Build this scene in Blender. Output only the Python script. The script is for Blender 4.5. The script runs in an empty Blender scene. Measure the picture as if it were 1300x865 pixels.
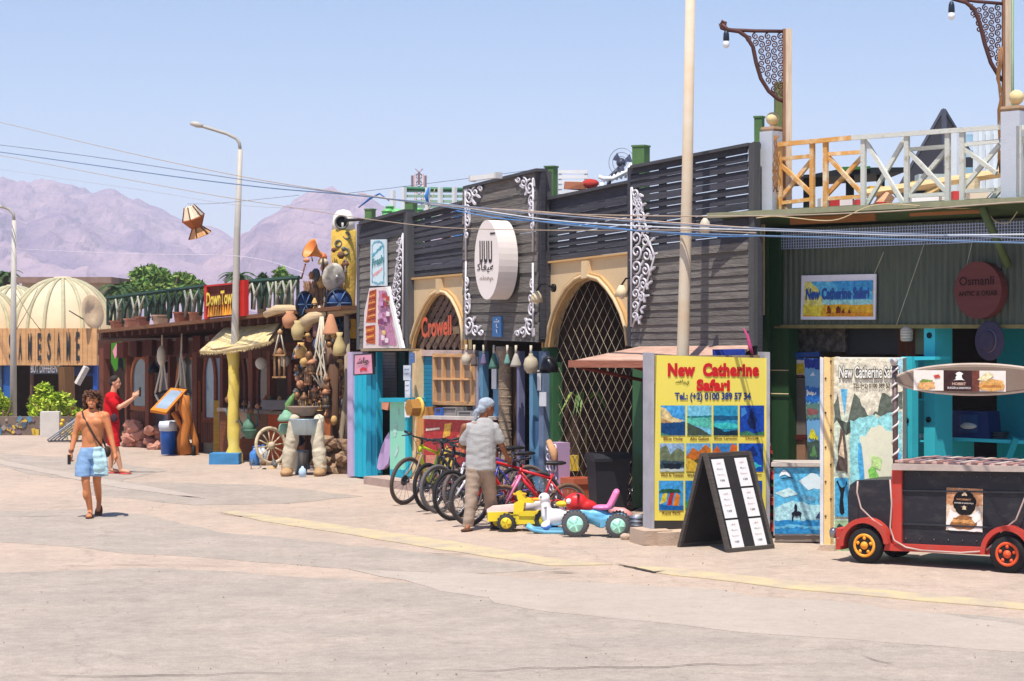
import bpy, bmesh, math, random
from mathutils import Vector, Matrix, noise
R = random.Random(7); R2 = random.Random(5)
C = bpy.context.scene.collection
SC = bpy.context.scene
PI = math.pi

# ------------------------------------------------------------------ camera
FPX, HY, CX, EYE = 2700.0, 415.0, 650.0, 2.6
cam = bpy.data.cameras.new('camera')
cam.sensor_width = 36.0
cam.lens = 36.0 * FPX / 1300.0
cam.shift_y = -(432.5 - HY) / 1300.0
cam.clip_start = 0.5
cam.clip_end = 12000
co = bpy.data.objects.new('camera', cam)
co.location = (0, 0, EYE)
co.rotation_euler = (PI / 2, 0, 0)
C.objects.link(co)
SC.camera = co

# ------------------------------------------------------------------ light
SUN_EL, SUN_AZ = math.radians(68), math.radians(196)   # compass: clockwise from +Y
sd = Vector((math.sin(SUN_AZ) * math.cos(SUN_EL), math.cos(SUN_AZ) * math.cos(SUN_EL), math.sin(SUN_EL)))
w = bpy.data.worlds.new("World")
SC.world = w
w.use_nodes = True
nt = w.node_tree
bg = nt.nodes['Background']
sky = nt.nodes.new('ShaderNodeTexSky')
sky.sky_type = 'NISHITA'
sky.sun_disc = False
sky.sun_elevation = SUN_EL
sky.sun_rotation = SUN_AZ
sky.altitude = 0
sky.air_density = 1.0
sky.dust_density = 0.5
sky.ozone_density = 3.0
tint = nt.nodes.new('ShaderNodeMix')
tint.data_type = 'RGBA'
tint.blend_type = 'MULTIPLY'
tint.inputs[0].default_value = 1.0
tint.inputs[7].default_value = (0.88, 0.915, 1.04, 1)
nt.links.new(sky.outputs[0], tint.inputs[6])
nt.links.new(tint.outputs[2], bg.inputs[0])
bg.inputs[1].default_value = 0.101
sl = bpy.data.lights.new('sun', 'SUN')
sl.energy = 4.4
sl.angle = math.radians(0.5)
sl.color = (1.0, 0.945, 0.86)
so = bpy.data.objects.new('sun', sl)
so.rotation_euler = sd.to_track_quat('Z', 'Y').to_euler()
so.location = (0, 0, 60)
C.objects.link(so)
vs = SC.view_settings
vs.view_transform = 'Standard'
vs.look = 'None'
vs.exposure = 0.45
vs.gamma = 1.0
SC.cycles.max_bounces = 8
SC.cycles.volume_bounces = 1

# ------------------------------------------------------------------ helpers
def lin(r, g, b):
    f = lambda v: (v / 12.92) if v <= 0.04045 else ((v + 0.055) / 1.055) ** 2.4
    return (f(r / 255), f(g / 255), f(b / 255))

_m = {}
def mk(name, rgb, rough=.75, metal=0, var=.18, scale=5, stretch=(1, 1, 1), bump=.15, rnd=.10, rgb2=None, thr=.5, soft=.25, spec=.3, fine=60):
    """procedural material: base colour varied by stretched noise and by object, with a fine bump"""
    if name in _m: return _m[name]
    m = bpy.data.materials.new(name); m.use_nodes = True
    n = m.node_tree.nodes; L = m.node_tree.links.new
    b = n['Principled BSDF']
    b.inputs['Roughness'].default_value = rough
    b.inputs['Metallic'].default_value = metal
    b.inputs['Specular IOR Level'].default_value = spec
    c = lin(*rgb)
    geo = n.new('ShaderNodeNewGeometry')
    mp = n.new('ShaderNodeMapping'); mp.inputs['Scale'].default_value = stretch
    L(geo.outputs['Position'], mp.inputs['Vector'])
    nz = n.new('ShaderNodeTexNoise'); nz.inputs['Scale'].default_value = scale; nz.inputs['Detail'].default_value = 7; nz.inputs['Roughness'].default_value = .65
    L(mp.outputs[0], nz.inputs['Vector'])
    mr = n.new('ShaderNodeMapRange')
    mr.inputs[1].default_value = thr - soft; mr.inputs[2].default_value = thr + soft
    L(nz.outputs['Fac'], mr.inputs[0])
    mx = n.new('ShaderNodeMix'); mx.data_type = 'RGBA'
    L(mr.outputs[0], mx.inputs[0])
    if rgb2:
        c2 = lin(*rgb2)
        mx.inputs[6].default_value = (*c, 1); mx.inputs[7].default_value = (*c2, 1)
    else:
        mx.inputs[6].default_value = (*[v * (1 - var) for v in c], 1)
        mx.inputs[7].default_value = (*[min(1, v * (1 + var)) for v in c], 1)
    hs = n.new('ShaderNodeHueSaturation')
    oi = n.new('ShaderNodeObjectInfo')
    m2 = n.new('ShaderNodeMapRange'); m2.inputs[3].default_value = 1 - rnd; m2.inputs[4].default_value = 1 + rnd
    L(oi.outputs['Random'], m2.inputs[0]); L(m2.outputs[0], hs.inputs['Value'])
    L(mx.outputs[2], hs.inputs['Color'])
    L(hs.outputs[0], b.inputs['Base Color'])
    if bump:
        nf = n.new('ShaderNodeTexNoise'); nf.inputs['Scale'].default_value = fine; nf.inputs['Detail'].default_value = 4
        L(mp.outputs[0], nf.inputs['Vector'])
        ad = n.new('ShaderNodeMath'); ad.operation = 'ADD'
        L(nf.outputs['Fac'], ad.inputs[0]); L(nz.outputs['Fac'], ad.inputs[1])
        bu = n.new('ShaderNodeBump'); bu.inputs['Strength'].default_value = min(1, bump * 2); bu.inputs['Distance'].default_value = .01
        L(ad.outputs[0], bu.inputs['Height']); L(bu.outputs[0], b.inputs['Normal'])
    _m[name] = m
    return m

def paint(rgb, rough=.45, **k):
    k.setdefault('var', .08); k.setdefault('bump', .04); k.setdefault('rnd', .03); k.setdefault('spec', .4)
    return mk('paint_%d_%d_%d_%d' % (*rgb, int(rough * 10)), rgb, rough, **k)
def cloth(rgb, **k):
    k.setdefault('bump', .3); k.setdefault('rnd', .03)
    return mk('cloth_%d_%d_%d' % rgb, rgb, .9, var=.1, scale=9, spec=.1, **k)
def wood(rgb, vert=False, **k):
    k.setdefault('var', .28); k.setdefault('bump', .35)
    return mk('wood_%d_%d_%d_%d' % (*rgb, vert), rgb, .8, scale=2.2, stretch=(14, 14, 1) if vert else (1.5, 1.5, 16), fine=9, spec=.15, **k)
def metal(rgb, rough=.4, m=.8, **k):
    return mk('metal_%d_%d_%d' % rgb, rgb, rough, m, var=.12, **k)
def printed(rgb):
    return mk('print_%d_%d_%d' % rgb, rgb, .5, var=.05 if min(rgb) > 190 else .38, scale=22, soft=.16, bump=0, rnd=0, spec=.25)
def leafm(rgb):
    if ('leaf', rgb) in _m: return _m[('leaf', rgb)]
    m = mk('leaf_%d_%d_%d' % rgb, rgb, .6, var=.3, scale=3, bump=0, rnd=.05, spec=.25)
    b = m.node_tree.nodes['Principled BSDF']
    b.inputs['Subsurface Weight'].default_value = 0
    _m[('leaf', rgb)] = m
    return m

def glassm(name, rgb=(60, 75, 85), rough=.08):
    if name in _m: return _m[name]
    m = mk(name, rgb, rough, 0, var=.3, scale=2, bump=0, rnd=.1, spec=.8)
    return m

class MB:
    """collects shapes, builds one mesh object"""
    def __init__(s): s.v = []; s.f = []; s.m = []; s.mi = 0; s.sm = []
    def add(s, vs_, fs, smooth=False):
        o = len(s.v); s.v += [Vector(p) for p in vs_]
        for f in fs: s.f.append([i + o for i in f]); s.m.append(s.mi); s.sm.append(smooth)
        return s
    def box(s, c, d, rz=0, mat=None):
        x, y, z = d[0] / 2, d[1] / 2, d[2] / 2
        M = mat or (Matrix.Translation(c) @ Matrix.Rotation(rz, 4, 'Z'))
        vs_ = [M @ Vector(p) for p in ((-x, -y, -z), (x, -y, -z), (x, y, -z), (-x, y, -z), (-x, -y, z), (x, -y, z), (x, y, z), (-x, y, z))]
        return s.add(vs_, [(0, 3, 2, 1), (4, 5, 6, 7), (0, 1, 5, 4), (1, 2, 6, 5), (2, 3, 7, 6), (3, 0, 4, 7)])
    def bx(s, x0, x1, y0, y1, z0, z1):
        return s.box(((x0 + x1) / 2, (y0 + y1) / 2, (z0 + z1) / 2), (abs(x1 - x0), abs(y1 - y0), abs(z1 - z0)))
    def prism(s, front, back):
        n = len(front); vs_ = list(front) + list(back)
        return s.add(vs_, [tuple(range(n)), tuple(range(2 * n - 1, n - 1, -1))] + [(i, i + n, (i + 1) % n + n, (i + 1) % n) for i in range(n)])
    def tube(s, pts, r, n=8, caps=True, smooth=True):
        pts = [Vector(p) for p in pts]; k = len(pts)
        rs = r if isinstance(r, (list, tuple)) else [r] * k
        t0 = (pts[1] - pts[0]).normalized()
        a = t0.orthogonal().normalized(); vs_ = []; fs = []
        for i in range(k):
            t = (pts[min(i + 1, k - 1)] - pts[max(i - 1, 0)])
            t = t.normalized() if t.length > 1e-9 else t0
            a = (a - t * a.dot(t)); a = a.normalized() if a.length > 1e-6 else t.orthogonal().normalized()
            b = t.cross(a)
            for j in range(n):
                q = 2 * PI * (j + .5) / n
                vs_.append(pts[i] + (a * math.cos(q) + b * math.sin(q)) * rs[i])
        for i in range(k - 1):
            for j in range(n):
                fs.append((i * n + j, i * n + (j + 1) % n, (i + 1) * n + (j + 1) % n, (i + 1) * n + j))
        if caps: fs += [tuple(range(n - 1, -1, -1)), tuple(range((k - 1) * n, k * n))]
        return s.add(vs_, fs, smooth)
    def ring(s, c, r, rad, axis='Y', n=28, m=6, smooth=True, mat=None):
        vs_ = []; fs = []
        for i in range(n):
            q = 2 * PI * i / n
            for j in range(m):
                p = 2 * PI * j / m
                rr = r + rad * math.cos(p); h = rad * math.sin(p)
                x, z = rr * math.cos(q), rr * math.sin(q)
                v = {'Y': Vector((x, h, z)), 'Z': Vector((x, z, h)), 'X': Vector((h, x, z))}[axis]
                vs_.append((mat @ v if mat else v) + Vector(c))
        for i in range(n):
            for j in range(m):
                fs.append((i * m + j, i * m + (j + 1) % m, ((i + 1) % n) * m + (j + 1) % m, ((i + 1) % n) * m + j))
        return s.add(vs_, fs, smooth)
    def lathe(s, prof, c=(0, 0, 0), n=16, mat=None, smooth=True, squash=1):
        vs_ = []; fs = []; k = len(prof)
        for r, z in prof:
            for j in range(n):
                q = 2 * PI * j / n; v = Vector((r * math.cos(q), r * squash * math.sin(q), z))
                vs_.append((mat @ v if mat else v) + Vector(c))
        for i in range(k - 1):
            for j in range(n):
                fs.append((i * n + j, i * n + (j + 1) % n, (i + 1) * n + (j + 1) % n, (i + 1) * n + j))
        if prof[0][0] > 1e-4: fs.append(tuple(range(n - 1, -1, -1)))
        if prof[-1][0] > 1e-4: fs.append(tuple(range((k - 1) * n, k * n)))
        return s.add(vs_, fs, smooth)
    def ball(s, c, r, n=14, m=9, mat=None):
        rx, ry, rz = r if isinstance(r, (tuple, list)) else (r, r, r)
        vs_ = []; fs = []
        for i in range(m + 1):
            p = PI * i / m
            for j in range(n):
                q = 2 * PI * j / n
                v = Vector((rx * math.sin(p) * math.cos(q), ry * math.sin(p) * math.sin(q), -rz * math.cos(p)))
                vs_.append((mat @ v if mat else v) + Vector(c))
        for i in range(m):
            for j in range(n):
                fs.append((i * n + j, i * n + (j + 1) % n, (i + 1) * n + (j + 1) % n, (i + 1) * n + j))
        return s.add(vs_, fs, True)
    def rough(s, amt, fr=6, seed=0):
        for v in s.v:
            v += noise.noise_vector(v * fr + Vector((seed * 3.1, seed * 1.7, seed))) * amt
        return s
    def build(s, name, mats, parent=None, label=None):
        me = bpy.data.meshes.new(name)
        me.from_pydata([tuple(v) for v in s.v], [], s.f)
        for m in (mats if isinstance(mats, (list, tuple)) else [mats]): me.materials.append(m)
        me.polygons.foreach_set('material_index', s.m)
        me.polygons.foreach_set('use_smooth', s.sm)
        me.update()
        o = bpy.data.objects.new(name, me); C.objects.link(o)
        if parent: o.parent = parent
        if label: o['label'] = label
        return o

def thing(name, label, cat, loc=(0, 0, 0), rz=0, group=None):
    o = bpy.data.objects.new(name, None); C.objects.link(o)
    o.empty_display_size = .2
    o.location = loc; o.rotation_euler = (0, 0, rz)
    return tag(o, label, cat, group)
def tag(o, label, cat, group=None):
    o['label'] = label; o['category'] = cat
    if group: o['group'] = group
    return o
def struct(o, kind='structure'):
    o['kind'] = kind; return o
def kids(o): return [c for c in bpy.data.objects if c.parent == o]
def copy_tree(o, parent=None):
    c = o.copy(); C.objects.link(c); c.parent = parent
    for ch in KID.get(o.name, None) or kids(o): copy_tree(ch, c)
    return c
KID = {}

def P(px, py, Y): return Vector(((px - CX) * Y / FPX, Y, EYE + (HY - py) * Y / FPX))
def XA(px, Y): return (px - CX) * Y / FPX
def G(px, py, z=0):
    Y = (EYE - z) * FPX / (py - HY)
    return Vector(((px - CX) * Y / FPX, Y, z))

class Pl:
    """a vertical plane standing in the world; maps picture points to its local (u, -d, z)"""
    def __init__(s, pa, ya, pb, yb):
        A = Vector((XA(pa, ya), ya)); B = Vector((XA(pb, yb), yb))
        s.o = A; s.u = (B - A).normalized(); s.n = Vector((-s.u.y, s.u.x)); s.rz = math.atan2(s.u.y, s.u.x)
        s.loc = (A.x, A.y, 0)
    def q(s, px, py, d=0):
        k = (px - CX) / FPX
        ox, oy = s.o.x - s.n.x * d, s.o.y - s.n.y * d
        # ox + ux t = k (oy + uy t)
        t = (k * oy - ox) / (s.u.x - k * s.u.y)
        Y = oy + s.u.y * t
        return Vector((t, -d, EYE + (HY - py) / FPX * Y))
    def world(s, v): return Vector((s.o.x + s.u.x * v[0] + s.n.x * v[1], s.o.y + s.u.y * v[0] + s.n.y * v[1], v[2]))
    def thing(s, name, label, cat, group=None, at=None):
        if at is None: return thing(name, label, cat, s.loc, s.rz, group)
    def poly(s, mb, pts, d, th):
        f = [s.q(x, y, d) for x, y in pts]
        return mb.prism(f, [v + Vector((0, th, 0)) for v in f])
    def line(s, mb, pts, d, r, n=5): return mb.tube([s.q(x, y, d) for x, y in pts], r, n)

def bil(q, a, b):
    """q = bl, br, tr, tl"""
    return q[0] * (1 - a) * (1 - b) + q[1] * a * (1 - b) + q[2] * a * b + q[3] * (1 - a) * b

def txt(name, s, parent, m, quad, depth=.006, bold=0.0, space=1.0, line=1.0):
    """lettering stretched onto the quad (bl, br, tr, tl in parent's space)"""
    cu = bpy.data.curves.new(name, 'FONT'); cu.body = s; cu.size = 1; cu.resolution_u = 3
    cu.offset = bold; cu.space_character = space; cu.space_line = line; cu.align_x = 'CENTER' if '\n' in s else 'LEFT'
    tmp = bpy.data.objects.new(name, cu); C.objects.link(tmp)
    bpy.context.view_layer.update()
    dg = bpy.context.evaluated_depsgraph_get()
    me = bpy.data.meshes.new_from_object(tmp.evaluated_get(dg))
    bpy.data.objects.remove(tmp)
    if not me.vertices: return None
    xs = [v.co.x for v in me.vertices]; ys = [v.co.y for v in me.vertices]
    x0, x1, y0, y1 = min(xs), max(xs), min(ys), max(ys)
    q = [Vector(p) for p in quad]
    nn = (q[1] - q[0]).cross(q[3] - q[0]).normalized()
    nv = len(me.vertices)
    for v in me.vertices:
        v.co = bil(q, (v.co.x - x0) / max(1e-6, x1 - x0), (v.co.y - y0) / max(1e-6, y1 - y0)) + nn * depth
    me.name = name
    me.materials.clear(); me.materials.append(m)
    o = bpy.data.objects.new(name, me); C.objects.link(o); o.parent = parent
    return o

def pict(name, parent, quad, layers, depth=.002):
    """flat print: layers of coloured polygons in unit coordinates, each a hair above the last"""
    q = [Vector(p) for p in quad]; nn = (q[1] - q[0]).cross(q[3] - q[0]).normalized()
    mb = MB(); mats = []
    for i, (rgb, pts) in enumerate(layers):
        m = printed(rgb)
        if m not in mats: mats.append(m)
        mb.mi = mats.index(m)
        if pts is None: pts = [(0, 0), (1, 0), (1, 1), (0, 1)]
        elif len(pts) > 4 or max(abs(a[0] - b[0]) for a in pts for b in pts) > .5:   # ragged, hand-cut looking edges
            o2 = []
            for k_, (a, b) in enumerate(pts):
                c_, d_ = pts[(k_ + 1) % len(pts)]; m_n = 1 + int(((a - c_) ** 2 + (b - d_) ** 2) ** .5 / .07)
                for j_ in range(m_n):
                    x_, y_ = a + (c_ - a) * j_ / m_n, b + (d_ - b) * j_ / m_n; e_ = .018 if j_ else 0
                    o2.append((min(1, max(0, x_ + R2.uniform(-e_, e_))), min(1, max(0, y_ + R2.uniform(-e_, e_)))))
            pts = o2
        mb.add([bil(q, a, b) + nn * (depth + i * .0012) for a, b in pts], [tuple(range(len(pts)))])
    return mb.build(name, mats, parent)

_cube = {}
def piece(name, parent, m, c, d, rot=(0, 0, 0), label=None):
    """one box-shaped piece; alike pieces share a bevelled unit mesh"""
    if m.name not in _cube:
        me = bpy.data.meshes.new('piece')
        bm = bmesh.new(); bmesh.ops.create_cube(bm, size=1)
        bm.to_mesh(me); bm.free(); me.materials.append(m); _cube[m.name] = me
    o = bpy.data.objects.new(name, _cube[m.name]); C.objects.link(o); o.parent = parent
    o.location = c; o.scale = d; o.rotation_euler = rot
    if label: o['label'] = label
    return o

def boards(pl, parent, m, tl, tr, br, bl, rows, d=.03, th=.025, gap=.012, wob=.006, name='board', gaps=None):
    """horizontal boards filling a picture quad on a plane, one object each"""
    q = [pl.q(*bl, d), pl.q(*br, d), pl.q(*tr, d), pl.q(*tl, d)]
    for i in range(rows):
        g = gap if not gaps else gaps[i % len(gaps)]
        b0, b1 = i / rows, (i + 1) / rows
        p = [bil(q, 0, b0), bil(q, 1, b0), bil(q, 1, b1), bil(q, 0, b1)]
        p[2].z -= g; p[3].z -= g
        dz = R.uniform(-wob, wob); dy = R.uniform(-.006, .006)
        dz2 = R.uniform(-wob, wob)
        p[0].z += dz; p[1].z += dz2
        for v in p: v.y += dy
        MB().prism(p, [v + Vector((0, th, 0)) for v in p]).build(name, m, parent)

def skinmesh(parts, voxel=.012, smooth=3, name='body'):
    """capsules, balls and lofts fused by a voxel remesh into one continuous surface"""
    mb = MB()
    for p in parts:
        if p[0] == 'cap':
            a, b = Vector(p[1]), Vector(p[2]); r0, r1 = p[3], p[4]
            t = (b - a).normalized(); L_ = (b - a).length
            pts = [a - t * r0 * .95, a - t * r0 * .6, a, a.lerp(b, .5), b, b + t * r1 * .6, b + t * r1 * .95]
            rs = [r0 * .3, r0 * .8, r0, (r0 + r1) / 2 * (p[5] if len(p) > 5 else 1), r1, r1 * .8, r1 * .3]
            mb.tube(pts, rs, 12)
        elif p[0] == 'ell': mb.ball(p[1], p[2], 16, 12, p[3] if len(p) > 3 else None)
        elif p[0] == 'loft':   # sections (centre, rx, ry[, yaw]) from bottom to top
            vs_ = []; fs = []; n = 18
            for sec in p[1]:
                c, rx, ry = Vector(sec[0]), sec[1], sec[2]; yw = sec[3] if len(sec) > 3 else 0
                for j in range(n):
                    q = 2 * PI * j / n
                    x, y = rx * math.cos(q), ry * math.sin(q)
                    vs_.append(c + Vector((x * math.cos(yw) - y * math.sin(yw), x * math.sin(yw) + y * math.cos(yw), 0)))
            k = len(p[1])
            for i in range(k - 1):
                for j in range(n): fs.append((i * n + j, i * n + (j + 1) % n, (i + 1) * n + (j + 1) % n, (i + 1) * n + j))
            fs += [tuple(range(n - 1, -1, -1)), tuple(range((k - 1) * n, k * n))]
            mb.add(vs_, fs)
    me = bpy.data.meshes.new('tmp'); me.from_pydata([tuple(v) for v in mb.v], [], mb.f); me.update()
    t = bpy.data.objects.new('tmp', me); C.objects.link(t)
    md = t.modifiers.new('r', 'REMESH'); md.mode = 'VOXEL'; md.voxel_size = voxel; md.use_smooth_shade = True
    if smooth:
        ms = t.modifiers.new('s', 'SMOOTH'); ms.iterations = smooth; ms.factor = .5
    bpy.context.view_layer.update()
    out = bpy.data.meshes.new_from_object(t.evaluated_get(bpy.context.evaluated_depsgraph_get()))
    bpy.data.objects.remove(t)
    for p in out.polygons: p.use_smooth = True
    out.name = name
    return out
def skinobj(name, parts, m, parent, voxel=.012, smooth=3, wrinkle=0):
    me = skinmesh(parts, voxel, smooth, name)
    if wrinkle:
        for v in me.vertices:
            v.co += v.normal * (noise.noise(Vector((v.co.x * 9, v.co.y * 9, v.co.z * 17))) * wrinkle)
    me.materials.clear(); me.materials.append(m)
    o = bpy.data.objects.new(name, me); C.objects.link(o); o.parent = parent
    return o

def leaves(mb, c, rad, n, size, nm=3, lumps=7, seed=1, thick=.5, solid=0):
    """leaf clumps spread over uneven lobes"""
    r = random.Random(seed); c = Vector(c); rad = Vector(rad)
    lb = []
    for i in range(lumps):
        d = Vector((r.gauss(0, 1), r.gauss(0, 1), r.gauss(0, .8))).normalized()
        lb.append((Vector((d.x * rad.x, d.y * rad.y, d.z * rad.z)) * r.uniform(.35, .72), r.uniform(.3, .55)))
    lb.append((Vector((0, 0, 0)), .6))
    for i in range(n):
        o, k = lb[r.randrange(len(lb))]
        d = Vector((r.gauss(0, 1), r.gauss(0, 1), r.gauss(0, 1))).normalized() * (r.random() ** thick)
        p = c + o + Vector((d.x * rad.x, d.y * rad.y, d.z * rad.z)) * k
        a = Vector((r.gauss(0, 1), r.gauss(0, 1), r.gauss(0, .7))).normalized() * size * r.uniform(.6, 1.3)
        b = a.cross(Vector((r.gauss(0, 1), r.gauss(0, 1), r.gauss(0, 1)))).normalized() * size * r.uniform(.25, .5)
        mb.mi = r.randrange(nm)
        mb.add([p - a, p + b, p + a, p - b], [(0, 1, 2, 3)])
    mb.mi = 0
    return mb
# ================================================================== SETTING
m_ground = mk('pavement', (170, 154, 140), .9, var=.1, scale=.55, stretch=(1, .45, 1), bump=.25, rnd=0, rgb2=(190, 168, 150), soft=.2, spec=.2, fine=30)
def add_speckle(m, amt=.16, scale=55, crack=0):
    n = m.node_tree.nodes; L = m.node_tree.links.new; b = n['Principled BSDF']
    src = b.inputs['Base Color'].links[0].from_socket
    geo = n.new('ShaderNodeNewGeometry')
    prev = src
    for sc, am in ((scale, amt), (2.3, amt * .55), (9, amt * .6)):
        nz = n.new('ShaderNodeTexNoise'); nz.inputs['Scale'].default_value = sc; nz.inputs['Detail'].default_value = 5; nz.inputs['Roughness'].default_value = .7
        L(geo.outputs['Position'], nz.inputs['Vector'])
        mr = n.new('ShaderNodeMapRange'); mr.inputs[1].default_value = .3; mr.inputs[2].default_value = .7; mr.inputs[3].default_value = 1 - am; mr.inputs[4].default_value = 1 + am
        L(nz.outputs['Fac'], mr.inputs[0])
        mm = n.new('ShaderNodeMix'); mm.data_type = 'RGBA'; mm.blend_type = 'MULTIPLY'; mm.inputs[0].default_value = 1
        L(prev, mm.inputs[6]); L(mr.outputs[0], mm.inputs[7]); prev = mm.outputs[2]
    def dark(sock, lo, hi, v0, v1):
        nonlocal prev
        mr = n.new('ShaderNodeMapRange'); mr.inputs[1].default_value = lo; mr.inputs[2].default_value = hi; mr.inputs[3].default_value = v0; mr.inputs[4].default_value = v1
        L(sock, mr.inputs[0]); mm = n.new('ShaderNodeMix'); mm.data_type = 'RGBA'; mm.blend_type = 'MULTIPLY'; mm.inputs[0].default_value = 1
        L(prev, mm.inputs[6]); L(mr.outputs[0], mm.inputs[7]); prev = mm.outputs[2]
    nz = n.new('ShaderNodeTexNoise'); nz.inputs['Scale'].default_value = .9; nz.inputs['Detail'].default_value = 6; nz.inputs['Roughness'].default_value = .75
    L(geo.outputs['Position'], nz.inputs['Vector']); dark(nz.outputs['Fac'], .60, .70, 1, .86)
    if crack:
        va = n.new('ShaderNodeVectorMath'); va.operation = 'MULTIPLY_ADD'; va.inputs[1].default_value = (.9, .9, .9); L(nz.outputs['Color'], va.inputs[0]); L(geo.outputs['Position'], va.inputs[2])
        vo = n.new('ShaderNodeTexVoronoi'); vo.feature = 'DISTANCE_TO_EDGE'; vo.inputs['Scale'].default_value = crack; L(va.outputs[0], vo.inputs['Vector']); dark(vo.outputs['Distance'], .0, .005, .8, 1)
    L(prev, b.inputs['Base Color'])
add_speckle(m_ground, .2, 55, .22)
# ground: one sheet, finer near the street
mb = MB()
mb.add([(-3200, -80, 0), (3200, -80, 0), (3200, 3900, 0), (-3200, 3900, 0)], [(0, 1, 2, 3)])
struct(mb.build('ground', m_ground))

def wob_poly(pts, z, step=.35, amp=.10, seed=0):
    """picture polygon dropped on the ground with a ragged edge"""
    g = [G(x, y) for x, y in pts]; out = []
    for i in range(len(g)):
        a, b = g[i], g[(i + 1) % len(g)]; L_ = (b - a).length; k = max(1, int(L_ / step))
        for j in range(k):
            p = a.lerp(b, j / k)
            nz = noise.noise_vector(Vector((p.x * 1.1, p.y * 1.1, seed))) * amp + noise.noise_vector(Vector((p.x * 6, p.y * 6, seed))) * amp * .35
            out.append((p.x + nz.x, p.y + nz.y, z))
    return out
m_asph = mk('old_asphalt', (158, 147, 136), .92, scale=.7, rgb2=(173, 159, 146), soft=.2, bump=.3, rnd=.02, spec=.2, fine=40)
add_speckle(m_asph, .2, 70, .3)
m_asph2 = mk('pale_screed', (182, 169, 156), .92, scale=.8, rgb2=(174, 160, 147), soft=.2, bump=.3, rnd=.02, spec=.2, fine=40)
add_speckle(m_asph2, .10, 60)
pat = [([(0, 576), (110, 583), (215, 598), (150, 612), (60, 606), (0, 594)], 1), ([(120, 611), (330, 616), (460, 630), (360, 640), (240, 642), (110, 628)], 1),
       ([(-40, 652), (110, 646), (195, 656), (280, 676), (460, 694), (700, 722), (560, 730), (300, 712), (0, 688), (-60, 690)], 1),
       ([(-60, 728), (200, 722), (560, 742), (900, 756), (1340, 790), (1340, 868), (700, 875), (-60, 880)], 1),
       ([(450, 722), (760, 740), (1100, 768), (1330, 800), (1330, 830), (900, 800), (620, 766)], 2)]
for i, (pp, k) in enumerate(pat):
    mb = MB(); v = [Vector(p) for p in wob_poly(pp, .004 * k, .3, .22, i)]
    mb.prism(v, [Vector((p.x, p.y, -.01)) for p in v])
    if mb.f:
        o = struct(mb.build('asphalt_patch', m_asph if k == 1 else m_asph2))
# worn yellow line
m_line = mk('worn_yellow_paint', (200, 182, 142), .88, scale=2.6, rgb2=(178, 162, 146), thr=.52, soft=.14, bump=.2, rnd=0, spec=.2)
for pp in ([(278, 651), (300, 650), (400, 663), (560, 686), (700, 710), (780, 718), (700, 719), (560, 699), (400, 673), (330, 662)],
           [(790, 719), (850, 722), (1000, 738), (1150, 753), (1330, 770), (1330, 778), (1150, 762), (1000, 748), (850, 731)],
           [(0, 585), (60, 596), (150, 612), (240, 628), (260, 634), (150, 620), (60, 602), (0, 590)]):
    v = [Vector(p) for p in wob_poly(pp, .012, .12, .05, 5)]; struct(MB().prism(v, [Vector((p.x, p.y, -.01)) for p in v]).build('road_marking', m_line if pp[0][0] else m_asph2))
m_crack = mk('crack_dirt', (70, 60, 55), .95, bump=.2, rnd=0)
for pp, w_ in (([(270, 652), (300, 656), (330, 658)], .03), ([(780, 716), (800, 721), (830, 727), (845, 726)], .09), ([(688, 727), (735, 729)], .03), ([(450, 856), (640, 852), (820, 849), (930, 846), (1060, 843)], .012),
              ([(1090, 832), (1105, 838), (1140, 847)], .02), ([(225, 630), (256, 633)], .05), ([(0, 862), (200, 858), (450, 856)], .012), ([(40, 722), (150, 718), (380, 722)], .012), ([(0, 657), (90, 656)], .02), ([(520, 700), (560, 705), (600, 704)], .02)):
    L_ = [G(x, y) for x, y in pp]; a = []; b = []
    pts = []
    for i in range(len(L_) - 1):
        for j in range(8):
            p = L_[i].lerp(L_[i + 1], j / 8); p.y += noise.noise(p * 3) * .12; pts.append(p)
    pts.append(L_[-1])
    vs_ = []
    for i, p in enumerate(pts):
        k = math.sin(PI * i / (len(pts) - 1)) * R.uniform(.5, 1)
        vs_ += [(p.x, p.y - w_ * k, .0135), (p.x, p.y + w_ * k, .0135)]
    struct(MB().add(vs_, [(2 * i, 2 * i + 2, 2 * i + 3, 2 * i + 1) for i in range(len(pts) - 1)]).build('ground_crack', m_crack))

pb_ = MB(); rr = random.Random(40)   # grit lying about
for k in range(420):
    p = G(rr.uniform(-20, 1320), 560 + 300 * rr.random()); s = rr.uniform(.002, .0065); pb_.mi = rr.randrange(3)
    pb_.ball(p + Vector((0, 0, s * .6 + .012)), (s * rr.uniform(.8, 1.8), s, s * .7), 5, 4)
struct(pb_.build('gravel', [m_asph, mk('grit_dark', (104, 92, 82), .9), mk('grit_pale', (206, 196, 182), .9)]), 'stuff')
# mountains
def ridge(px, tab):
    for (a, ya), (b, yb) in zip(tab, tab[1:]):
        if a <= px <= b: return ya + (yb - ya) * (px - a) / (b - a)
    return tab[0][1] if px < tab[0][0] else tab[-1][1]
T1 = [(-900, 300), (-400, 262), (-150, 235), (0, 228), (62, 226), (100, 239), (145, 241), (165, 250), (200, 264), (235, 276), (262, 285), (300, 300), (350, 318), (450, 340), (700, 372), (1300, 392), (2300, 405)]
T2 = [(-900, 405), (0, 400), (200, 370), (280, 325), (300, 306), (322, 294), (340, 284), (352, 270), (372, 255), (400, 244), (420, 231), (436, 236), (446, 245), (470, 252), (500, 262), (560, 285), (700, 330), (1000, 360), (1500, 390), (2300, 405)]
m_mt = mk('desert_rock', (118, 98, 122), .95, scale=.012, rgb2=(164, 138, 146), soft=.12, bump=.5, rnd=0, spec=.1, fine=.08)  # lavender tone puts some of the distance haze into the rock colour
m_mt.node_tree.nodes['Bump'].inputs['Distance'].default_value = 6
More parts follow.
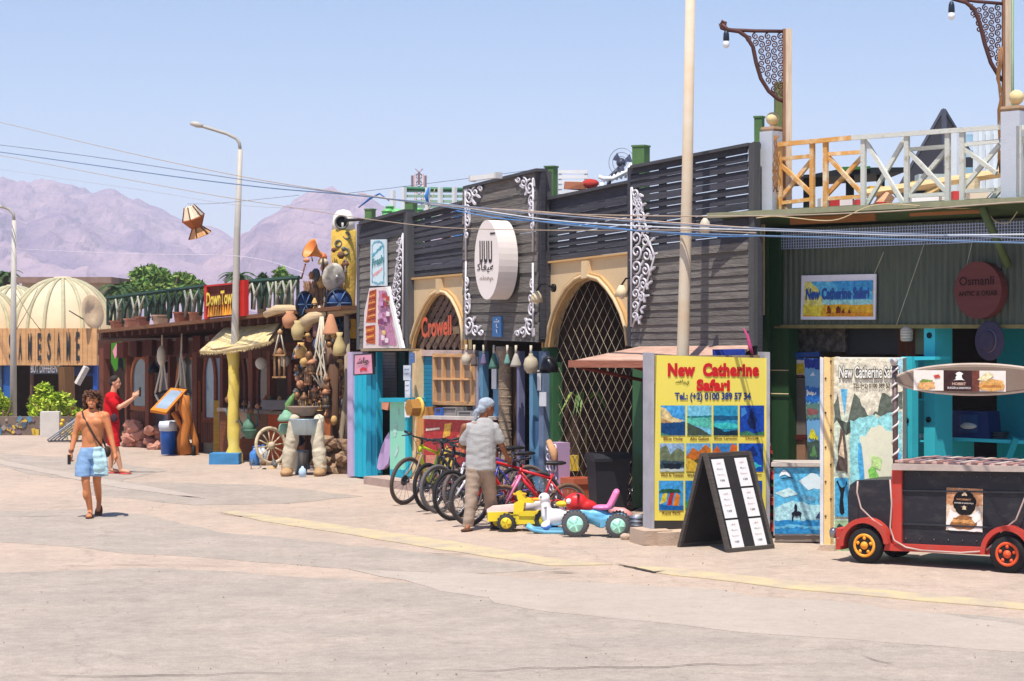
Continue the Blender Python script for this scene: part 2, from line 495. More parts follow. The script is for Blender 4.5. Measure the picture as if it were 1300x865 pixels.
def mountains(T, y0, y1, Ypk, seed, nx=460, ny=95):
    vs_ = []; fs = []
    for j in range(ny + 1):
        t = j / ny; Y = y0 + (y1 - y0) * t
        for i in range(nx + 1):
            px = -900 + 3200 * i / nx
            pk = (HY - ridge(px, T)) * Ypk / FPX
            s_ = (Y - y0) / (Ypk - y0)
            f = (s_ ** 1.15) if s_ < 1 else max(0, 1 - (s_ - 1) * 1.6)
            x = (px - CX) / FPX * (Y * .5 + Ypk * .5)
            q = Vector((x * .004, Y * .004, seed))
            rg = 1 - abs(noise.noise(q * 1.0)) * 2; rg2 = 1 - abs(noise.noise(q * 2.7)) * 2; rg3 = noise.noise(q * 8)
            env = math.sin(PI * min(1, s_ * .98)) if s_ < 1 else 0
            z = pk * f + pk * env * (.26 * (rg - .55) + .13 * (rg2 - .5)) + pk * .06 * rg3 * min(1, s_ * 2) + (noise.noise(q * 22) * pk * .034)
            vs_.append((x, Y, max(-.5, z)))
    for j in range(ny):
        for i in range(nx):
            a = j * (nx + 1) + i; fs.append((a, a + 1, a + nx + 2, a + nx + 1))
    return struct(MB().add(vs_, fs, False).build('mountains', m_mt))
mountains(T1, 1500, 3300, 2800, 3)
mountains(T2, 1300, 3300, 2500, 9)

# haze
hz = MB().box((0, 1900, 119), (6400, 4000, 240)).build('haze', mk('haze_dummy', (255, 255, 255)))
hm = bpy.data.materials.new('haze_air'); hm.use_nodes = True
hn = hm.node_tree.nodes; hn.remove(hn['Principled BSDF'])
pv = hn.new('ShaderNodeVolumePrincipled'); pv.inputs['Color'].default_value = (.76, .84, 1.0, 1); pv.inputs['Density'].default_value = 2.8e-4; pv.inputs['Anisotropy'].default_value = 0.0
hm.node_tree.links.new(pv.outputs[0], hn['Material Output'].inputs['Volume'])
hz.data.materials.clear(); hz.data.materials.append(hm)
struct(hz, 'stuff')

# ------------------------------------------------------------------ trees
LG = [leafm((112, 144, 66)), leafm((80, 114, 50)), leafm((146, 168, 88))]
LD = [leafm((62, 88, 44)), leafm((44, 70, 36)), leafm((84, 108, 58))]
m_bark = wood((92, 74, 56), True)
def tree(px, py0, py1, Y, hw, label, lm, n, seed, lumps=9, leaf=.3):
    z0, z1 = P(0, py1, Y).z, P(0, py0, Y).z
    t = thing('tree', label, 'tree', (XA(px, Y), Y, 0), 0, 'trees behind the roofs')
    cz = (z0 + z1) / 2; wd = hw * Y / FPX
    tr = MB().tube([(0, 0, 0), (.1, 0, cz * .5), (0, .1, cz)], [.28, .2, .12], 8)
    for k in range(5):
        a = k * 1.3 + seed
        tr.tube([(0, 0, cz * .45), (math.cos(a) * wd * .3, math.sin(a) * wd * .3, cz * .8), (math.cos(a) * wd * .6, math.sin(a) * wd * .5, cz + (z1 - z0) * .2)], [.12, .08, .03], 6)
    tr.build('trunk', m_bark, t)
    leaves(MB(), (0, 0, cz), (wd, wd * .8, (z1 - z0) / 2), n, leaf, 3, lumps, seed).build('crown', lm, t)
tree(205, 334, 392, 95, 50, 'wide bushy green tree rising behind the railing of the restaurant', LG, 13000, 3, 15, .19)
tree(240, 346, 392, 98, 24, 'rounder tree crown at the right shoulder of the wide bushy tree', LG, 5200, 8, 10, .18)
tree(171, 352, 395, 92, 22, 'low green tree crown at the left shoulder of the wide bushy tree', LG, 4000, 5, 9, .18)
tree(360, 340, 384, 88, 18, 'small green tree behind the green railing right of the red sign', LG, 2200, 12, 7, .2)
tree(332, 346, 384, 90, 12, 'darker little tree between the palm and the small green tree', LD, 1300, 14, 6, .2)
tree(6, 352, 395, 100, 10, 'dark tree at the left edge behind the flat roof', LD, 1500, 22, 6, .24)
def palm(px, py, Y, r, label, seed, lm):
    z = P(0, py, Y).z; t = thing('palm_tree', label, 'palm tree', (XA(px, Y), Y, 0), 0, 'date palms behind the roofs')
    MB().tube([(0, 0, 0), (.1, .1, z * .5), (0, 0, z)], [.22, .16, .15], 9).build('trunk', m_bark, t)
    rr = random.Random(seed); mb = MB()
    for k in range(34):
        a = rr.uniform(0, 6.28); el = rr.uniform(-.3, 1.1); L_ = r * rr.uniform(.8, 1.1); pts = []
        for i in range(8):
            s_ = i / 7; pts.append(Vector((math.cos(a) * L_ * s_ * math.cos(el * .6), math.sin(a) * L_ * s_ * math.cos(el * .6), z + L_ * (math.sin(el) * s_ - .75 * s_ * s_))))
        mb.tube(pts, [.03 - .025 * i / 7 for i in range(8)], 4)
        for i in range(1, 15):
            s_ = i / 15; f = s_ * 7; j = min(6, int(f)); p = pts[j].lerp(pts[j + 1], f - j); d = (pts[j + 1] - pts[j]).normalized()
            sd_ = d.cross(Vector((0, 0, 1))).normalized()
            for sg in (-1, 1):
                q = p + (sd_ * sg * .8 + d * .7 + Vector((0, 0, -.25))) * L_ * .24 * (1 - s_ * .5)
                mb.mi = rr.randrange(3); mb.add([p, p + d * .07, q], [(0, 1, 2)])
            mb.mi = 0
    mb.build('crown', lm, t)
palm(150, 368, 88, 1.0, 'date palm tip between the cream dome and the bushy tree', 2, LD)
palm(302, 352, 84, .85, 'small date palm peeking over the red painted sign', 4, LD)
palm(8, 350, 96, .9, 'date palm at the left edge above the domes', 6, LD)

# ------------------------------------------------------------------ far left: domed cafe
DM = Pl(0, 56.6, 125, 55.6)
m_cream = mk('cream_plaster', (218, 198, 166), .85, scale=1.5, var=.1, bump=.2)
t = DM.thing('domed_cafe', 'low cafe with cream domes and tan board front with cut out letters', 'cafe building')
m_tan = mk('tan_board', (204, 156, 108), .8, var=.16, scale=2, stretch=(1, 1, 4), bump=.2)
a0, a1 = DM.q(-60, 417), DM.q(124, 417); zt, zb = a0.z, DM.q(60, 464).z
for k in range(21):
    x0, x1 = -3 + k * 6, 2.7 + k * 6; dp0 = MB(); DM.poly(dp0, [(x0, 464), (x1, 464), (x1, 417), (x0, 417)], .25 + .01 * (k % 3), .12); dp0.build('plank', m_tan, t)
DM.poly(MB(), [(-2, 463), (121, 463), (121, 418), (-2, 418)], .2, .05).build('fascia', mk('fascia_back', (120, 84, 54), .9), t)
MB().bx(a0.x - 3, a1.x + .1, .15, 7, zt - .35, zt - .05).build('roof', m_cream, t)
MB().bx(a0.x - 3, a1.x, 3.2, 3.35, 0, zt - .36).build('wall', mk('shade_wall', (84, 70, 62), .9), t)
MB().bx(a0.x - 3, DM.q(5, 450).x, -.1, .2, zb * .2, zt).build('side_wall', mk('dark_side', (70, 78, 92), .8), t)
def dome(px0, px1, pyt, pyb, dy, nr=17):
    c0, c1 = DM.q(px0, pyb, -dy), DM.q(px1, pyb, -dy); r = (c1.x - c0.x) / 2; cx = (c0.x + c1.x) / 2
    zb_ = zt - .2; h = DM.q((px0 + px1) / 2, pyt, -dy).z - zt
    prof = [(r * math.cos(a), zb_ + (h + .2) * (math.sin(a) ** .92)) for a in [i * PI / 2 / 14 for i in range(14)]] + [(r * .16, zb_ + h + .2)]
    o = MB().lathe(prof, (cx, dy, 0), 48).build('dome', m_cream, t)
    mr = mk('dome_rib', (178, 172, 142), .8)
    for k in range(nr):
        a = PI * 2 * k / nr + .1
        pts = [Vector((cx + (p[0] + .02) * math.cos(a), dy + (p[0] + .02) * math.sin(a), p[1])) for p in prof]
        MB().tube(pts, .05, 5).build('rib', mr, o)
    MB().lathe([(r * .16, zb_ + h + .17), (r * .2, zb_ + h + .2), (r * .16, zb_ + h + .25), (.02, zb_ + h + .26)], (cx, dy, 0), 20).build('cap', m_cream, o)
dome(24, 136, 354, 418, 3.0)
dome(-26, 60, 364, 418, 4.4)
dome(-70, 20, 366, 418, 2.4)
# letters: dark cut-outs standing in the board
m_let = mk('dark_letter', (48, 52, 56), .5)
m_letback = paint((190, 130, 80))
for i, ch in enumerate('SAMESAME'):
    x0 = 11.5 + i * 12.2; w_ = 4.7
    y0, y1 = 424 - i * .3, 457 + i * .15
    txt('letter', ch, t, m_let, [DM.q(x0, y1, .272), DM.q(x0 + w_, y1, .272), DM.q(x0 + w_, y0, .272), DM.q(x0, y0, .272)], .02, .02)
sg = MB(); DM.poly(sg, [(38, 475), (78, 475), (78, 461), (38, 461)], .12, .06); sp = sg.build('name_board', mk('grey_board', (92, 96, 102), .7), t)
txt('lettering', 'BUT DIFFERENT', sp, paint((235, 235, 235)), [DM.q(39.5, 473.5, .125), DM.q(76.5, 473.5, .125), DM.q(76.5, 463, .125), DM.q(39.5, 463, .125)], .012, .02)
for x0, x1, y0, y1, rgb in ((4, 13, 462, 540, (38, 92, 160)), (38, 40.5, 463, 520, (96, 66, 48)), (118, 123, 462, 510, (30, 84, 170)), (94, 118, 466, 478, (30, 40, 84)), (108, 120, 462, 474, (40, 60, 150))):
    p = MB(); DM.poly(p, [(x0, y1), (x1, y1), (x1, y0), (x0, y0)], .04, .08); p.build('panel', paint(rgb), t)
# satellite dish
d0 = DM.world(DM.q(113, 402, .1)); dt = thing('satellite_dish', 'tan satellite dish on the edge of the big cream dome', 'satellite dish', d0)
Mx = Matrix.Rotation(math.radians(62), 4, 'Z') @ Matrix.Rotation(math.radians(80), 4, 'X')
MB().lathe([(.001, 0), (.2, .02), (.36, .07), (.46, .12), (.45, .13), (.2, .04), (.001, .02)], (0, 0, .1), 20, Mx).build('reflector', mk('dish_tan', (214, 186, 150), .6), dt)
MB().tube([(0, 0, .1), (.1, .3, -.15), (.1, .3, -.5)], .03, 6).tube([(-.1, 0, -.1), (-.45, -.35, .15)], .015, 5).build('mount', metal((90, 84, 80)), dt)
# strings on dome
for i, (a, b) in enumerate((((20, 372), (52, 420)), ((48, 366), (20, 420)))):
    tag(MB().tube([P(a[0], a[1], 54.5), P((a[0] + b[0]) / 2, (a[1] + b[1]) / 2 + 3, 54.5), P(b[0], b[1], 54.5)], .01, 4).build('rope', cloth((150, 140, 120))), ['thin rope running down across the big dome to the right', 'thin rope running down across the big dome to the left'][i], 'rope')
# flat house behind
mb = MB(); hz0 = P(28, 352, 90); hz1 = P(92, 366, 90)
ft = thing('flat_house', 'flat roofed house just showing behind the domes', 'house', (hz0.x, 90, 0))
MB().bx(0, hz1.x - hz0.x + 1.5, 0, 6, 0, hz0.z - .25).build('wall', mk('far_wall', (176, 156, 134), .9), ft)
MB().bx(-.2, hz1.x - hz0.x + 1.7, -.3, 6.2, hz0.z - .25, hz0.z).build('roof', mk('far_roof', (140, 116, 104), .9), ft)
# counter, boards in front of cafe
def plank_thing(name, label, cat, pts, Y, w_, m, sides=4):
    return tag(MB().tube([P(*p, Y) for p in pts], w_, sides, smooth=False).build(name, m), label, cat)
plank_thing('leaning_board', 'pale board leaning in the dark opening of the domed cafe', 'board', [(98, 488), (110, 466)], 55.2, .09, wood((206, 200, 190)))
plank_thing('wooden_post', 'brown square post holding up the front of the domed cafe', 'post', [(86, 546), (84, 466)], 53.5, .2, wood((128, 92, 62), True))
plank_thing('wooden_post', 'slim pale strip beside the brown square post', 'post', [(93.5, 546), (91, 466)], 53.8, .06, wood((206, 160, 110), True))
# lamp pole far left
def lamp_pole(pts_pole, Y, r0, r1, arm, label, mcol):
    b = P(*pts_pole[0], Y); t = thing('street_lamp', label, 'street lamp', (b.x, b.y, 0))
    loc = lambda p: P(p[0], p[1], Y) - Vector((b.x, b.y, 0))
    pp = [loc(p) for p in pts_pole]; pp[0].z = 0
    MB().tube(pp, [r0 + (r1 - r0) * i / (len(pp) - 1) for i in range(len(pp))], 12).build('pole', mcol, t)
    ap = [loc(p) for p in arm]
    MB().tube(ap, r1 * .65, 8).build('arm', mcol, t)
    return t, loc
mg = mk('galvanised', (182, 176, 166), .6, .05, var=.1, bump=.05)
t, loc = lamp_pole([(17, 549), (17, 400), (18, 280)], 52.4, .09, .06, [(18, 281), (17, 272), (12, 266), (4, 263), (-12, 261)], 'slim grey street lamp with curved arm at the left edge', mg)
# kerb and planting
kt = thing('kerb', 'low concrete kerb at the foot of the left street lamp', 'kerb', G(-20, 551))
MB().box((.6, .1, .07), (1.9, .5, .14)).rough(.01).build('kerb_stone', mk('old_concrete', (186, 172, 158), .9, var=.12), kt)
LY = [leafm((170, 192, 48)), leafm((124, 156, 34)), leafm((200, 210, 80))]
for px, py, hw, top, lab, sd_, n in ((54, 543, 34, 485, 'large round yellow green bush beside the grey street lamp', 1, 5200), (96, 548, 11, 506, 'smaller bright yellow green bush right of the brown post', 2, 1500), (2, 545, 9, 488, 'yellow green bush cut by the left edge', 3, 1200), (83, 532, 9, 500, 'green bush tucked behind the brown post', 4, 900)):
    g = G(px, py + 5); b = thing('bush', lab, 'bush', g, 0, 'bushes in front of the domed cafe')
    h = (py - top) * g.y / FPX; ww = hw * g.y / FPX
    MB().tube([(0, 0, 0), (.05, 0, h * .5)], .04, 5).tube([(0, 0, 0), (-.2, .1, h * .6)], .03, 5).tube([(0, 0, 0), (.25, -.1, h * .6)], .03, 5).build('stem', m_bark, b)
    leaves(MB(), (0, .2, h * .52), (ww * 1.1, ww * .7, h * .55), n, .075, 3, 10, sd_).build('foliage', LY, b)
for px in (22, 26, 30, 12): pass
g = G(40, 553); pt = thing('mosaic_planter', 'low planter wall covered in yellow blue and grey mosaic chips', 'planter', (g.x, g.y, 0))
MB().box((.2, .2, .22), (2.4, .3, .44)).build('wall', mk('planter_mortar', (120, 104, 92), .9), pt)
cols = [(206, 172, 60), (84, 130, 160), (120, 100, 110), (190, 150, 70), (150, 140, 130), (70, 90, 110)]
rr = random.Random(4)
for i in range(56):
    x = -1.0 + 2.35 * rr.random(); z = .04 + .38 * rr.random()
    piece('chip', pt, paint(cols[i % 6]), (x, .04, z), (rr.uniform(.05, .12), .03, rr.uniform(.05, .16)), (0, rr.uniform(-.7, .7), 0))
g = G(64, 555)
tag(MB().box((g.x, g.y, .3), (.44, .4, .6), .1).rough(.012).build('concrete_block', mk('white_concrete', (204, 198, 190), .9, var=.1)), 'whitewashed concrete block standing between the mosaic planter and the small bush', 'block')
g = G(84, 562); ct = thing('folded_chair', 'grey slatted folding chair lying on the pavement behind the bare chested man', 'chair', g, -.3)
for k in range(5): MB().tube([(-.4 + k * .06, -.15 + k * .06, .05), (.25 + k * .04, .05 + k * .06, .55)], .018, 5).build('slat', paint((150, 158, 166)), ct)
MB().tube([(-.4, -.1, .03), (.35, .3, .03)], .02, 6).tube([(.1, 0, 0), (.35, .1, .5)], .02, 6).build('frame', metal((120, 120, 124)), ct)
# yellow flowers
g = G(92, 560)
fl = thing('flowering_plant', 'clump of yellow flowers at the foot of the small bright bush', 'plant', g)
rr = random.Random(9); mbf = MB(); mbl = MB()
for k in range(26):
    p = Vector((rr.uniform(-.3, .3), rr.uniform(-.15, .15), rr.uniform(.15, .5)))
    mbf.ball(p, (.045, .045, .04), 6, 4); mbl.tube([(p.x * .5, p.y, 0), p], .006, 3)
struct(mbf.build('flower', paint((238, 190, 30)), fl), 'stuff'); mbl.build('stem', LY[1], fl)
# parked car roof behind red shirt man
g = Vector((XA(212, 52), 52, 0)); c = thing('parked_car', 'dark car mostly hidden behind the man in red, windscreen showing', 'car', g, 0)
sec = [[(-1.9, .35), (-1.9, .85), (-1.2, .95), (-.75, 1.4), (.7, 1.42), (1.3, .98), (1.9, .9), (1.95, .35)]][0]
m_car = paint((40, 46, 58), .25)
MB().prism([Vector((x, -.8, z)) for x, z in sec], [Vector((x, .8, z)) for x, z in sec]).build('body', m_car, c)
MB().prism([Vector((x, -.812, z)) for x, z in ((-1.05, .97), (-.68, 1.33), (.6, 1.35), (1.1, .99))], [Vector((x, .812, z)) for x, z in ((-1.05, .97), (-.68, 1.33), (.6, 1.35), (1.1, .99))]).build('window', glassm('car_glass', (110, 130, 140)), c)
for sx in (-1.2, 1.2):
    for sy in (-.8, .8): MB().ring((sx, sy, .31), .22, .09, 'Y', 20, 6).lathe([(.2, -.03), (.2, .03)], (sx, sy, .31), 14, Matrix.Rotation(PI / 2, 4, 'X')).build('wheel', mk('rubber', (34, 33, 34), .85), c)
# ================================================================== DOWNTOWN RESTAURANT (left row)
DT = Pl(130, 47.5, 445, 39.5)
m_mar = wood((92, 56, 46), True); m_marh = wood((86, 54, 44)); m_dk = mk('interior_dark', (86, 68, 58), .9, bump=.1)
m_redb = wood((112, 66, 52), True)
t = DM_T = DT.thing('restaurant', 'open fronted dark red timber restaurant with flat roof and joists', 'restaurant')
uL, uR = DT.q(128, 500).x, DT.q(447, 500).x
zL, zR = DT.q(128, 419, 1.0).z, DT.q(385, 393, 1.0).z
uA, uB = DT.q(123, 419, 1.0).x, DT.q(387, 393, 1.0).x
def roofslab(u0, u1, z0, z1, y0, y1, th): return MB().add([(u0, y0, z0 - th), (u1, y0, z1 - th), (u1, y1, z1 - th), (u0, y1, z0 - th), (u0, y0, z0), (u1, y0, z1), (u1, y1, z1), (u0, y1, z0)], [(0, 3, 2, 1), (4, 5, 6, 7), (0, 1, 5, 4), (1, 2, 6, 5), (2, 3, 7, 6), (3, 0, 4, 7)])
roofslab(uA, uB + 1.2, zL, zR + .06, -1.0, 5, .07).build('roof', wood((120, 84, 62)), t)
zr = lambda u: zL + (zR - zL) * (u - uA) / (uB - uA)
k = uA + .15
while k < uB + .9:
    piece('joist', t, m_marh, (k, .1, zr(k) - .13), (.07, 2.1, .11)); k += .34
piece('beam', t, m_marh, ((uL + uR) / 2, .0, zL - .40), (uR - uL, .14, .34))
for px in (140, 157, 174, 193, 213, 233, 254, 275):
    v = DT.q(px, 428, .1); piece('bracket_block', t, wood((76, 36, 30), True), (v.x, -.13, zr(v.x) - .42), (.30, .12, .34))
for px, w_ in ((133, .2), (164, .1), (190.5, .17), (218.5, .09), (251, .2), (285, .12), (306, .12), (322, .16), (345, .12), (372, .14)):
    u = DT.q(px, 500).x; piece('post', t, m_redb, (u, .0, zL / 2 - .2), (w_, .16, zL - .42))
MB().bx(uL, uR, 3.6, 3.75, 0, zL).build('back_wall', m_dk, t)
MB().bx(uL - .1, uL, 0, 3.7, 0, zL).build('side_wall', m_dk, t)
# oval doors and door leaves
def arch_door(px, w_px, y0, y1, fr, gl, label=None, top_round=True, d=.05):
    c0, c1 = DT.q(px - w_px / 2, y1, d), DT.q(px + w_px / 2, y1, d); z0, z1 = c0.z, DT.q(px, y0, d).z
    cx, w_ = (c0.x + c1.x) / 2, (c1.x - c0.x) / 2
    f = MB(); o = []; i_ = []
    for k in range(21):
        a = PI * k / 20 if top_round else PI * k / 20
        hh = (z1 - z0) * .42
        o.append((cx + w_ * math.cos(a), z1 - hh + hh * math.sin(a))); i_.append((cx + (w_ - .09) * math.cos(a), z1 - hh + (hh - .09) * math.sin(a)))
    o = [(cx + w_, z0)] + o + [(cx - w_, z0)]; i_ = [(cx + w_ - .09, z0 + .1)] + i_ + [(cx - w_ + .09, z0 + .1)]
    n = len(o)
    for k in range(n):
        a, b = k, (k + 1) % n
        q = [Vector((o[a][0], -d, o[a][1])), Vector((o[b][0], -d, o[b][1])), Vector((i_[b][0], -d, i_[b][1])), Vector((i_[a][0], -d, i_[a][1]))]
        f.prism(q, [v + Vector((0, .06, 0)) for v in q])
    fo = f.build('window_frame', fr, t, label)
    MB().prism([Vector((x, -d + .025, z)) for x, z in i_], [Vector((x, -d + .04, z)) for x, z in i_]).build('pane', gl, fo)
gl1 = glassm('shop_glass', (92, 116, 126)); gl2 = glassm('dark_glass', (46, 50, 54)); gl3 = glassm('blue_glass', (112, 142, 160))
arch_door(178, 25, 450, 521, wood((150, 88, 56)), gl1, 'oval window in pale red wood frame')
arch_door(237, 29, 447, 548, wood((164, 100, 62)), gl2, 'open arched door frame with dark inside')
arch_door(265.5, 17, 447, 536, wood((124, 66, 46)), gl3)
arch_door(303, 17, 446, 540, wood((96, 54, 42)), gl2)
arch_door(334, 18, 446, 540, wood((88, 50, 40)), gl2)
def dpanel(x0, x1, y0, y1, m, d=.03, th=.05, name='panel'):
    mb = MB(); DT.poly(mb, [(x0, y1), (x1, y1), (x1, y0), (x0, y0)], d, th); return mb.build(name, m, t)
for x0, x1 in ((165, 191), (255, 274)): 
    for k in range(7): dpanel(x0 + (x1 - x0) * k / 7 + .25, x0 + (x1 - x0) * (k + 1) / 7 - .25, 523, 562, m_redb, .02, .04, 'plank')
dpanel(193, 218, 457, 545, paint((196, 186, 200), .6), -.35, .05, 'white_door')
dpanel(273, 283, 440, 545, paint((120, 140, 156), .5), .0, .03, 'door_leaf')
for k in range(6): dpanel(168 + k * 4, 170.5 + k * 4, 436, 449, wood((150, 140, 132), True), .0, .02, 'slat')
# rooftop railing
rl = DT.thing('roof_railing', 'dark green railing filled with crooked pale branches along the restaurant roof', 'railing')
m_rg = mk('rail_green', (38, 62, 50), .6, var=.2); m_br = wood((164, 164, 150), True)
def ytop(px): return 379 - (px - 137) * .1255 if px < 262 else 358.5 - (px - 310) * .08
def ybot(px): return 413 - (px - 137) * .108
for a, b in ((137, 261), (311, 380)):
    DTp = [DT.q(x, ytop(x), .8) for x in (a, b)]
    MB().tube(DTp, .045, 4, smooth=False).build('top_rail', m_rg, rl)
    x = a
    while x <= b:
        p0, p1 = DT.q(x, ybot(x), .8), DT.q(x, ytop(x), .8)
        MB().tube([p0, p1], .038, 4, smooth=False).build('baluster', m_rg, rl)
        if x + 6 < b:
            q0 = DT.q(x + R.uniform(1, 3), ybot(x), .86); q1 = DT.q(x + R.uniform(2, 5), ytop(x) + 18, .86)
            l = DT.q(x - 1 + R.uniform(0, 2), ytop(x) + 2, .86); r_ = DT.q(x + R.uniform(7, 10), ytop(x + 8) + 3, .86)
            MB().tube([q0, q1, l], [.036, .03, .02], 5).tube([q1, r_], [.03, .018], 5).build('branch', m_br if R.random() < .7 else m_rg, rl)
        x += 9.6
for i, (px, w_, h_, rgb) in enumerate(((148, 9, 8, (150, 96, 74)), (166, 8, 9, (166, 112, 92)), (181, 9, 10, (146, 90, 74)), (203, 12, 10, (170, 140, 116)), (230, 12, 11, (142, 84, 64)), (248, 6, 9, (160, 106, 80)))):
    v = DT.world(DT.q(px, ybot(px) + 2, .9)); s_ = v.y / FPX
    o = thing('clay_box', ['brick red box at the left end of the roof railing', 'pinkish clay box second from the left under the roof railing', 'third clay box on the roof edge under the railing', 'wide pale box in the middle of the roof edge', 'dark brick red box on the roof edge right of the middle', 'narrow clay box beside the red painted sign'][i], 'box', (v.x, v.y, zr(DT.q(px, 400, .9).x)), DT.rz, 'clay boxes on the restaurant roof')
    MB().add([(-w_ * s_ / 2 * .85, -.1, 0), (w_ * s_ / 2 * .85, -.1, 0), (w_ * s_ / 2 * .85, .12, 0), (-w_ * s_ / 2 * .85, .12, 0), (-w_ * s_ / 2, -.12, h_ * s_), (w_ * s_ / 2, -.12, h_ * s_), (w_ * s_ / 2, .14, h_ * s_), (-w_ * s_ / 2, .14, h_ * s_)], [(0, 3, 2, 1), (4, 5, 6, 7), (0, 1, 5, 4), (1, 2, 6, 5), (2, 3, 7, 6), (3, 0, 4, 7)]).build('clay_body', mk('clay_%d' % i, rgb, .85), o)
    MB().box((0, .01, h_ * s_ + .015), (w_ * s_ * 1.06, .3, .03)).build('rim', mk('clay_%d' % i, rgb, .85), o)
# red sign
sgn = DT.thing('restaurant_sign', 'red framed plank sign with yellow and orange flaming letters on the roof', 'sign')
m_sr = paint((196, 42, 34), .5)
def dp(pl, par, pts, d, th, m, name, label=None):
    mb = MB(); pl.poly(mb, pts, d, th); return mb.build(name, m, par, label)
for k in range(9):
    x0 = 262 + k * 4.2; x1 = x0 + 3.9; yt = lambda x: 363.5 - (x - 262) * .1
    dp(DT, sgn, [(x0, 404.5 - (x0 - 262) * .1), (x1, 404.5 - (x1 - 262) * .1), (x1, yt(x1)), (x0, yt(x0))], 1.0, .03, wood((108, 54, 44), True), 'plank')
dp(DT, sgn, [(259, 405.5), (262, 405), (262, 362), (259, 362.5)], 1.05, .08, m_sr, 'frame')
dp(DT, sgn, [(259, 362.5), (300, 358.5), (300, 360.5), (259, 364.5)], 1.05, .08, m_sr, 'frame')
dp(DT, sgn, [(299.5, 402), (310, 401), (310, 355.5), (299.5, 357)], 1.06, .1, m_sr, 'side_panel')
txt('lettering', 'DownTown', sgn, paint((236, 204, 70)), [DT.q(263, 389, 1.035), DT.q(299, 385.5, 1.035), DT.q(299, 367, 1.035), DT.q(263, 372, 1.035)], .02, .03)
fl = []
for k in range(12):
    x = 263 + k * 3.05; b = 402.5 - (x - 262) * .1; h_ = [13, 10, 15, 9][k % 4]
    mb = MB(); DT.poly(mb, [(x, b), (x + 2.7, b), (x + 2.2, b - h_ * .6), (x + 1.6, b - h_ - 3), (x + .9, b - h_ * .5)], 1.04, .02)
    mb.build('flame', paint([(240, 150, 36), (246, 178, 50)][k % 2]), sgn)
# lamp post with yellow foot
t2, loc = lamp_pole([(297, 588), (298, 440), (301, 300), (305, 190)], 40.6, .085, .05, [(305, 192), (304, 182), (300, 176), (288, 170), (262, 162), (243, 156)], 'tall grey street lamp whose lower half is painted lumpy yellow', mg)
MB().tube([loc((258, 160.5)), loc((250, 158.5)), loc((242, 156.5))], [.035, .06, .04], 8).build('lamp_head', mg, t2)
yp = MB().tube([loc((296.5, 588 - k * (150 / 14)) ) for k in range(15)], [(.16 if k < 2 else .10) + R.uniform(-.01, .025) for k in range(15)], 12)
for v in yp.v: v += noise.noise_vector(v * 7) * .03
yp.build('yellow_sleeve', mk('yellow_lump', (232, 204, 70), .8, rgb2=(226, 200, 120), scale=6, bump=.5), t2)
g = G(284, 590); tag(MB().box((g.x, g.y + .3, .1), (.56, .6, .2)).rough(.012, 5).build('plinth', mk('blue_plinth', (64, 128, 176), .8, var=.15, bump=.4)), 'rough blue painted concrete block at the foot of the yellow pole', 'block')
# thatched awning
aw = thing('thatched_awning', 'sagging yellow straw awning held out over the shop front', 'awning', (0, 0, 0))
c4 = [P(254, 445, 41.0), P(341, 432, 39.6), P(364, 399, 40.6), P(302, 402, 42.0)]
n_ = 22; vs_ = []; fs = []
for j in range(n_ + 1):
    for i in range(n_ + 1):
        p = bil(c4, i / n_, j / n_); p.z += noise.noise(p * 2.2) * .03 - .05 * math.sin(PI * i / n_) + noise.noise(p * 9) * .008; vs_.append(p)
for j in range(n_):
    for i in range(n_): a = j * (n_ + 1) + i; fs.append((a, a + 1, a + n_ + 2, a + n_ + 1))
nv = len(vs_); vs_ += [v - Vector((0, 0, .06)) for v in vs_]; fs += [tuple(x + nv for x in reversed(f)) for f in fs[:]]
bd = [i for i in range(n_ + 1)]; fs += [(a + 1, a, a + nv, a + 1 + nv) for a in bd[:-1]]
m_th = mk('thatch', (218, 198, 138), .95, rgb2=(206, 186, 150), scale=4, bump=.8, fine=40); 
MB().add(vs_, fs, True).build('thatch', m_th, aw)
fr = MB(); rr = random.Random(2)
for k in range(420):
    s_ = rr.random(); e = bil(c4, s_, 0) if k % 3 else bil(c4, 1, s_); ln = rr.uniform(.02, .07)
    e.z -= .04 + .06 * math.sin(PI * s_); dx = rr.uniform(-.03, .03)
    fr.add([e, e + Vector((.018, 0, 0)), e + Vector((dx + .009, rr.uniform(-.02, .02), -ln))], [(0, 1, 2)])
struct(fr.build('straw_fringe', mk('straw_dark', (206, 184, 136), .95), aw), 'stuff')
lg = MB(); rr = random.Random(5)
for k in range(260):
    a, b = rr.random(), rr.random(); p = bil(c4, a, b); p.z += .01 - .06 * math.sin(PI * a) + noise.noise(p * 2.2) * .03; d = (c4[0] - c4[3]).normalized() * rr.uniform(.1, .25) + Vector((rr.uniform(-.05, .05), 0, .01))
    lg.add([p, p + Vector((.012, 0, .012)), p + d], [(0, 1, 2)])
struct(lg.build('straw', [m_th], aw), 'stuff')
MB().tube([P(302, 404, 41.9), P(254, 447, 41.05)], .03, 6).tube([P(364, 401, 40.5), P(341, 434, 39.7)], .03, 6).tube([P(254, 447, 41.05), P(341, 434.5, 39.7)], .03, 6).build('pole', wood((150, 120, 90)), aw)
MB().tube([P(262, 443, 41), P(297, 402, 41.8)], .008, 4).build('guy_rope', cloth((210, 200, 180)), aw)

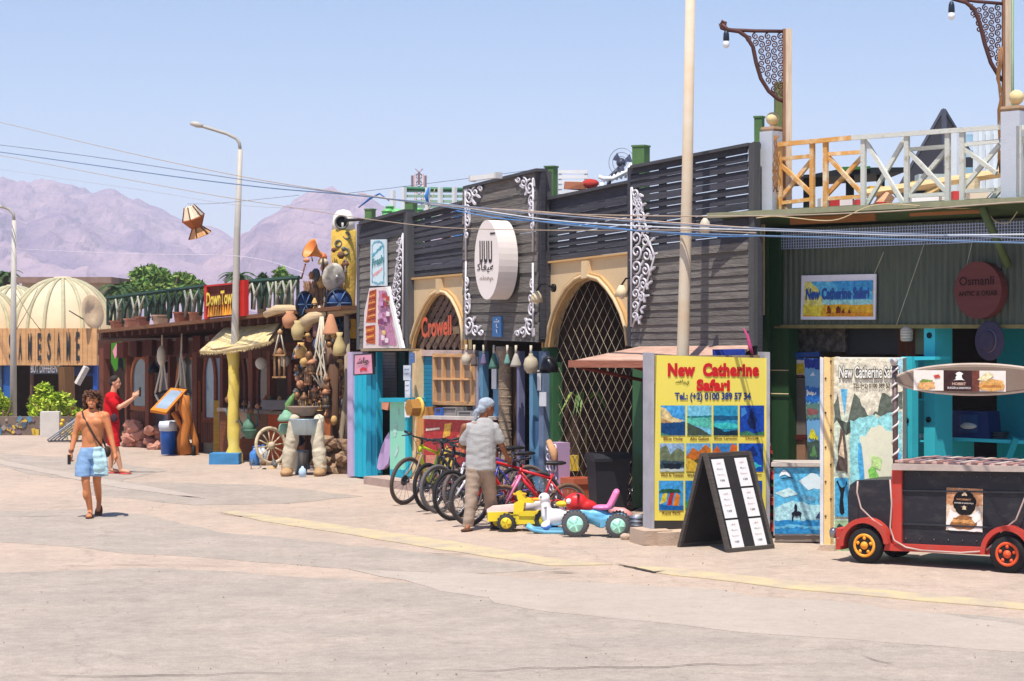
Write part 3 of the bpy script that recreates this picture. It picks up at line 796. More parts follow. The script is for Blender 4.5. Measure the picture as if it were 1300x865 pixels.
# ---- things in front of the restaurant
def hang(name, label, cat, lines, Y, r, m, group=None):
    mb = MB()
    for L_ in lines: mb.tube([P(x, y, Y) for x, y in L_], r, 5)
    return tag(mb.build(name, m), label, cat, group)
ro = cloth((206, 196, 176))
h1 = thing('hammock_chair', 'knotted cream rope hanging chair in front of the white door', 'hammock chair', P(206, 418, 44.6))
o_ = P(206, 418, 44.6); lw = lambda *pp: [P(x, y, 44.6) - o_ for x, y in pp]
MB().tube(lw((206, 418), (206, 455)), .02, 5).tube(lw((206, 440), (204, 470), (197, 500)), .022, 5).tube(lw((206, 440), (209, 470), (213, 497)), .022, 5).tube(lw((205, 448), (206, 475), (203, 498)), .03, 5).tube(lw((197, 500), (203, 511), (210, 508), (213, 497)), .03, 5).build('rope', ro, h1)
MB().tube(lw((195, 501), (214, 496)), .025, 6).build('seat_bar', wood((60, 50, 44)), h1)
MB().ball(lw((205, 452))[0], (.1, .1, .22), 8, 6).build('knot', ro, h1)
o_ = P(231, 418, 44.0); h2 = thing('hammock_chair', 'open white rope swing hanging before the dark arched door', 'hammock chair', o_)
lw = lambda *pp: [P(x, y, 44.0) - o_ for x, y in pp]
MB().tube(lw((231, 418), (230, 460)), .018, 5).tube(lw((230, 445), (227, 480), (222, 495)), .018, 5).tube(lw((230, 445), (234, 475), (236, 495)), .018, 5).tube(lw((229, 455), (230, 478), (229, 490)), .025, 5).build('rope', ro, h2)
MB().tube(lw((221, 495), (237, 494)), .02, 6).build('seat_bar', wood((110, 80, 56)), h2)
# small black lamps
for px, lab in ((195.5, 'black bell shaped lamp left of the cream hanging chair'), (212, 'black bell shaped lamp right of the cream hanging chair')):
    v = P(px, 465, 45.3); b = thing('bell_lamp', lab, 'lamp', v, 0, 'black bell lamps')
    MB().lathe([(.16, -.14), (.12, -.04), (.06, .04), (.02, .1)], n=12).build('lamp_shade', metal((36, 34, 36)), b); MB().tube([(0, 0, .1), (0, 0, .55)], .008, 4).build('cord', metal((36, 34, 36)), b)
# green butterfly cloth
v0 = P(140, 432, 46.6); b = thing('wall_hanging', 'green cloth with pink wings and a dark figure at the restaurant\'s left end', 'wall hanging', v0)
lw = lambda *pp: [P(x, y, 46.6) - v0 for x, y in pp]
gp = lw((141, 436), (153, 434), (168, 434), (167, 455), (161, 476), (155, 462), (146, 472), (141, 460))
vv = MB().prism(gp, [p + Vector((0, .02, 0)) for p in gp]); vv.build('fabric', cloth((70, 132, 44)), b)
for pts in (((143, 446), (148, 436), (150, 448), (146, 456)), ((156, 436), (160, 446), (161, 453), (157, 450))):
    q_ = [p - Vector((0, .006, 0)) for p in lw(*pts)]; MB().prism(q_, [p + Vector((0, .004, 0)) for p in q_]).build('wing', cloth((226, 150, 168)), b)
q_ = [p - Vector((0, .008, 0)) for p in lw((149, 474), (150, 458), (153, 448), (156, 458), (157, 474), (153, 466))]; MB().prism(q_, [p + Vector((0, .004, 0)) for p in q_]).build('figure', cloth((52, 48, 56)), b)
# rocks
m_rock = mk('red_rock', (164, 104, 88), .9, rgb2=(196, 146, 126), scale=3, bump=.7, fine=14, rnd=.14)
def rockpile(name, label, px, py, w_px, h_px, n, seed, m=None, rmax=.22, tall=False):
    g = G(px, py); s_ = g.y / FPX; t = thing(name, label, 'rocks', g); rr = random.Random(seed)
    for k in range(n):
        f = rr.random(); z = f * h_px * s_; xr = w_px * s_ / 2 * (1 if tall else (1 - f * .75))
        r_ = rr.uniform(.5, 1) * rmax; bm = bmesh.new(); bmesh.ops.create_icosphere(bm, subdivisions=1, radius=1)
        for v in bm.verts: v.co = Vector((v.co.x * r_ * 1.3, v.co.y * r_, v.co.z * r_ * .75)) * (1 + .35 * noise.noise(v.co * 2 + Vector((k, seed, 0))))
        me = bpy.data.meshes.new('stone'); bm.to_mesh(me); bm.free(); me.materials.append(m or m_rock)
        o = bpy.data.objects.new('stone', me); C.objects.link(o); o.parent = t
        o.location = (rr.uniform(-xr, xr), rr.uniform(0, .5) * (1 - f * .5), max(r_ * .4, z - r_ * .3)); o.rotation_euler = (rr.uniform(-.3, .3), rr.uniform(-.4, .4), rr.uniform(0, 3))
    return t
rockpile('rock_pile', 'heap of reddish rocks beside the man in red', 170, 568, 42, 32, 34, 1)
rockpile('rock_stump', 'squat knobbly red rock stump left of the blue bin', 197, 571, 17, 28, 20, 2, tall=True, rmax=.16)
# blue bin
def lathe_thing(name, label, cat, px, py, w_px, h_px, prof, m, Y=None, z=None, n=18, group=None, squash=1, part='bowl'):
    """prof in units of half width and height"""
    if Y is None: g = G(px, py)
    else: g = P(px, py, Y)
    s_ = g.y / FPX; hw, h = w_px * s_ / 2, h_px * s_
    o = MB().lathe([(r_ * hw, z_ * h) for r_, z_ in prof], n=n, squash=squash).build(name, m); o.location = g
    return tag(o, label, cat, group)
g = G(214, 577); bt = thing('rubbish_bin', 'blue plastic bin with a white liner folded over the rim', 'bin', g); s_ = g.y / FPX
MB().lathe([(9.5 * s_, 0), (11 * s_, 30 * s_), (11.6 * s_, 36 * s_), (10 * s_, 36 * s_), (8.6 * s_, 4 * s_)], n=22).build('bucket', paint((28, 92, 178), .35), bt)
vv = MB().lathe([(11.9 * s_, 30 * s_), (12.4 * s_, 37 * s_), (11.5 * s_, 42 * s_), (10 * s_, 40 * s_)], n=22).rough(.02, 9); vv.build('liner', cloth((206, 212, 220)), bt)
# menu easel
g = G(236, 578); e = thing('menu_stand', 'driftwood stand holding a slanted orange framed menu board', 'stand', g); lo = lambda x, y, dy=0: P(x, y, g.y + dy) - g
mo = wood((196, 122, 60), True); mo2 = wood((214, 132, 50))
MB().tube([lo(236, 577), lo(232, 556), lo(238, 535), lo(233, 518), lo(236, 502)], [.17, .12, .1, .13, .08], 10).rough(.03, 5).build('support', mo, e)
MB().tube([lo(226, 577, .3), lo(228, 550, .3), (lo(226, 522, .3))], [.1, .08, .06], 8).build('support', wood((130, 70, 46), True), e)
MB().tube([lo(247, 577, .1), lo(248, 560, .1), lo(243, 541, .1), lo(237, 520, .1)], [.08, .07, .06, .05], 8).build('leg', mo, e)
MB().tube([lo(220, 524, -.1), lo(232, 545, .05)], .05, 6).build('brace', mo, e)
bq = [P(190.5, 522, g.y - .7) - g, P(211, 525.5, g.y - .7) - g, P(237, 496, g.y + .1) - g, P(217, 494, g.y + .1) - g]
nn = (bq[1] - bq[0]).cross(bq[3] - bq[0]).normalized()
MB().prism([p + nn * .03 for p in bq], [p - nn * .03 for p in bq]).build('frame', mo2, e)
bi = [bil(bq, a, b) for a, b in ((.14, .12), (.86, .12), (.86, .9), (.14, .9))]
MB().prism([p + nn * .034 for p in bi], [p + nn * .028 for p in bi]).build('menu', glassm('menu_glass', (150, 168, 188)), e)
MB().ring(lo(246, 573, -.1), .1, .03, 'X', 16, 6).build('wheel', mk('rubber', (34, 33, 34), .85), e)
# wicker crate
g = G(267, 575); wc = thing('wicker_crate', 'grey woven wicker crate standing beside the driftwood stand', 'crate', g, DT.rz); s_ = g.y / FPX; W_, H_ = 25 * s_ * 1.1, 40 * s_
MB().bx(-W_ / 2 + .03, W_ / 2 - .03, .03, .37, 0.02, H_ - .03).build('liner', mk('dark_inner', (66, 58, 54), .9), wc)
m_wk = wood((196, 186, 170))
for k in range(12): piece('weave', wc, m_wk, (0, .01, H_ * (k + .5) / 12), (W_, .025, H_ / 12 * .5))
for k in range(10): piece('stake', wc, m_wk, (-W_ / 2 + W_ * (k + .5) / 10, -.012, H_ / 2), (W_ / 10 * .4, .022, H_))
for k in range(12): piece('weave', wc, m_wk, (-W_ / 2, .2, H_ * (k + .5) / 12), (.025, .38, H_ / 12 * .5))
# counter of the shop
CT = Pl(278, 42.5, 386, 40.0)
ct = CT.thing('shop_counter', 'rough wooden counter with a stone top in front of the dark shop', 'counter')
u0, u1 = 0, CT.q(386, 520).x; zt_ = CT.q(300, 519).z
MB().bx(u0, u1, -.05, .6, zt_ - .07, zt_).rough(.01).build('top', mk('stone_top', (136, 122, 112), .8), ct)
for a, b, rgb in ((0, .1, (120, 74, 50)), (.1, .34, (176, 150, 124)), (.34, .58, (122, 84, 62)), (.58, .86, (168, 74, 36)), (.86, 1, (110, 70, 50))):
    piece('panel', ct, wood(rgb), (u0 + (u1 - u0) * (a + b) / 2, .04, (zt_ - .07) / 2), ((u1 - u0) * (b - a) - .01, .05, zt_ - .075))
MB().bx(u0 + .02, u1 - .02, .08, .58, .0, zt_ - .09).build('carcass', m_dk, ct)
# yellow side cabinet behind the pole
g = G(292, 578); tag(MB().box((g.x - .15, g.y + .5, .55), (.45, .4, 1.1)).rough(.01).build('cabinet', wood((190, 150, 70))), 'yellowish wooden cabinet just behind the yellow pole', 'cabinet')
# globes and lantern
m_gl = mk('paper_globe', (208, 206, 204), .6, var=.06, bump=0)
for px, py, rp, Yk, lab in ((333, 432, 7.5, 41.2, 'paper globe lamp partly under the edge of the straw awning'), (332, 461.5, 8, 41.4, 'white paper globe lamp left of the hanging wooden lantern'), (361, 458, 8, 40.9, 'white paper globe lamp just right of the hanging wooden lantern')):
    v = P(px, py, Yk); gl = thing('globe_lamp', lab, 'lamp', v, 0, 'paper globe lamps'); r_ = rp * Yk / FPX
    MB().ball((0, 0, 0), r_, 18, 12).build('lamp_shade', m_gl, gl); MB().tube([(0, 0, r_), (0, 0, .65)], .006, 4).build('cord', metal((40, 38, 38)), gl)
g = P(355, 418, 39.4); ln = thing('hanging_lantern', 'large square wooden lantern hung on ropes under the awning', 'lantern', g); lo = lambda x, y, dy=0: P(x, y, 39.4) - g + Vector((0, dy, 0))
for a, b in ((348, 452), (362, 450)): MB().tube([lo(355.5, 418), lo(a, b, -.08)], .012, 4).tube([lo(355.5, 418), lo(a, b, .12)], .012, 4).build('rope', ro, ln)
for y, w_ in ((451, .23), (479, .25)): MB().box(lo(355, y), (w_ * 1.0, .24, .03)).build('plate', wood((180, 140, 96)), ln)
MB().lathe([(.12, 0), (.03, .1), (.0, .12)], lo(355, 450), 4).build('cap', wood((150, 110, 76)), ln)
for sx in (-.09, 0, .09):
    for sy in (-.09, .09): MB().tube([lo(355, 479, sy) + Vector((sx, 0, 0)), lo(355, 452, sy) + Vector((sx, 0, 0))], .011, 4).build('bar', wood((190, 152, 108), True), ln)
MB().ball(lo(355.5, 422), .05, 8, 6).build('bead', wood((190, 152, 108)), ln)
# green jug in bowl
gr = mk('green_enamel', (96, 134, 112), .4, var=.1)
jb = lathe_thing('basin', 'green enamel basin on the ground end of the counter, a jug standing in it', 'basin', 317, 557, 25, 12, [(.4, 0), (.5, .2), (.9, .8), (1, 1), (.94, 1), (.45, .3)], gr, 40.8)
v = P(316, 549, 40.8); jg = thing('jug', 'green enamel jug with thin spout standing in the green basin', 'jug', v); MB().lathe([(.07, 0), (.13, .06), (.12, .16), (.05, .25), (.04, .34), (.06, .38)], n=14).build('body', gr, jg)
MB().tube([(-.1, 0, .1), (-.17, 0, .22), (-.2, 0, .33)], [.02, .015, .01], 6).build('spout', gr, jg); MB().tube([(.05, 0, .35), (.15, 0, .3), (.14, 0, .12), (.11, 0, .08)], .012, 5).build('handle', gr, jg)
g = G(317, 585); tag(MB().box((g.x, g.y + .3, .22), (.36, .3, .44)).build('stand_box', wood((134, 84, 62))), 'small brown wooden box carrying the green basin', 'box')
g = G(313, 583); tag(MB().box((g.x - .06, g.y - .1, .3), (.22, .2, .2)).rough(.01).build('brick_block', mk('red_block', (154, 88, 66), .9)), 'red clay block left of the white bottles', 'block')
for i, (px, lab, rgb) in enumerate(((323, 'blue and white plastic jerry bottle left of the wagon wheel', (70, 130, 200)), (329, 'white plastic bottle between the blue bottle and the wagon wheel', (226, 232, 236)), (334, 'clear white bottle nearest the wagon wheel', (208, 220, 232)))):
    g = G(px, 591 - i); bo = thing('bottle', lab, 'bottle', g, 0, 'bottles beside the wagon wheel'); MB().lathe([(.08, 0), (.095, .02), (.095, .2), (.085, .24), (.03, .29), (.03, .33)], n=12).build('body', paint(rgb, .25), bo); MB().lathe([(.033, .33), (.033, .36), (0, .365)], n=8).build('cap', paint((60, 110, 190)), bo)
# wagon wheel
v = G(344, 592); wh = thing('wagon_wheel', 'pale wooden wagon wheel leaning by the left trouser leg stand', 'wheel', v + Vector((0, .25, 0)), .75); wh.rotation_euler = (-.15, 0, .72); m_ww = wood((206, 190, 160))
MB().ring((0, 0, .37), .33, .035, 'Y', 32, 6).build('rim', m_ww, wh); MB().lathe([(.0, -.07), (.07, -.06), (.07, .06), (0, .07)], (0, 0, .37), 12, Matrix.Rotation(PI / 2, 4, 'X')).build('hub', m_ww, wh)
for k in range(12): a = k * PI / 6 + .1; MB().tube([(.06 * math.cos(a), 0, .37 + .06 * math.sin(a)), (.32 * math.cos(a), 0, .37 + .32 * math.sin(a))], .014, 5).build('spoke', m_ww, wh)

# trouser-leg tub stand
g = G(388, 604); st = thing('tub_stand', 'metal wash tub carried by two stuffed cream trouser legs in boots', 'stand', g); s_ = g.y / FPX
lo = lambda x, y, dy=0: P(x, y, g.y) - g + Vector((0, dy, 0))
mt = cloth((196, 184, 160)); mt2 = cloth((214, 202, 176)); mbt = mk('boot_tan', (176, 140, 100), .7, var=.2, bump=.4)
for sgn_, xs in ((-1, (374, 371, 368, 365)), (1, (405, 403, 405, 407))):
    skinobj('leg', [('cap', lo(xs[0], 533), lo(xs[1], 558), .1, .12), ('cap', lo(xs[1], 558), lo(xs[2], 575), .125, .105), ('cap', lo(xs[2], 573), lo(xs[3], 594), .13, .115)], mt if sgn_ < 0 else mt2, st, .02, 2, .012)
    skinobj('boot', [('cap', lo(xs[3], 590), lo(xs[3], 598), .115, .11), ('ell', lo(xs[3] - 1, 600, -.1), (.11, .2, .07))], mbt, st, .02, 2)
MB().lathe([(.24, 0), (.27, .26), (.285, .28), (.26, .28), (.23, .02)], lo(387, 552), 24, squash=.75).build('tub', mk('zinc', (176, 196, 206), .35, .6, var=.2, scale=8, stretch=(3, 3, .4)), st)
lathe_thing('wide_bowl', 'very wide shallow brown bowl resting over the wash tub', 'bowl', 385, 528, 42, 12, [(.5, 0), (.7, .3), (1, .95), (1, 1), (.66, .5)], mk('bowl_brown', (150, 128, 112), .7), 37.3, squash=.8)
bk = lathe_thing('bucket', 'tall zinc bucket on the ground between the trouser legs', 'bucket', 382, 602, 21, 30, [(.72, 0), (.95, .9), (1, 1), (.88, 1), (.68, .1)], metal((150, 156, 160), .45))
lathe_thing('plastic_bottle', 'clear plastic bottle cut down in front of the zinc bucket', 'bottle', 384, 606, 10, 14, [(.9, 0), (1, .5), (.8, .75), (.3, .9), (.3, 1)], paint((180, 204, 224), .15))
lathe_thing('dark_pot', 'small dark kettle hanging under the wash tub', 'kettle', 379, 566, 18, 14, [(.5, 0), (1, .4), (.7, .8), (.3, 1)], metal((44, 48, 66), .5), 37.5)
v = P(402, 521, 37); 
# green lamp and green tin on the bowl
v = P(364, 535, 38); gt = thing('oil_lamp', 'pale green lamp with a leaf shaped glass on the counter', 'lamp', v); MB().lathe([(.15, 0), (.17, .03), (.12, .12), (.09, .13), (.05, .2)], n=14).build('base', mk('pale_green', (132, 178, 148), .5), gt)
MB().tube([(.02, 0, .18), (.03, 0, .3), (.1, 0, .42), (.13, 0, .5)], [.05, .07, .05, .01], 8).build('glass', mk('leaf_green', (110, 150, 88), .4), gt)
lathe_thing('green_pot', 'pale green cracked pot under the lamp at the counter end', 'pot', 362, 552, 18, 14, [(.6, 0), (1, .3), (.9, .8), (.7, 1)], mk('pale_green2', (134, 170, 146), .6), 38.2)

# ---- junk pillar
m_st = mk('beige_rock', (170, 142, 112), .9, rgb2=(128, 98, 78), scale=3, bump=.7, fine=14, rnd=.2)
rockpile('rubble_wall', 'rubble of beige stones piled against the turquoise shop', 427, 602, 40, 45, 60, 11, m_st, .15, True)
JK = Pl(372, 41.0, 446, 38.6)
jp = JK.thing('stone_pillar', 'dark rough pillar of stones behind the hanging pots', 'pillar'); rr = random.Random(21)
a_, b_ = JK.q(412, 500, -.5), JK.q(446, 500, -.5)
MB().bx(a_.x, b_.x, .5, .9, 0, JK.q(430, 400).z).build('core', mk('dark_core', (84, 66, 54), .95), jp)
for i in range(34):
    for j in range(6):
        if rr.random() < .18: continue
        u = a_.x + (b_.x - a_.x) * (j + .5 + rr.uniform(-.3, .3)) / 6; z = .1 + i * (JK.q(430, 400).z / 34); r_ = rr.uniform(.05, .1)
        bm = bmesh.new(); bmesh.ops.create_icosphere(bm, subdivisions=1, radius=r_)
        for v in bm.verts: v.co *= 1 + .4 * noise.noise(v.co * 9 + Vector((i, j, 0)))
        me = bpy.data.meshes.new('stone'); bm.to_mesh(me); bm.free(); me.materials.append(m_st); o = bpy.data.objects.new('stone', me); C.objects.link(o); o.parent = jp; o.location = (u, .5 - rr.uniform(0, .08), z)
# yellow tower
JY = 39.6; v = P(436, 402, JY); tw = thing('toy_tower', 'crumbling yellow tower with round portholes and a white domed top', 'tower', (v.x, JY, v.z)); s_ = JY / FPX
m_ty = mk('yellow_plaster', (226, 190, 84), .9, rgb2=(170, 130, 60), scale=4, thr=.62, bump=.8, fine=18)
vv = MB().lathe([(15.5 * s_, -.4), (16 * s_, .3), (15.6 * s_, 60 * s_), (15.8 * s_, 108 * s_), (13 * s_, 112 * s_)], n=26); vv.rough(.03, 6).build('shaft', m_ty, tw)
MB().lathe([(14.5 * s_, 108 * s_), (14.6 * s_, 118 * s_), (12.5 * s_, 128 * s_), (8 * s_, 134 * s_), (0, 136 * s_)], n=24).build('dome', mk('white_plaster', (222, 218, 206), .8), tw)
for dx, dy, r_, mm in ((-1, 119, 8, mk('port_dark', (30, 30, 34), .5)), (5, 102, 4, m_cream), (-5, 92, 4, mk('port_dark', (30, 30, 34), .5)), (4, 82, 4, m_cream)):
    f = -math.sqrt(max(.01, (15.8 * s_) ** 2 - (dx * s_) ** 2)); MB().ring((dx * s_, f, dy * s_), r_ * s_, 1.3 * s_, 'Y', 18, 6).build('porthole_rim', mk('port_rim', (110, 110, 104), .6), tw)
    MB().lathe([(r_ * s_, 0), (r_ * s_, .03), (0, .03)], (dx * s_, f + .05, dy * s_), 16, Matrix.Rotation(PI / 2, 4, 'X')).build('porthole', mm, tw)
MB().tube([(3 * s_, -.3, 121 * s_), (.5, -.4, 122 * s_), (.9, -.4, 121 * s_)], .03, 6).build('pipe', metal((70, 66, 66)), tw)
# bough
m_bough = wood((206, 180, 142))
tag(MB().tube([P(385, 414, 38.8), P(396, 404, 38.7), P(415, 399, 38.5), P(440, 395, 38.3), P(456, 392, 38.2)], [.14, .12, .08, .07, .06], 9).rough(.02, 6).build('bough', m_bough), 'pale knotted bough laid across the pillar with pots hanging from it', 'branch')
tag(MB().tube([P(336, 400, 39.8), P(352, 393, 39.6), P(370, 392, 39.4), P(384, 396, 39.2)], [.06, .08, .08, .06], 8).rough(.03, 5).build('bough', m_bough), 'shorter pale log over the back edge of the straw awning', 'branch')
# straw bundle
stw = MB(); rr = random.Random(31)
for k in range(520):
    a = rr.uniform(385, 432); p = P(a, rr.uniform(352, 372) + abs(a - 409) * .2, 39.2 + rr.uniform(0, .4)); q_ = P(a + (409 - a) * .35 + rr.uniform(-3, 3), rr.uniform(385, 404), 39 + rr.uniform(0, .3))
    stw.tube([p, q_], .011, 3, smooth=False)
ts = thing('brushwood_bundle', 'bundle of dry brushwood between two dark blue wheels', 'brushwood', (0, 0, 0)); struct(stw.build('twigs', wood((164, 130, 102), True), ts), 'stuff')
for px, py, w_, h_, lab in ((387, 387, 9, 16, 'dark blue spoked wheel left of the brushwood bundle'), (430, 385, 15, 17, 'dark blue spoked wheel right of the brushwood bundle'), (433, 413, 10, 14, 'smaller dark blue wheel hanging below the bough end')):
    v = P(px, py, 38.9); r_ = h_ * 38.9 / FPX; wq = thing('wagon_wheel', lab, 'wheel', v, math.acos(min(1, w_ / h_)), 'blue wheels on the junk pillar')
    MB().ring((0, 0, 0), r_, .03, 'Y', 22, 5).build('rim', metal((50, 56, 70), .5), wq)
    MB().lathe([(r_ * .95, -.008), (r_ * .95, .008)], n=20, mat=Matrix.Rotation(PI / 2, 4, 'X')).build('disc', paint((34, 62, 110)), wq)
    for k in range(6): a = k * PI / 3; MB().tube([(0, -.02, 0), (r_ * math.cos(a), -.02, r_ * math.sin(a))], .012, 4).build('spoke', paint((80, 110, 150)), wq)
# dish
v = P(424, 352, 38.9); dd = thing('round_tray', 'tilted round tray half pale half grey on top of the junk pillar', 'tray', v, 1.0); dd.rotation_euler = (.1, .25, .75)
MB().lathe([(.0, .01), (.2, 0), (.25, -.03), (.26, -.01), (.2, .03), (0, .03)], n=26, mat=Matrix.Rotation(PI / 2, 4, 'X')).build('plate', mk('tray_grey', (150, 142, 130), .6, rgb2=(214, 206, 188), scale=1.5, soft=.04), dd)
MB().ball((.04, -.03, .02), .03, 8, 6).build('boss', metal((190, 190, 186)), dd)
# horn speaker
v = P(400, 320, 38.9); hs_ = thing('horn_speaker', 'faded orange horn loudspeaker on top of the junk pillar', 'loudspeaker', v)
Mx = Matrix.Rotation(math.radians(35), 4, 'Z') @ Matrix.Rotation(math.radians(-62), 4, 'Y')
MB().lathe([(.03, -.2), (.05, -.1), (.09, .0), (.18, .12), (.2, .14), (.17, .12), (.08, .0), (.02, -.05)], n=20, mat=Mx).build('horn', paint((226, 140, 70), .5), hs_)
MB().ball(Mx @ Vector((0, 0, -.2)), .07, 10, 8).build('driver', paint((196, 104, 56)), hs_); MB().tube([(.14, 0, -.1), (.16, 0, -.45)], .02, 6).build('bracket', metal((70, 66, 62)), hs_)
# heap of odd things on top
B_ = [(.4, 0), (1, .45), (.75, .85), (.35, 1)]; BELL = [(1, 0), (.9, .25), (.55, .8), (.25, 1)]; CONE = [(1, 0), (.95, .1), (.35, .92), (.2, 1)]; CYL = [(.9, 0), (1, .05), (1, .95), (.8, 1)]; JAR = [(.6, 0), (.95, .3), (1, .6), (.5, .85), (.55, 1)]
clay = mk('terracotta', (198, 140, 104), .85, var=.15); crm = mk('gourd', (196, 174, 122), .7, var=.1); cop = mk('old_copper', (166, 118, 78), .5, .4, rgb2=(100, 78, 60), scale=8); gry = mk('grey_iron', (110, 106, 102), .6, .3); slate = paint((78, 84, 92), .6); ocr = mk('ochre', (206, 166, 104), .8)
for nm, lab, ct_, px, py, w_, h_, pr, m_, Yk in [
 ('gourd', 'pale yellow gourd shaped pot hanging at the left end of the bough', 'pot', 378, 432, 17, 25, JAR, crm, 38.3),
 ('clay_bell', 'large orange clay bell hanging under the middle of the bough', 'clay bell', 420, 425, 22, 26, CONE, clay, 38.1),
 ('gourd', 'yellow gourd shaped pot with a tied neck hanging right of the clay bell', 'pot', 431, 452, 18, 30, [(.7, 0), (1, .12), (.85, .45), (.35, .82), (.5, 1)], crm, 37.9),
 ('clay_pot', 'brown clay pot on the left log above the gourd', 'pot', 368, 417, 20, 22, JAR, clay, 39.2),
 ('round_pot', 'dark slate round pot near the top of the junk heap', 'pot', 401, 358, 12, 17, B_, slate, 39),
 ('round_pot', 'terracotta round pot below the cream helmet', 'pot', 412, 347, 11, 13, B_, clay, 39),
 ('helmet', 'cream helmet shaped pot beside the orange horn', 'pot', 410, 336, 14, 10, [(1, 0), (.9, .5), (.5, .9), (.1, 1)], m_cream, 39),
 ('clay_pot', 'pale clay jar behind the slate round pot', 'pot', 408, 366, 12, 16, JAR, ocr, 39.2),
 ('blue_flask', 'dark blue glass flask hanging behind the rope net', 'flask', 402, 446, 11, 16, B_, paint((60, 80, 120), .3), 38.6),
 ('glass_jar', 'grey red glass jar behind the left part of the bough', 'jar', 402, 428, 10, 18, CYL, mk('grey_red', (140, 100, 100), .4), 38.7),
 ('bird_pot', 'beige carved pot shaped like a bird beside the left gourd', 'pot', 382, 455, 16, 20, JAR, ocr, 38.6),
 ('shell_pot', 'small beige lumpy pot under the bird shaped pot', 'pot', 386, 466, 12, 12, B_, ocr, 38.4),
 ('brown_box_pot', 'brown square pot behind the yellow gourd', 'pot', 421, 462, 16, 24, CYL, mk('mud', (134, 106, 88), .9), 38.7)]:
    lathe_thing(nm, lab, ct_, px, py, w_, h_, pr, m_, Yk)
# lanterns and copperware column
lanterns = [(395, 475, 14, 22, 'orange roofed little lantern at the top of the lantern cluster'), (391, 489, 13, 26, 'brass lantern below the orange roofed one'), (399, 472, 10, 20, 'thin tin lantern right of the orange roofed one'), (386, 520, 14, 22, 'striped silver canister standing in the wide bowl'), (399, 509, 11, 20, 'copper lantern above the wide bowl, right side'),
            (410, 504, 10, 18, 'copper pot on the shelf right of the canister'), (414, 517, 13, 28, 'tall copper lantern on the right of the cluster'), (406, 522, 9, 16, 'dark iron jug between the copper lanterns'), (415, 545, 11, 26, 'dull brass lamp hanging low beside the right trouser leg'), (415, 497, 11, 22, 'brass roofed lantern beside the grey trunk'), (426, 490, 10, 16, 'copper cup tied to the stone pillar'), (431, 470, 9, 14, 'clay cup high on the stone pillar'), (392, 458, 10, 12, 'small brass bowl beside the blue flask'), (381, 493, 10, 10, 'round wooden cup at the edge of the black robe'), (433, 520, 9, 14, 'rusty tin fixed low on the stone pillar'), (424, 540, 9, 12, 'small clay pot low on the stone pillar'), (377, 508, 8, 10, 'small tin cup left of the striped canister')]
for i, (px, py, w_, h_, lab) in enumerate(lanterns):
    v = P(px, py, 38.1 + (i % 3) * .15); s_ = v.y / FPX; hw, h = w_ * s_ / 2, h_ * s_; lt = thing('tin_lantern' if h_ > 15 else 'small_pot', lab, 'lantern' if h_ > 15 else 'pot', v, 0, 'lanterns and pots on the junk pillar')
    mm = [cop, clay, gry, ocr][i % 4]
    if h_ > 15:
        MB().lathe([(hw * .8, 0), (hw * .8, h * .08)], n=8).build('base', mm, lt); MB().lathe([(hw * .62, h * .08), (hw * .62, h * .6)], n=8).build('glass', mk('amber_glass', (150, 120, 90), .3), lt)
        for k in range(4): a = k * PI / 2 + .5; MB().tube([(hw * .7 * math.cos(a), hw * .7 * math.sin(a), h * .08), (hw * .7 * math.cos(a), hw * .7 * math.sin(a), h * .62)], .01, 4).build('bar', mm, lt)
        MB().lathe([(hw, h * .6), (hw * .45, h * .82), (hw * .3, h * .84), (hw * .2, h)], n=8).build('cap', [clay, cop][i % 2], lt)
    else: MB().lathe([(a * hw, b * h) for a, b in B_], n=12).build('body', mm, lt)
# rope net, trunks, robe, ropes
rn = thing('rope_net', 'knotted rope net hanging down from the bough', 'net', P(409, 402, 38.2)); o_ = P(409, 402, 38.2); mb = MB()
for a, b, c_ in ((407, 402, 396), (408, 409, 413), (410, 412, 402), (409, 405, 408), (408, 400, 414)): mb.tube([P(a, 402, 38.2) - o_, P(b, 440, 38.2) - o_, P(c_, 475, 38.1) - o_, P(408, 492, 38.1) - o_], .016, 4)
mb.build('rope', ro, rn)
for pts, r_, lab in (([(424, 600), (423, 540), (424, 460)], .1, 'dark upright trunk left of the stone pillar'), ([(437, 602), (433, 555), (441, 490), (440, 400)], .05, 'crooked grey branch in front of the stone pillar'), ([(433, 578), (427, 560), (436, 540), (438, 505)], .04, 'thin bent driftwood stick beside the crooked branch'), ([(441, 600), (442, 500), (441, 418)], .05, 'upright cream stick next to the lilac post')):
    tag(MB().tube([P(x, y, 38.25) for x, y in pts], r_, 7).rough(.02, 4).build('driftwood', wood((96, 70, 54) if r_ > .08 else (170, 152, 130), True)), lab, 'driftwood')
tag(MB().box(P(412, 553, 38.2), (.22, .1, .62)).build('plank', wood((180, 104, 62), True)), 'orange brown plank standing right of the trouser leg stand', 'plank')
rb = [P(x, y, 39.3) for x, y in ((384, 446), (391, 452), (392, 480), (386, 516), (372, 518), (374, 490), (379, 465))]
tag(MB().prism(rb, [p + Vector((0, .18, 0)) for p in rb]).rough(.03, 4).build('robe', cloth((32, 28, 30))), 'black robe hanging behind the lanterns', 'robe')
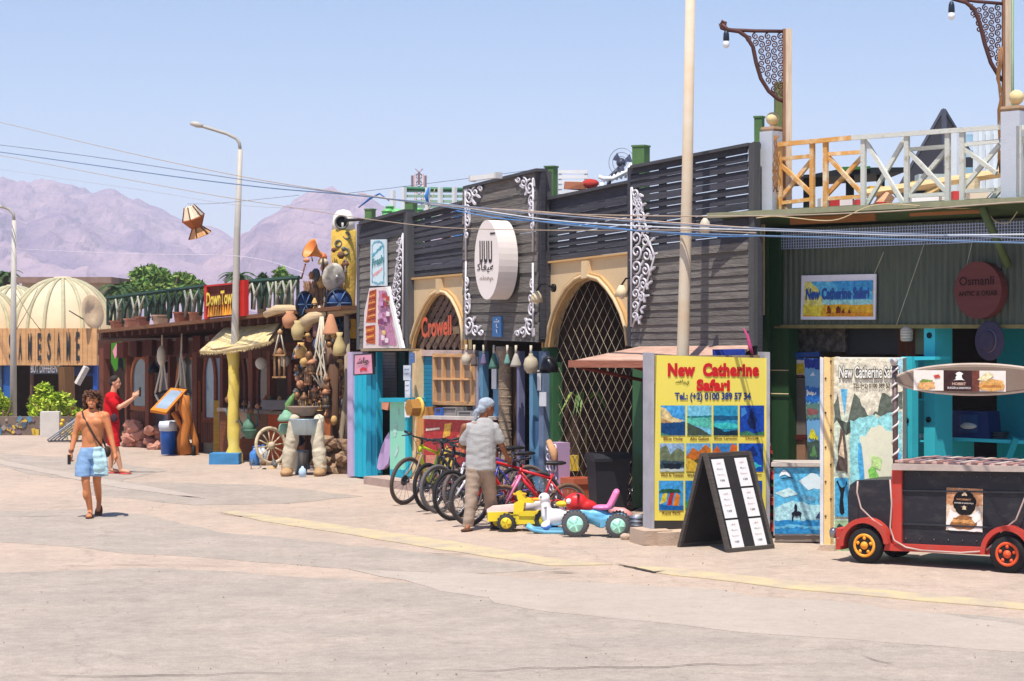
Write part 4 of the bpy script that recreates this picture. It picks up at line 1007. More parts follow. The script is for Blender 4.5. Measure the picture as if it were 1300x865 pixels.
def clutter(name, label, px0, px1, py0, py1, Y, n, seed, smin, smax):
    o_ = P((px0 + px1) / 2, py1, Y); t_ = thing(name, label, 'trinkets', o_); r = random.Random(seed); ms_ = [ocr, clay, cop, cop, gry, mk('rust', (120, 78, 54), .8), wood((120, 90, 66), True), paint((70, 96, 120)), mk('shell', (216, 206, 190), .6)]
    for k in range(n):
        v = P(r.uniform(px0, px1), r.uniform(py0, py1), Y + r.uniform(-.25, .25)) - o_; s = r.uniform(smin, smax); q = r.random(); m_ = r.choice(ms_)
        if q < .3: MB().ball(v, (s, s * .8, s * r.uniform(.6, 1.3)), 8, 6).rough(s * .25, 30, k).build('shell', m_, t_)
        elif q < .55: MB().tube([v, v + Vector((r.uniform(-1, 1) * s, r.uniform(-.5, .5) * s, -s * r.uniform(2, 4)))], s * .22, 5).build('stick', m_, t_)
        elif q < .8: MB().lathe([(a * s, b * s * 1.8) for a, b in r.choice([B_, BELL, JAR, CONE])], v, 9).build('little_pot', m_, t_)
        else: MB().tube([v, v - Vector((0, 0, s * 2)), v - Vector((s * .3, 0, s * 5))], .008, 4).ball(v - Vector((s * .3, 0, s * 5)), s * .4, 6, 5).build('pendant', m_, t_)
clutter('trinket_curtain', 'dense curtain of shells, sticks and little pots hanging under the bough', 374, 442, 425, 515, 38.7, 170, 3, .025, .065)
clutter('trinket_heap', 'heap of shells, horns and pots around the tray on top of the stall', 386, 442, 318, 402, 39.1, 80, 5, .035, .08)
clutter('trinket_shelf', 'row of small dusty wares along the stall counter', 283, 382, 508, 522, 40.9, 34, 6, .04, .08)
clutter('floor_wares', 'small wares scattered on the ground beside the wagon wheel', 303, 445, 585, 600, 39.0, 30, 8, .04, .08)
# ropes / clutter hung in the shop interior
for i, (px, py, h_, rgb) in enumerate(((296, 560, 14, (70, 96, 84)), (345, 519, 16, (60, 70, 50)), (350, 519, 10, (120, 96, 70)), (338, 519, 8, (150, 130, 100)))):
    lathe_thing('counter_pot', ['dark green pot low behind the yellow pole', 'dark leafy looking vase on the counter', 'brown pot on the counter near the lantern', 'small beige pot on the counter left of the vase'][i], 'pot', px, py, h_ * .7, h_, JAR, mk('cp_%d' % i, rgb, .8), 41.2)
tag(MB().box(P(354, 514, 40.6), (.6, .3, .18)).build('stone_trough', mk('grey_trough', (120, 116, 116), .9)), 'grey stone trough on the counter left of the green lamp', 'trough')
# big back masses so the row reads as deep buildings
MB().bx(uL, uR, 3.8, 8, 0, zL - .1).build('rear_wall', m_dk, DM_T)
# ================================================================== DARK CLAD CAFE ROW
FA = Pl(455, 36.6, 957, 26.6)
cb = FA.thing('cafe_building', 'long cafe front clad in dark grey boards with two cream arches', 'cafe building')
m_bd = mk('board_dark', (68, 68, 75), .8, var=.3, scale=2.2, stretch=(1.5, 1.5, 16), bump=.35, fine=9, rnd=.14, spec=.15)
m_bw = mk('board_weathered', (134, 128, 122), .85, rgb2=(88, 84, 82), scale=2.2, stretch=(1.2, 1.2, 14), bump=.5, fine=8, rnd=.16, spec=.1)
m_cap = mk('cap_board', (74, 74, 78), .8, scale=3, var=.2, bump=.3)
m_tr = mk('cream_trim', (212, 186, 146), .75, var=.06, bump=.08)
m_tr2 = mk('ochre_trim', (198, 160, 108), .7, var=.08, bump=.08)
z0 = EYE
def fp(par, pts, d, th, m, name, label=None, pl=FA):
    return dp(pl, par, pts, d, th, m, name, label)
# panels of boards: (tl, tr, br, bl), rows
def capline(a, b, d, par, h=3.2):
    fp(par, [(a[0] - .5, a[1] + .6), (b[0] + .5, b[1] + .6), (b[0] + .5, b[1] - h), (a[0] - .5, a[1] - h)], d + .06, .2, m_cap, 'cap_board')
PN = [((455.5, 285), (512, 269), (513.5, 443), (455.5, 444), 18, .10, m_bw, 8),
      ((514.5, 277), (588, 257.5), (588, 346), (514.5, 353), 11, -.02, m_bd, 99),
      ((588, 240), (680, 217), (684, 435), (588.5, 431), 17, .2, m_bw, 0),
      ((684, 256), (797, 232), (797, 319.5), (687, 332.5), 10, -.02, m_bd, 99),
      ((800, 213.5), (949, 184.5), (952, 440), (800, 440.5), 25, .12, m_bw, 14)]
gs = [.007, .02, .012, .025]
for i, (tl, tr, br, bl, rows, d, m_, dark) in enumerate(PN):
    q = [FA.q(*bl, d), FA.q(*br, d), FA.q(*tr, d), FA.q(*tl, d)]
    for r_ in range(rows):
        b0, b1 = r_ / rows, (r_ + 1) / rows
        g = (R.choice([.002, .009]) if i in (1, 3) else R.choice([.002, .009]) if (i == 4 and r_ > 12) else .003)
        p = [bil(q, 0, b0), bil(q, 1, b0), bil(q, 1, b1), bil(q, 0, b1)]
        a_, c_ = R.uniform(-.006, .006), R.uniform(-.006, .006); p[0].z += a_; p[1].z += c_; p[2].z -= g; p[3].z -= g
        dy = R.uniform(-.012, .004)
        # lapped boards: lower edge stands proud
        p[0].y += dy - .012; p[1].y += dy - .012; p[2].y += dy; p[3].y += dy
        mm = m_bd if (m_ is m_bd or (i == 4 and r_ >= 13) or (i == 0 and r_ >= 15)) else m_
        MB().prism(p, [v + Vector((0, .022, 0)) for v in p]).build('board', mm, cb)
    capline(tl, tr, d, cb)
    # posts behind
    n_p = max(3, int((q[1].x - q[0].x) / .62))
    for k in range(n_p + 1):
        a = k / n_p; lo_, hi = bil(q, a * .98 + .01, .02), bil(q, a * .98 + .01, .99)
        MB().bx(lo_.x - .045, lo_.x + .045, lo_.y + .03, lo_.y + .1, lo_.z, hi.z).build('batten', m_bd, cb)
    lo_ = bil(q, 0, 0)
    zt2 = {0: 3.55, 1: 3.3, 2: 3.7, 3: 3.35, 4: 3.55}[i]
    MB().bx(q[0].x, q[1].x, q[0].y + .11, q[0].y + .2, q[0].z, zt2).build('backing', m_bd, cb)
# box returns (side faces) of the projecting centre box and end posts
def side(px, yt, yb, d0, d1, m, w_=.04, name='return_board'):
    a, b = FA.q(px, yb, d0), FA.q(px, yt, d0)
    return MB().bx(a.x, a.x + w_, -d0, -d1, a.z, b.z).build(name, m, cb)
m_rt = mk('return_grey', (86, 86, 88), .85, var=.25, scale=2, stretch=(14, 14, 1), bump=.3)
side(680.5, 217.5, 435, .19, -.05, m_rt)
fp(cb, [(513, 443), (517.5, 443), (517, 269), (512, 270)], .12, .13, m_rt, 'corner_post')
fp(cb, [(452.5, 444), (456, 444), (456, 284), (453, 285)], .12, .3, m_rt, 'corner_post')
fp(cb, [(796.5, 440), (800.5, 440), (800.5, 212), (796.5, 213)], .14, .14, m_bd, 'corner_post')
fp(cb, [(951, 440), (957, 439), (957, 180), (950, 183)], .16, .1, m_rt, 'corner_post')
fp(cb, [(957.5, 465), (963, 465), (963, 300), (957.5, 300)], .1, .06, m_bd, 'corner_post')
# solid block of the building
uE = FA.q(957, 400).x - .95
rf = MB().bx(.1, uE - .1, .25, 7.5, 3.5, 3.62).build('roof', mk('roof_screed', (150, 140, 128), .9), cb)
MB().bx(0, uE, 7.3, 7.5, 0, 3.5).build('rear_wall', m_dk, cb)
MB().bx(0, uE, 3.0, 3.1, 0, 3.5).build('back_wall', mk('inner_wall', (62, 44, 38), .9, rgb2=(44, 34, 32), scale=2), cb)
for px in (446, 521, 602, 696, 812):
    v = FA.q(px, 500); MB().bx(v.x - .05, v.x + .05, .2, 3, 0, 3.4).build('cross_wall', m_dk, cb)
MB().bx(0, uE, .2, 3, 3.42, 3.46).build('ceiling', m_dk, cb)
# arches
def arch(panel, inner, outer, key, nm):
    tl, tr, br, bl = panel
    sf = fp(cb, [bl] + inner + [br, tr, tl], .0, .14, m_tr, 'arch_panel')
    mb = MB(); n = len(inner)
    o = [FA.q(*p, .05) for p in outer]; i_ = [FA.q(*p, .05) for p in inner]
    for k in range(n - 1):
        q = [i_[k], i_[k + 1], o[k + 1], o[k]]; mb.prism(q, [v + Vector((0, .06, 0)) for v in q])
    mb.build('moulding', m_tr2, sf)
    mb = MB(); mid = [(a + b) / 2 for a, b in zip(o, i_)]
    mb.tube([v - Vector((0, .015, 0)) for v in mid], .025, 6).build('moulding_bead', m_tr, sf)
    fp(sf, key, .09, .1, m_tr, 'keystone')
    fp(sf, [(tl[0], tl[1] + 2), (tr[0], tr[1] + 2), (tr[0], tr[1] - .5), (tl[0], tl[1] - .5)], .05, .05, m_tr2, 'top_moulding')
    for s_ in (0, 1):
        a, b = (bl, tl) if s_ == 0 else (tr, br)
        x = a[0]; fp(sf, [(x - (1.6 if s_ else 0), max(a[1], b[1])), (x + (0 if s_ else 1.6), max(a[1], b[1])), (x + (0 if s_ else 1.6), min(a[1], b[1]) + 2.2), (x - (1.6 if s_ else 0), min(a[1], b[1]) + 2.2)], .03, .03, m_tr2, 'side_moulding')
    return sf
R_in = [(697.5, 441), (701, 415), (707, 396), (714, 382), (722, 369), (732, 359), (745, 354), (759, 358.5), (769, 369), (778, 382), (787, 400), (793, 420), (796, 439)]
R_out = [(691.5, 441), (694.5, 415), (700, 395), (707.5, 378), (716, 363), (729, 351), (742, 345), (761, 350), (772, 362), (783, 378), (791, 396), (796.5, 414), (798.5, 439)]
arch(((687, 333.5), (798, 320.5), (799, 440), (687.5, 442)), R_in, R_out, [(737.5, 354), (744.5, 353), (744, 331), (738, 332)], 'r')
L_in = [(523, 444), (526, 428), (531, 414), (537, 400), (543, 388), (550, 378), (557, 373), (565, 375), (572, 382), (578, 393), (583, 406), (586.3, 420), (587.5, 444)]
L_out = [(518, 444), (520.5, 426), (525, 411), (531, 395), (538, 382), (546, 371), (555, 366), (567, 368), (575, 376), (582, 389), (587, 403), (588.2, 419), (588.5, 444)]
arch(((515, 354), (588.5, 347.5), (589, 444), (516, 444)), L_in, L_out, [(553, 373), (557.5, 372.5), (557, 354), (553, 354.5)], 'l')
# lattice gates
def inside(p, poly):
    c = False; n = len(poly)
    for i in range(n):
        a, b = poly[i], poly[(i + 1) % n]
        if (a[1] > p[1]) != (b[1] > p[1]) and p[0] < (b[0] - a[0]) * (p[1] - a[1]) / (b[1] - a[1]) + a[0]: c = not c
    return c
def lattice(par, poly, dx, dy, d, r, m, name, flat=False, th=.01):
    x0, x1 = min(p[0] for p in poly), max(p[0] for p in poly); y0, y1 = min(p[1] for p in poly), max(p[1] for p in poly)
    for sg_ in (1, -1):
        k = int((y1 - y0) / dy * 1.0) + 2
        i = -k * 1
        while x0 + i * dx < x1 + k * dx:
            xs = x0 + i * dx; run = []
            N = 90
            for j in range(N + 1):
                y = y0 + (y1 - y0) * j / N; x = xs + sg_ * (y - y0) / dy * dx
                if inside((x, y), poly): run.append((x, y))
                else:
                    if len(run) > 2: seg(par, run, d + (0 if sg_ > 0 else .02), r, m, name, flat)
                    run = []
            if len(run) > 2: seg(par, run, d + (0 if sg_ > 0 else .02), r, m, name, flat)
            i += 1
def seg(par, run, d, r, m, name, flat):
    a, b = FA.q(*run[0], d), FA.q(*run[-1], d)
    if flat:
        t_ = (b - a).normalized(); n_ = Vector((t_.z, 0, -t_.x)) * r; q = [a - n_, b - n_, b + n_, a + n_]
        MB().prism(q, [v + Vector((0, .012, 0)) for v in q]).build(name, m, par)
    else: MB().tube([a, b], r, 4).build(name, m, par)
gate = FA.thing('lattice_gate', 'tall pale metal diamond lattice gate filling the right hand arch', 'gate')
gp_ = [(700, 645), (700, 425), (707, 396), (722, 369), (745, 354), (770, 370), (787, 400), (796, 439), (803, 465), (803, 645)]
lattice(gate, gp_, 10.2, 23, -.1, .0045, mk('gate_metal', (164, 148, 128), .5, .2, bump=0), 'bar')
gl_ = FA.thing('lattice_screen', 'brown woven wooden lattice with orange letters in the left hand arch', 'screen')
lattice(gl_, [(523, 444)] + L_in[1:-1] + [(587.5, 444)], 8.2, 15, -.06, .05, wood((112, 92, 80), True), 'lath', True)
txt('lettering', 'Crowell', gl_, mk('orange_letter', (196, 84, 54), .6), [FA.q(537, 429.5, .02), FA.q(575, 425.5, .02), FA.q(575, 400, .02), FA.q(537, 403, .02)], .03, .025)
fp(gl_, [(575, 424), (583, 423.5), (583, 414.5), (575, 415)], .03, .05, wood((130, 110, 90)), 'slatted_box')
fp(cb, [(522, 452), (602, 453), (602, 445), (522, 444.5)], .04, .1, mk('pink_lintel', (206, 180, 170), .8), 'lintel')

# scroll ornament
m_wh = mk('white_scroll', (206, 202, 208), .6, var=.05, bump=.03)
def spiral(cx, cy, r, a0, turns, dirn, sq=.55, n=22):
    out = []
    for i in range(n + 1):
        s_ = i / n; rr_ = r * (1 - .82 * s_); a = a0 + dirn * turns * 2 * PI * s_
        out.append((cx + math.cos(a) * rr_ * sq, cy - math.sin(a) * rr_))
    return out
def ornament(label, d, curves, straight=(), leafs=(), r=.02, parent_label=None):
    t = FA.thing('scroll_ornament', label, 'ornament', 'white scroll ornaments on the cafe front'); mb = MB()
    for c in curves: FA.line(mb, spiral(*c), d, r, 5)
    for s_ in straight: FA.line(mb, s_, d, r, 5)
    mb.build('scroll', m_wh, t)
    mb = MB()
    for x, y, w_, h_, a in leafs:
        p = [];
        for k in range(8):
            q_ = 2 * PI * k / 8; ex, ey = math.cos(q_) * h_, math.sin(q_) * w_ * (1 if k % 2 else .7)
            p.append((x + (ex * math.cos(a) - ey * math.sin(a)) * .6, y + ex * math.sin(a) + ey * math.cos(a)))
        mb = MB(); FA.poly(mb, p, d + .012, .03); mb.build('leaf', m_wh, t)
rr = random.Random(77)
cv = []; lf = []; y = 246
while y < 412:
    s_ = 1 - abs((y - 322) / 95) ** 1.3; s_ = max(.12, s_); W_ = 4 + 25 * s_; r_ = 5 + 5 * s_
    cv.append((803 + r_ * .5, y, r_, -PI / 2, 1.3, 1, .7)); 
    if W_ > 14: cv.append((803 + W_ * .62, y + 4, r_ * .8, PI / 2, 1.25, -1, .7)); lf.append((803 + W_ * .45, y - 5, 2, 5, -.9))
    lf.append((803 + W_ * .95, y + 2, 2.0, 4.2, rr.uniform(-.6, .6))); lf.append((803 + W_ * .8, y + 7, 1.8, 4, rr.uniform(.6, 1.6)))
    y += r_ * 1.9
ornament('large white scroll ornament spreading right from the edge of the widest dark panel', .2, cv, [[(801.5, 238), (801.5, 415)], [(802, 238), (808, 262), (812, 290), (826, 312), (831, 325), (824, 350), (814, 378), (808, 400), (803, 415)]], lf, .015)
cv = []; lf = []; y = 308
while y < 425:
    s_ = max(.2, (y - 296) / 130 if y < 400 else 1 - (y - 400) / 60); W_ = 3 + 15 * s_
    cv.append((510 - W_ * .3, y, 5.2, PI / 2, 1.2, 1, .6)); lf.append((510 - W_ * .85, y, 1.8, 3.6, rr.uniform(-.7, .7)))
    if W_ > 8: cv.append((510 - W_ * .8, y + 3, 4, -PI / 2, 1.1, -1, .55))
    y += 10
ornament('tall white scroll ornament rising to a point beside the drink can poster', .16, cv, [[(511.5, 296), (511.5, 428)], [(511, 298), (505, 330), (498, 370), (495, 400), (500, 425)]], lf, .014)
for (xl, sg_, yt, yb, lab_) in ((591, 1, 236, 428, 'left'), (677, -1, 224, 430, 'right')):
    tp = yt + 6
    cv = [(xl + 4 * sg_, tp + 8, 10, PI / 2, 1.5, -sg_, .6), (xl + 12 * sg_, tp + 2, 6.5, PI / 2, 1.3, sg_, .7), (xl + 2 * sg_, tp + 24, 8, -PI / 2, 1.3, sg_, .5), (xl + 19 * sg_, tp - 2, 4, PI, 1.2, -sg_, .8), (xl + 2.5 * sg_, tp + 40, 7, PI / 2, 1.2, -sg_, .5), (xl + 1.5 * sg_, tp + 56, 6, PI / 2, 1.2, sg_, .4)]
    lf = [(xl + 9 * sg_, tp + 14, 2.2, 6, .8 * sg_), (xl + 15 * sg_, tp + 7, 2, 5, .4), (xl + 1 * sg_, tp + 2, 2.2, 6, 1.5), (xl + 4 * sg_, tp + 32, 1.6, 6, 1.6)]
    ornament('white scroll bracket in the upper %s corner of the centre board with the round sign' % lab_, .24, cv, [[(xl, tp - 4), (xl + .5 * sg_, tp + 90)]], lf, .017)
    bt_ = yb - 6
    cv = [(xl + 4 * sg_, bt_ - 10, 11, -PI / 2, 1.5, sg_, .6), (xl + 13 * sg_, bt_ - 3, 7, -PI / 2, 1.3, -sg_, .7), (xl + 2 * sg_, bt_ - 30, 8.5, PI / 2, 1.3, -sg_, .5), (xl + 20 * sg_, bt_, 4, PI, 1.2, sg_, .8), (xl + 3 * sg_, bt_ - 46, 8, PI / 2, 1.2, sg_, .5), (xl + 1.5 * sg_, bt_ - 63, 6, PI / 2, 1.2, -sg_, .4)]
    lf = [(xl + 9 * sg_, bt_ - 16, 2.2, 6, -.8 * sg_), (xl + 16 * sg_, bt_ - 6, 2, 5, -.4), (xl + 1 * sg_, bt_ - 2, 2.2, 6, 1.5), (xl + 4 * sg_, bt_ - 38, 1.6, 6, 1.6)]
    ornament('white scroll bracket in the lower %s corner of the centre board with the round sign' % lab_, .24, cv, [[(xl, bt_ + 2), (xl + .5 * sg_, bt_ - 90)]], lf, .017)
# round sign
rs = FA.thing('round_sign', 'thick white round cafe sign with dark lettering on the grey centre board', 'sign')
def ell(cx, cy, rx, ry, n=40): return [(cx + rx * math.cos(2 * PI * k / n), cy + ry * math.sin(2 * PI * k / n)) for k in range(n)]
m_rs = mk('sign_white', (226, 216, 210), .5, var=.03, bump=.02)
DD = .6
fr_ = [FA.q(x, y, DD) for x, y in ell(618, 330, 15.5, 50.5)]
MB().prism(fr_, [v + Vector((0, .32, 0)) for v in fr_]).build('disc', m_rs, rs)
tq = lambda x0, x1, y0, y1, s_=0: [FA.q(x0, y1 + s_, DD), FA.q(x1, y1 - s_, DD), FA.q(x1, y0 - s_, DD), FA.q(x0, y0 + s_, DD)]
md = mk('sign_ink', (56, 50, 52), .5)
txt('lettering', '\uFE8D\uFEDF\uFE8E\uFEDF\uFE8E\uFEDF', rs, md, tq(609, 625, 306, 334), .006, .02)
txt('lettering', '\uFEDB\uFE8E\uFED3\uFEF4\uFEEA', rs, md, tq(606, 628, 334, 346), .006, .015)
txt('lettering', '\uFEE3\uFEC4\uFECC\uFEE2', rs, mk('sign_ink2', (150, 130, 120), .5), tq(609, 627, 350, 358), .006, .01)
fp(rs, [(622, 298), (628, 297.5), (628, 295), (622, 295.5)], DD + .006, .006, md, 'logo')
bs = FA.thing('blue_notice', 'small blue notice with white writing low on the grey centre board', 'notice')
fp(bs, [(625, 427.5), (636.5, 428), (636, 402), (625, 402.5)], .24, .03, paint((60, 128, 190)), 'plate')
txt('lettering', '\uFEB7\n\uFE8E\n\u0661', bs, paint((226, 236, 244)), [FA.q(627, 423, .245), FA.q(634.5, 423, .245), FA.q(634.5, 405, .245), FA.q(627, 405, .245)], .008, .02)
# posters on the left panel
cp = FA.thing('can_poster', 'tall white poster with a teal drink can and script letters', 'poster')
fp(cp, [(470, 363), (490, 363), (489.5, 304), (470.5, 304.5)], .17, .03, paint((212, 226, 232)), 'board')
qd = [FA.q(470, 363, .172), FA.q(490, 363, .172), FA.q(489.5, 304, .172), FA.q(470.5, 304.5, .172)]
pict('can_print', cp, qd, [((120, 176, 192), [(.1, .06), (.5, .02), (.9, .06), (.92, .88), (.7, .97), (.3, .97), (.08, .88)]), ((206, 226, 232), [(.17, .1), (.5, .06), (.83, .1), (.85, .84), (.66, .92), (.34, .92), (.15, .84)]), ((90, 160, 180), [(.15, .6), (.85, .84), (.84, .9), (.15, .68)]), ((224, 160, 160), [(.2, .18), (.8, .34), (.8, .4), (.2, .25)]), ((110, 170, 190), [(.3, .93), (.7, .93), (.66, .955), (.34, .955)])])
txt('lettering', 'Fresh', cp, paint((52, 130, 134)), [bil(qd, .15, .38), bil(qd, .88, .5), bil(qd, .88, .68), bil(qd, .15, .58)], .012, .03)
fo = FA.thing('food_poster', 'wedge shaped poster printed with grilled food and drinks', 'poster')
fp(fo, [(461, 442.5), (509.5, 442), (491, 364), (469, 366), (462.5, 396)], .17, .03, paint((226, 208, 204)), 'board')
qf = [FA.q(461, 442, .172), FA.q(509, 442, .172), FA.q(509, 365, .172), FA.q(461, 365, .172)]
ly = [((196, 90, 44), [(.08, .42), (.18, .94), (.36, .97), (.34, .42)]), ((206, 96, 40), [(.1, .08), (.08, .36), (.33, .38), (.33, .06)]), ((190, 130, 160), [(.42, .05), (.9, .05), (.78, .45), (.62, .93), (.42, .95)])]
rr = random.Random(6)
for k in range(9):
    b_ = .45 + k * .055; ly.append(((232, 150, 80) if k % 2 else (140, 46, 24), [(.12 + k * .008, b_), (.34, b_ + .03), (.34, b_ + .055), (.12 + k * .008, b_ + .02)]))
for k in range(5): b_ = .1 + k * .055; ly.append(((238, 160, 70) if k % 2 else (150, 50, 20), [(.1, b_), (.32, b_ + .04), (.32, b_ + .06), (.1, b_ + .03)]))
for k in range(16):
    x, y_ = rr.uniform(.42, .68), rr.uniform(.06, .85); ly.append((rr.choice([(150, 60, 80), (236, 220, 226), (120, 60, 110), (230, 190, 120), (180, 60, 60), (200, 150, 190)]), [(x, y_), (x + .09, y_), (x + .09, y_ + .07), (x, y_ + .08)]))
pict('food_print', fo, qf, ly)
fp(fo, [(507, 442.5), (511, 442), (492.5, 364), (489.5, 364)], .2, .05, paint((236, 234, 232)), 'edge')
fp(cb, [(458, 446), (518, 445.5), (518, 443), (458, 443)], .25, .3, mk('ledge', (160, 140, 110), .8), 'ledge')
# pink notice
pn = FA.thing('pink_notice', 'pink sign with black frame and script letters beside the turquoise shop', 'sign')
fp(pn, [(448.5, 477), (473.5, 475.5), (472, 448.5), (449, 450)], .5, .04, paint((40, 34, 38)), 'frame')
fp(pn, [(450, 475.3), (472.2, 474), (470.8, 450.3), (450.4, 451.6)], .51, .012, paint((222, 150, 172)), 'face')
txt('lettering', '\uFEB7\uFE8E\uFEEE', pn, paint((50, 36, 44)), [FA.q(453, 465, .52), FA.q(469, 463, .52), FA.q(469, 453, .52), FA.q(453, 455, .52)], .006, .03)
pict('splash', pn, [FA.q(451, 475, .515), FA.q(472, 474, .515), FA.q(471, 451, .515), FA.q(451, 452, .515)], [((206, 50, 60), [(.3, .08), (.5, .2), (.75, .12), (.7, .3), (.45, .36), (.3, .25)])])

# ---- ground floor shop fronts (parts of the cafe building)
m_tq = mk('turquoise_wall', (22, 152, 182), .7, var=.12, scale=3, stretch=(5, 5, .8), bump=.25)
m_tq2 = mk('turquoise_bright', (34, 176, 200), .7, var=.1, scale=3, stretch=(5, 5, .8), bump=.25)
shop = cb
fp(cb, [(441, 605), (447.5, 605), (447.5, 447), (441, 447)], .1, .3, mk('lilac_post', (196, 176, 206), .8, var=.1), 'lilac_post')
for k in range(5):
    x0 = 448 + k * 5.8; fp(cb, [(x0, 605 + k * .5), (x0 + 5.5, 605 + k * .5), (x0 + 5.5, 466), (x0, 466)], .06 + (k % 2) * .02, .08, m_tq2 if k < 3 else m_tq, 'plank')
fp(cb, [(477, 608), (479, 608), (479, 447), (477, 447)], .1, .1, m_tq, 'door_post')
for k in range(14): 
    y1 = 506 - k * 4.2; fp(cb, [(479.5, y1), (502, y1), (502, y1 - 3.9), (479.5, y1 - 3.9)], -.45, .03, mk('shutter_grey', (142, 132, 130), .7, rnd=.06), 'shutter_slat')
fp(cb, [(502, 505), (514, 505), (514, 447), (502, 447)], -.5, .04, mk('dark_teal', (22, 66, 66), .7), 'panel')
bd = FA.thing('mint_surfboard_panel', 'mint green panel with faint drawings standing in the turquoise shop', 'panel')
fp(bd, [(495, 601), (517.5, 603), (517.5, 509), (495, 509)], .16, .04, mk('mint', (150, 214, 184), .6, rgb2=(132, 204, 176), scale=2), 'board')
fp(bd, [(481, 510.5), (519, 510.5), (519, 505.5), (481, 505.5)], .3, .3, m_tq2, 'shelf')
fp(bd, [(514.5, 605), (518.5, 605), (518.5, 510), (514.5, 510)], .21, .06, m_tq2, 'frame')
fp(bd, [(495, 606), (518, 607), (518, 597), (495, 596)], .2, .05, m_tq2, 'foot_board')
pict('faint_print', bd, [FA.q(495, 597, .163), FA.q(514, 597, .163), FA.q(514, 511, .163), FA.q(495, 511, .163)], [((172, 210, 196), [(.2, .55), (.4, .72), (.5, .66), (.42, .5), (.3, .48)]), ((176, 208, 198), [(.3, .22), (.55, .4), (.6, .3), (.4, .18)]), ((166, 206, 190), [(.5, .9), (.62, .92), (.6, .8)])])
sb = FA.thing('lilac_surfboard', 'lilac surfboard leaning in the dark doorway of the turquoise shop', 'surfboard')
pts = [(478.5, 594), (480, 583), (484, 568), (489, 556), (493.5, 549), (495.5, 555), (495.5, 575), (493, 588), (487, 595.5), (481, 597)]
fp(sb, pts, .12, .06, mk('lilac', (190, 160, 204), .4), 'board')
sf_ = FA.thing('orange_bag', 'salmon coloured fabric under the turquoise shelf', 'cloth'); fp(sf_, [(480, 519), (492, 521), (494, 511), (481, 511)], .02, .05, cloth((222, 150, 120)), 'fabric')
# door steps
st_ = FA.thing('door_step', 'pinkish concrete step along the turquoise shop and wooden counter', 'step')
uu0, uu1 = FA.q(465, 608, .5).x, FA.q(600, 630, .5).x
MB().bx(uu0, uu1, -.55, -.1, 0, .13).rough(.008).build('step_block', mk('step_pink', (176, 152, 140), .9), st_)
# cream post with papers
fp(cb, [(519, 616), (523, 617), (523, 446), (519, 446)], .12, .12, mk('blue_grey_post', (130, 160, 186), .7), 'door_post')
fp(cb, [(523.3, 618), (528, 619), (528, 446), (523.3, 446)], .14, .14, mk('cream_post', (222, 190, 146), .8), 'door_post')
for x0, x1, y0, y1, rgb, lab in ((512, 521, 464, 483, (206, 214, 222), 'grey paper notice at the top of the cream post'), (514, 520, 484, 505, (224, 230, 238), 'white paper notice in the middle of the cream post'), (520.5, 526, 448, 461, (70, 110, 170), 'small blue notice at the top of the cream post'), (513.5, 519.5, 507, 530, (232, 234, 236), 'long white paper notice low on the cream post')):
    nn_ = FA.thing('paper_notice', lab, 'notice', 'paper notices by the doors'); fp(nn_, [(x0, y1), (x1, y1), (x1, y0), (x0, y0)], .3, .01, paint(rgb), 'sheet')
    pict('print', nn_, [FA.q(x0, y1, .302), FA.q(x1, y1, .302), FA.q(x1, y0, .302), FA.q(x0, y0, .302)], [((120, 140, 170), [(.15, .7), (.85, .72), (.85, .78), (.15, .76)]), ((130, 150, 180), [(.15, .4), (.8, .42), (.8, .47), (.15, .45)])])
# turquoise shutters behind + wooden window
for k in range(16):
    y1 = 530 - k * 4.8; fp(cb, [(529, y1), (549, y1), (549, y1 - 4.5), (529, y1 - 4.5)], .0, .03, mk('blue_louver', (22, 128, 164), .6, rnd=.05), 'louver')
fp(cb, [(528, 530), (530.5, 530), (530.5, 452), (528, 452)], .05, .08, m_tq, 'door_post')
ww = FA.thing('wooden_window', 'unpainted wooden window frame of eight brown panes over the counter', 'window')
wm = wood((206, 160, 112)); wmv = wood((206, 160, 112), True)
for x in (550, 561.3, 573, 585, 597.5):
    fp(ww, [(x - 1.1, 513 + (x - 550) * .02), (x + 1.1, 513 + (x - 550) * .02), (x + 1.1, 451), (x - 1.1, 451)], .17, .06, wmv, 'mullion')
for y, h_ in ((451, 2.2), (481, 1.2), (512, 2.4)):
    fp(ww, [(549, y + h_), (599, y + h_ + .6), (599, y - h_ + .6), (549, y - h_)], .18, .06, wm, 'rail')
for x0, x1 in ((551, 560.5), (562.2, 572), (573.8, 584), (586, 596.5)):
    for y0, y1 in ((453, 480), (482, 510)): fp(ww, [(x0, y1), (x1, y1), (x1, y0), (x0, y0)], .12, .02, mk('brown_pane', (128, 112, 100), .5, var=.1), 'pane')
fp(cb, [(600, 625), (607, 627), (607, 453), (600, 453)], .1, .2, mk('grey_lilac_post', (150, 146, 158), .7), 'door_post')
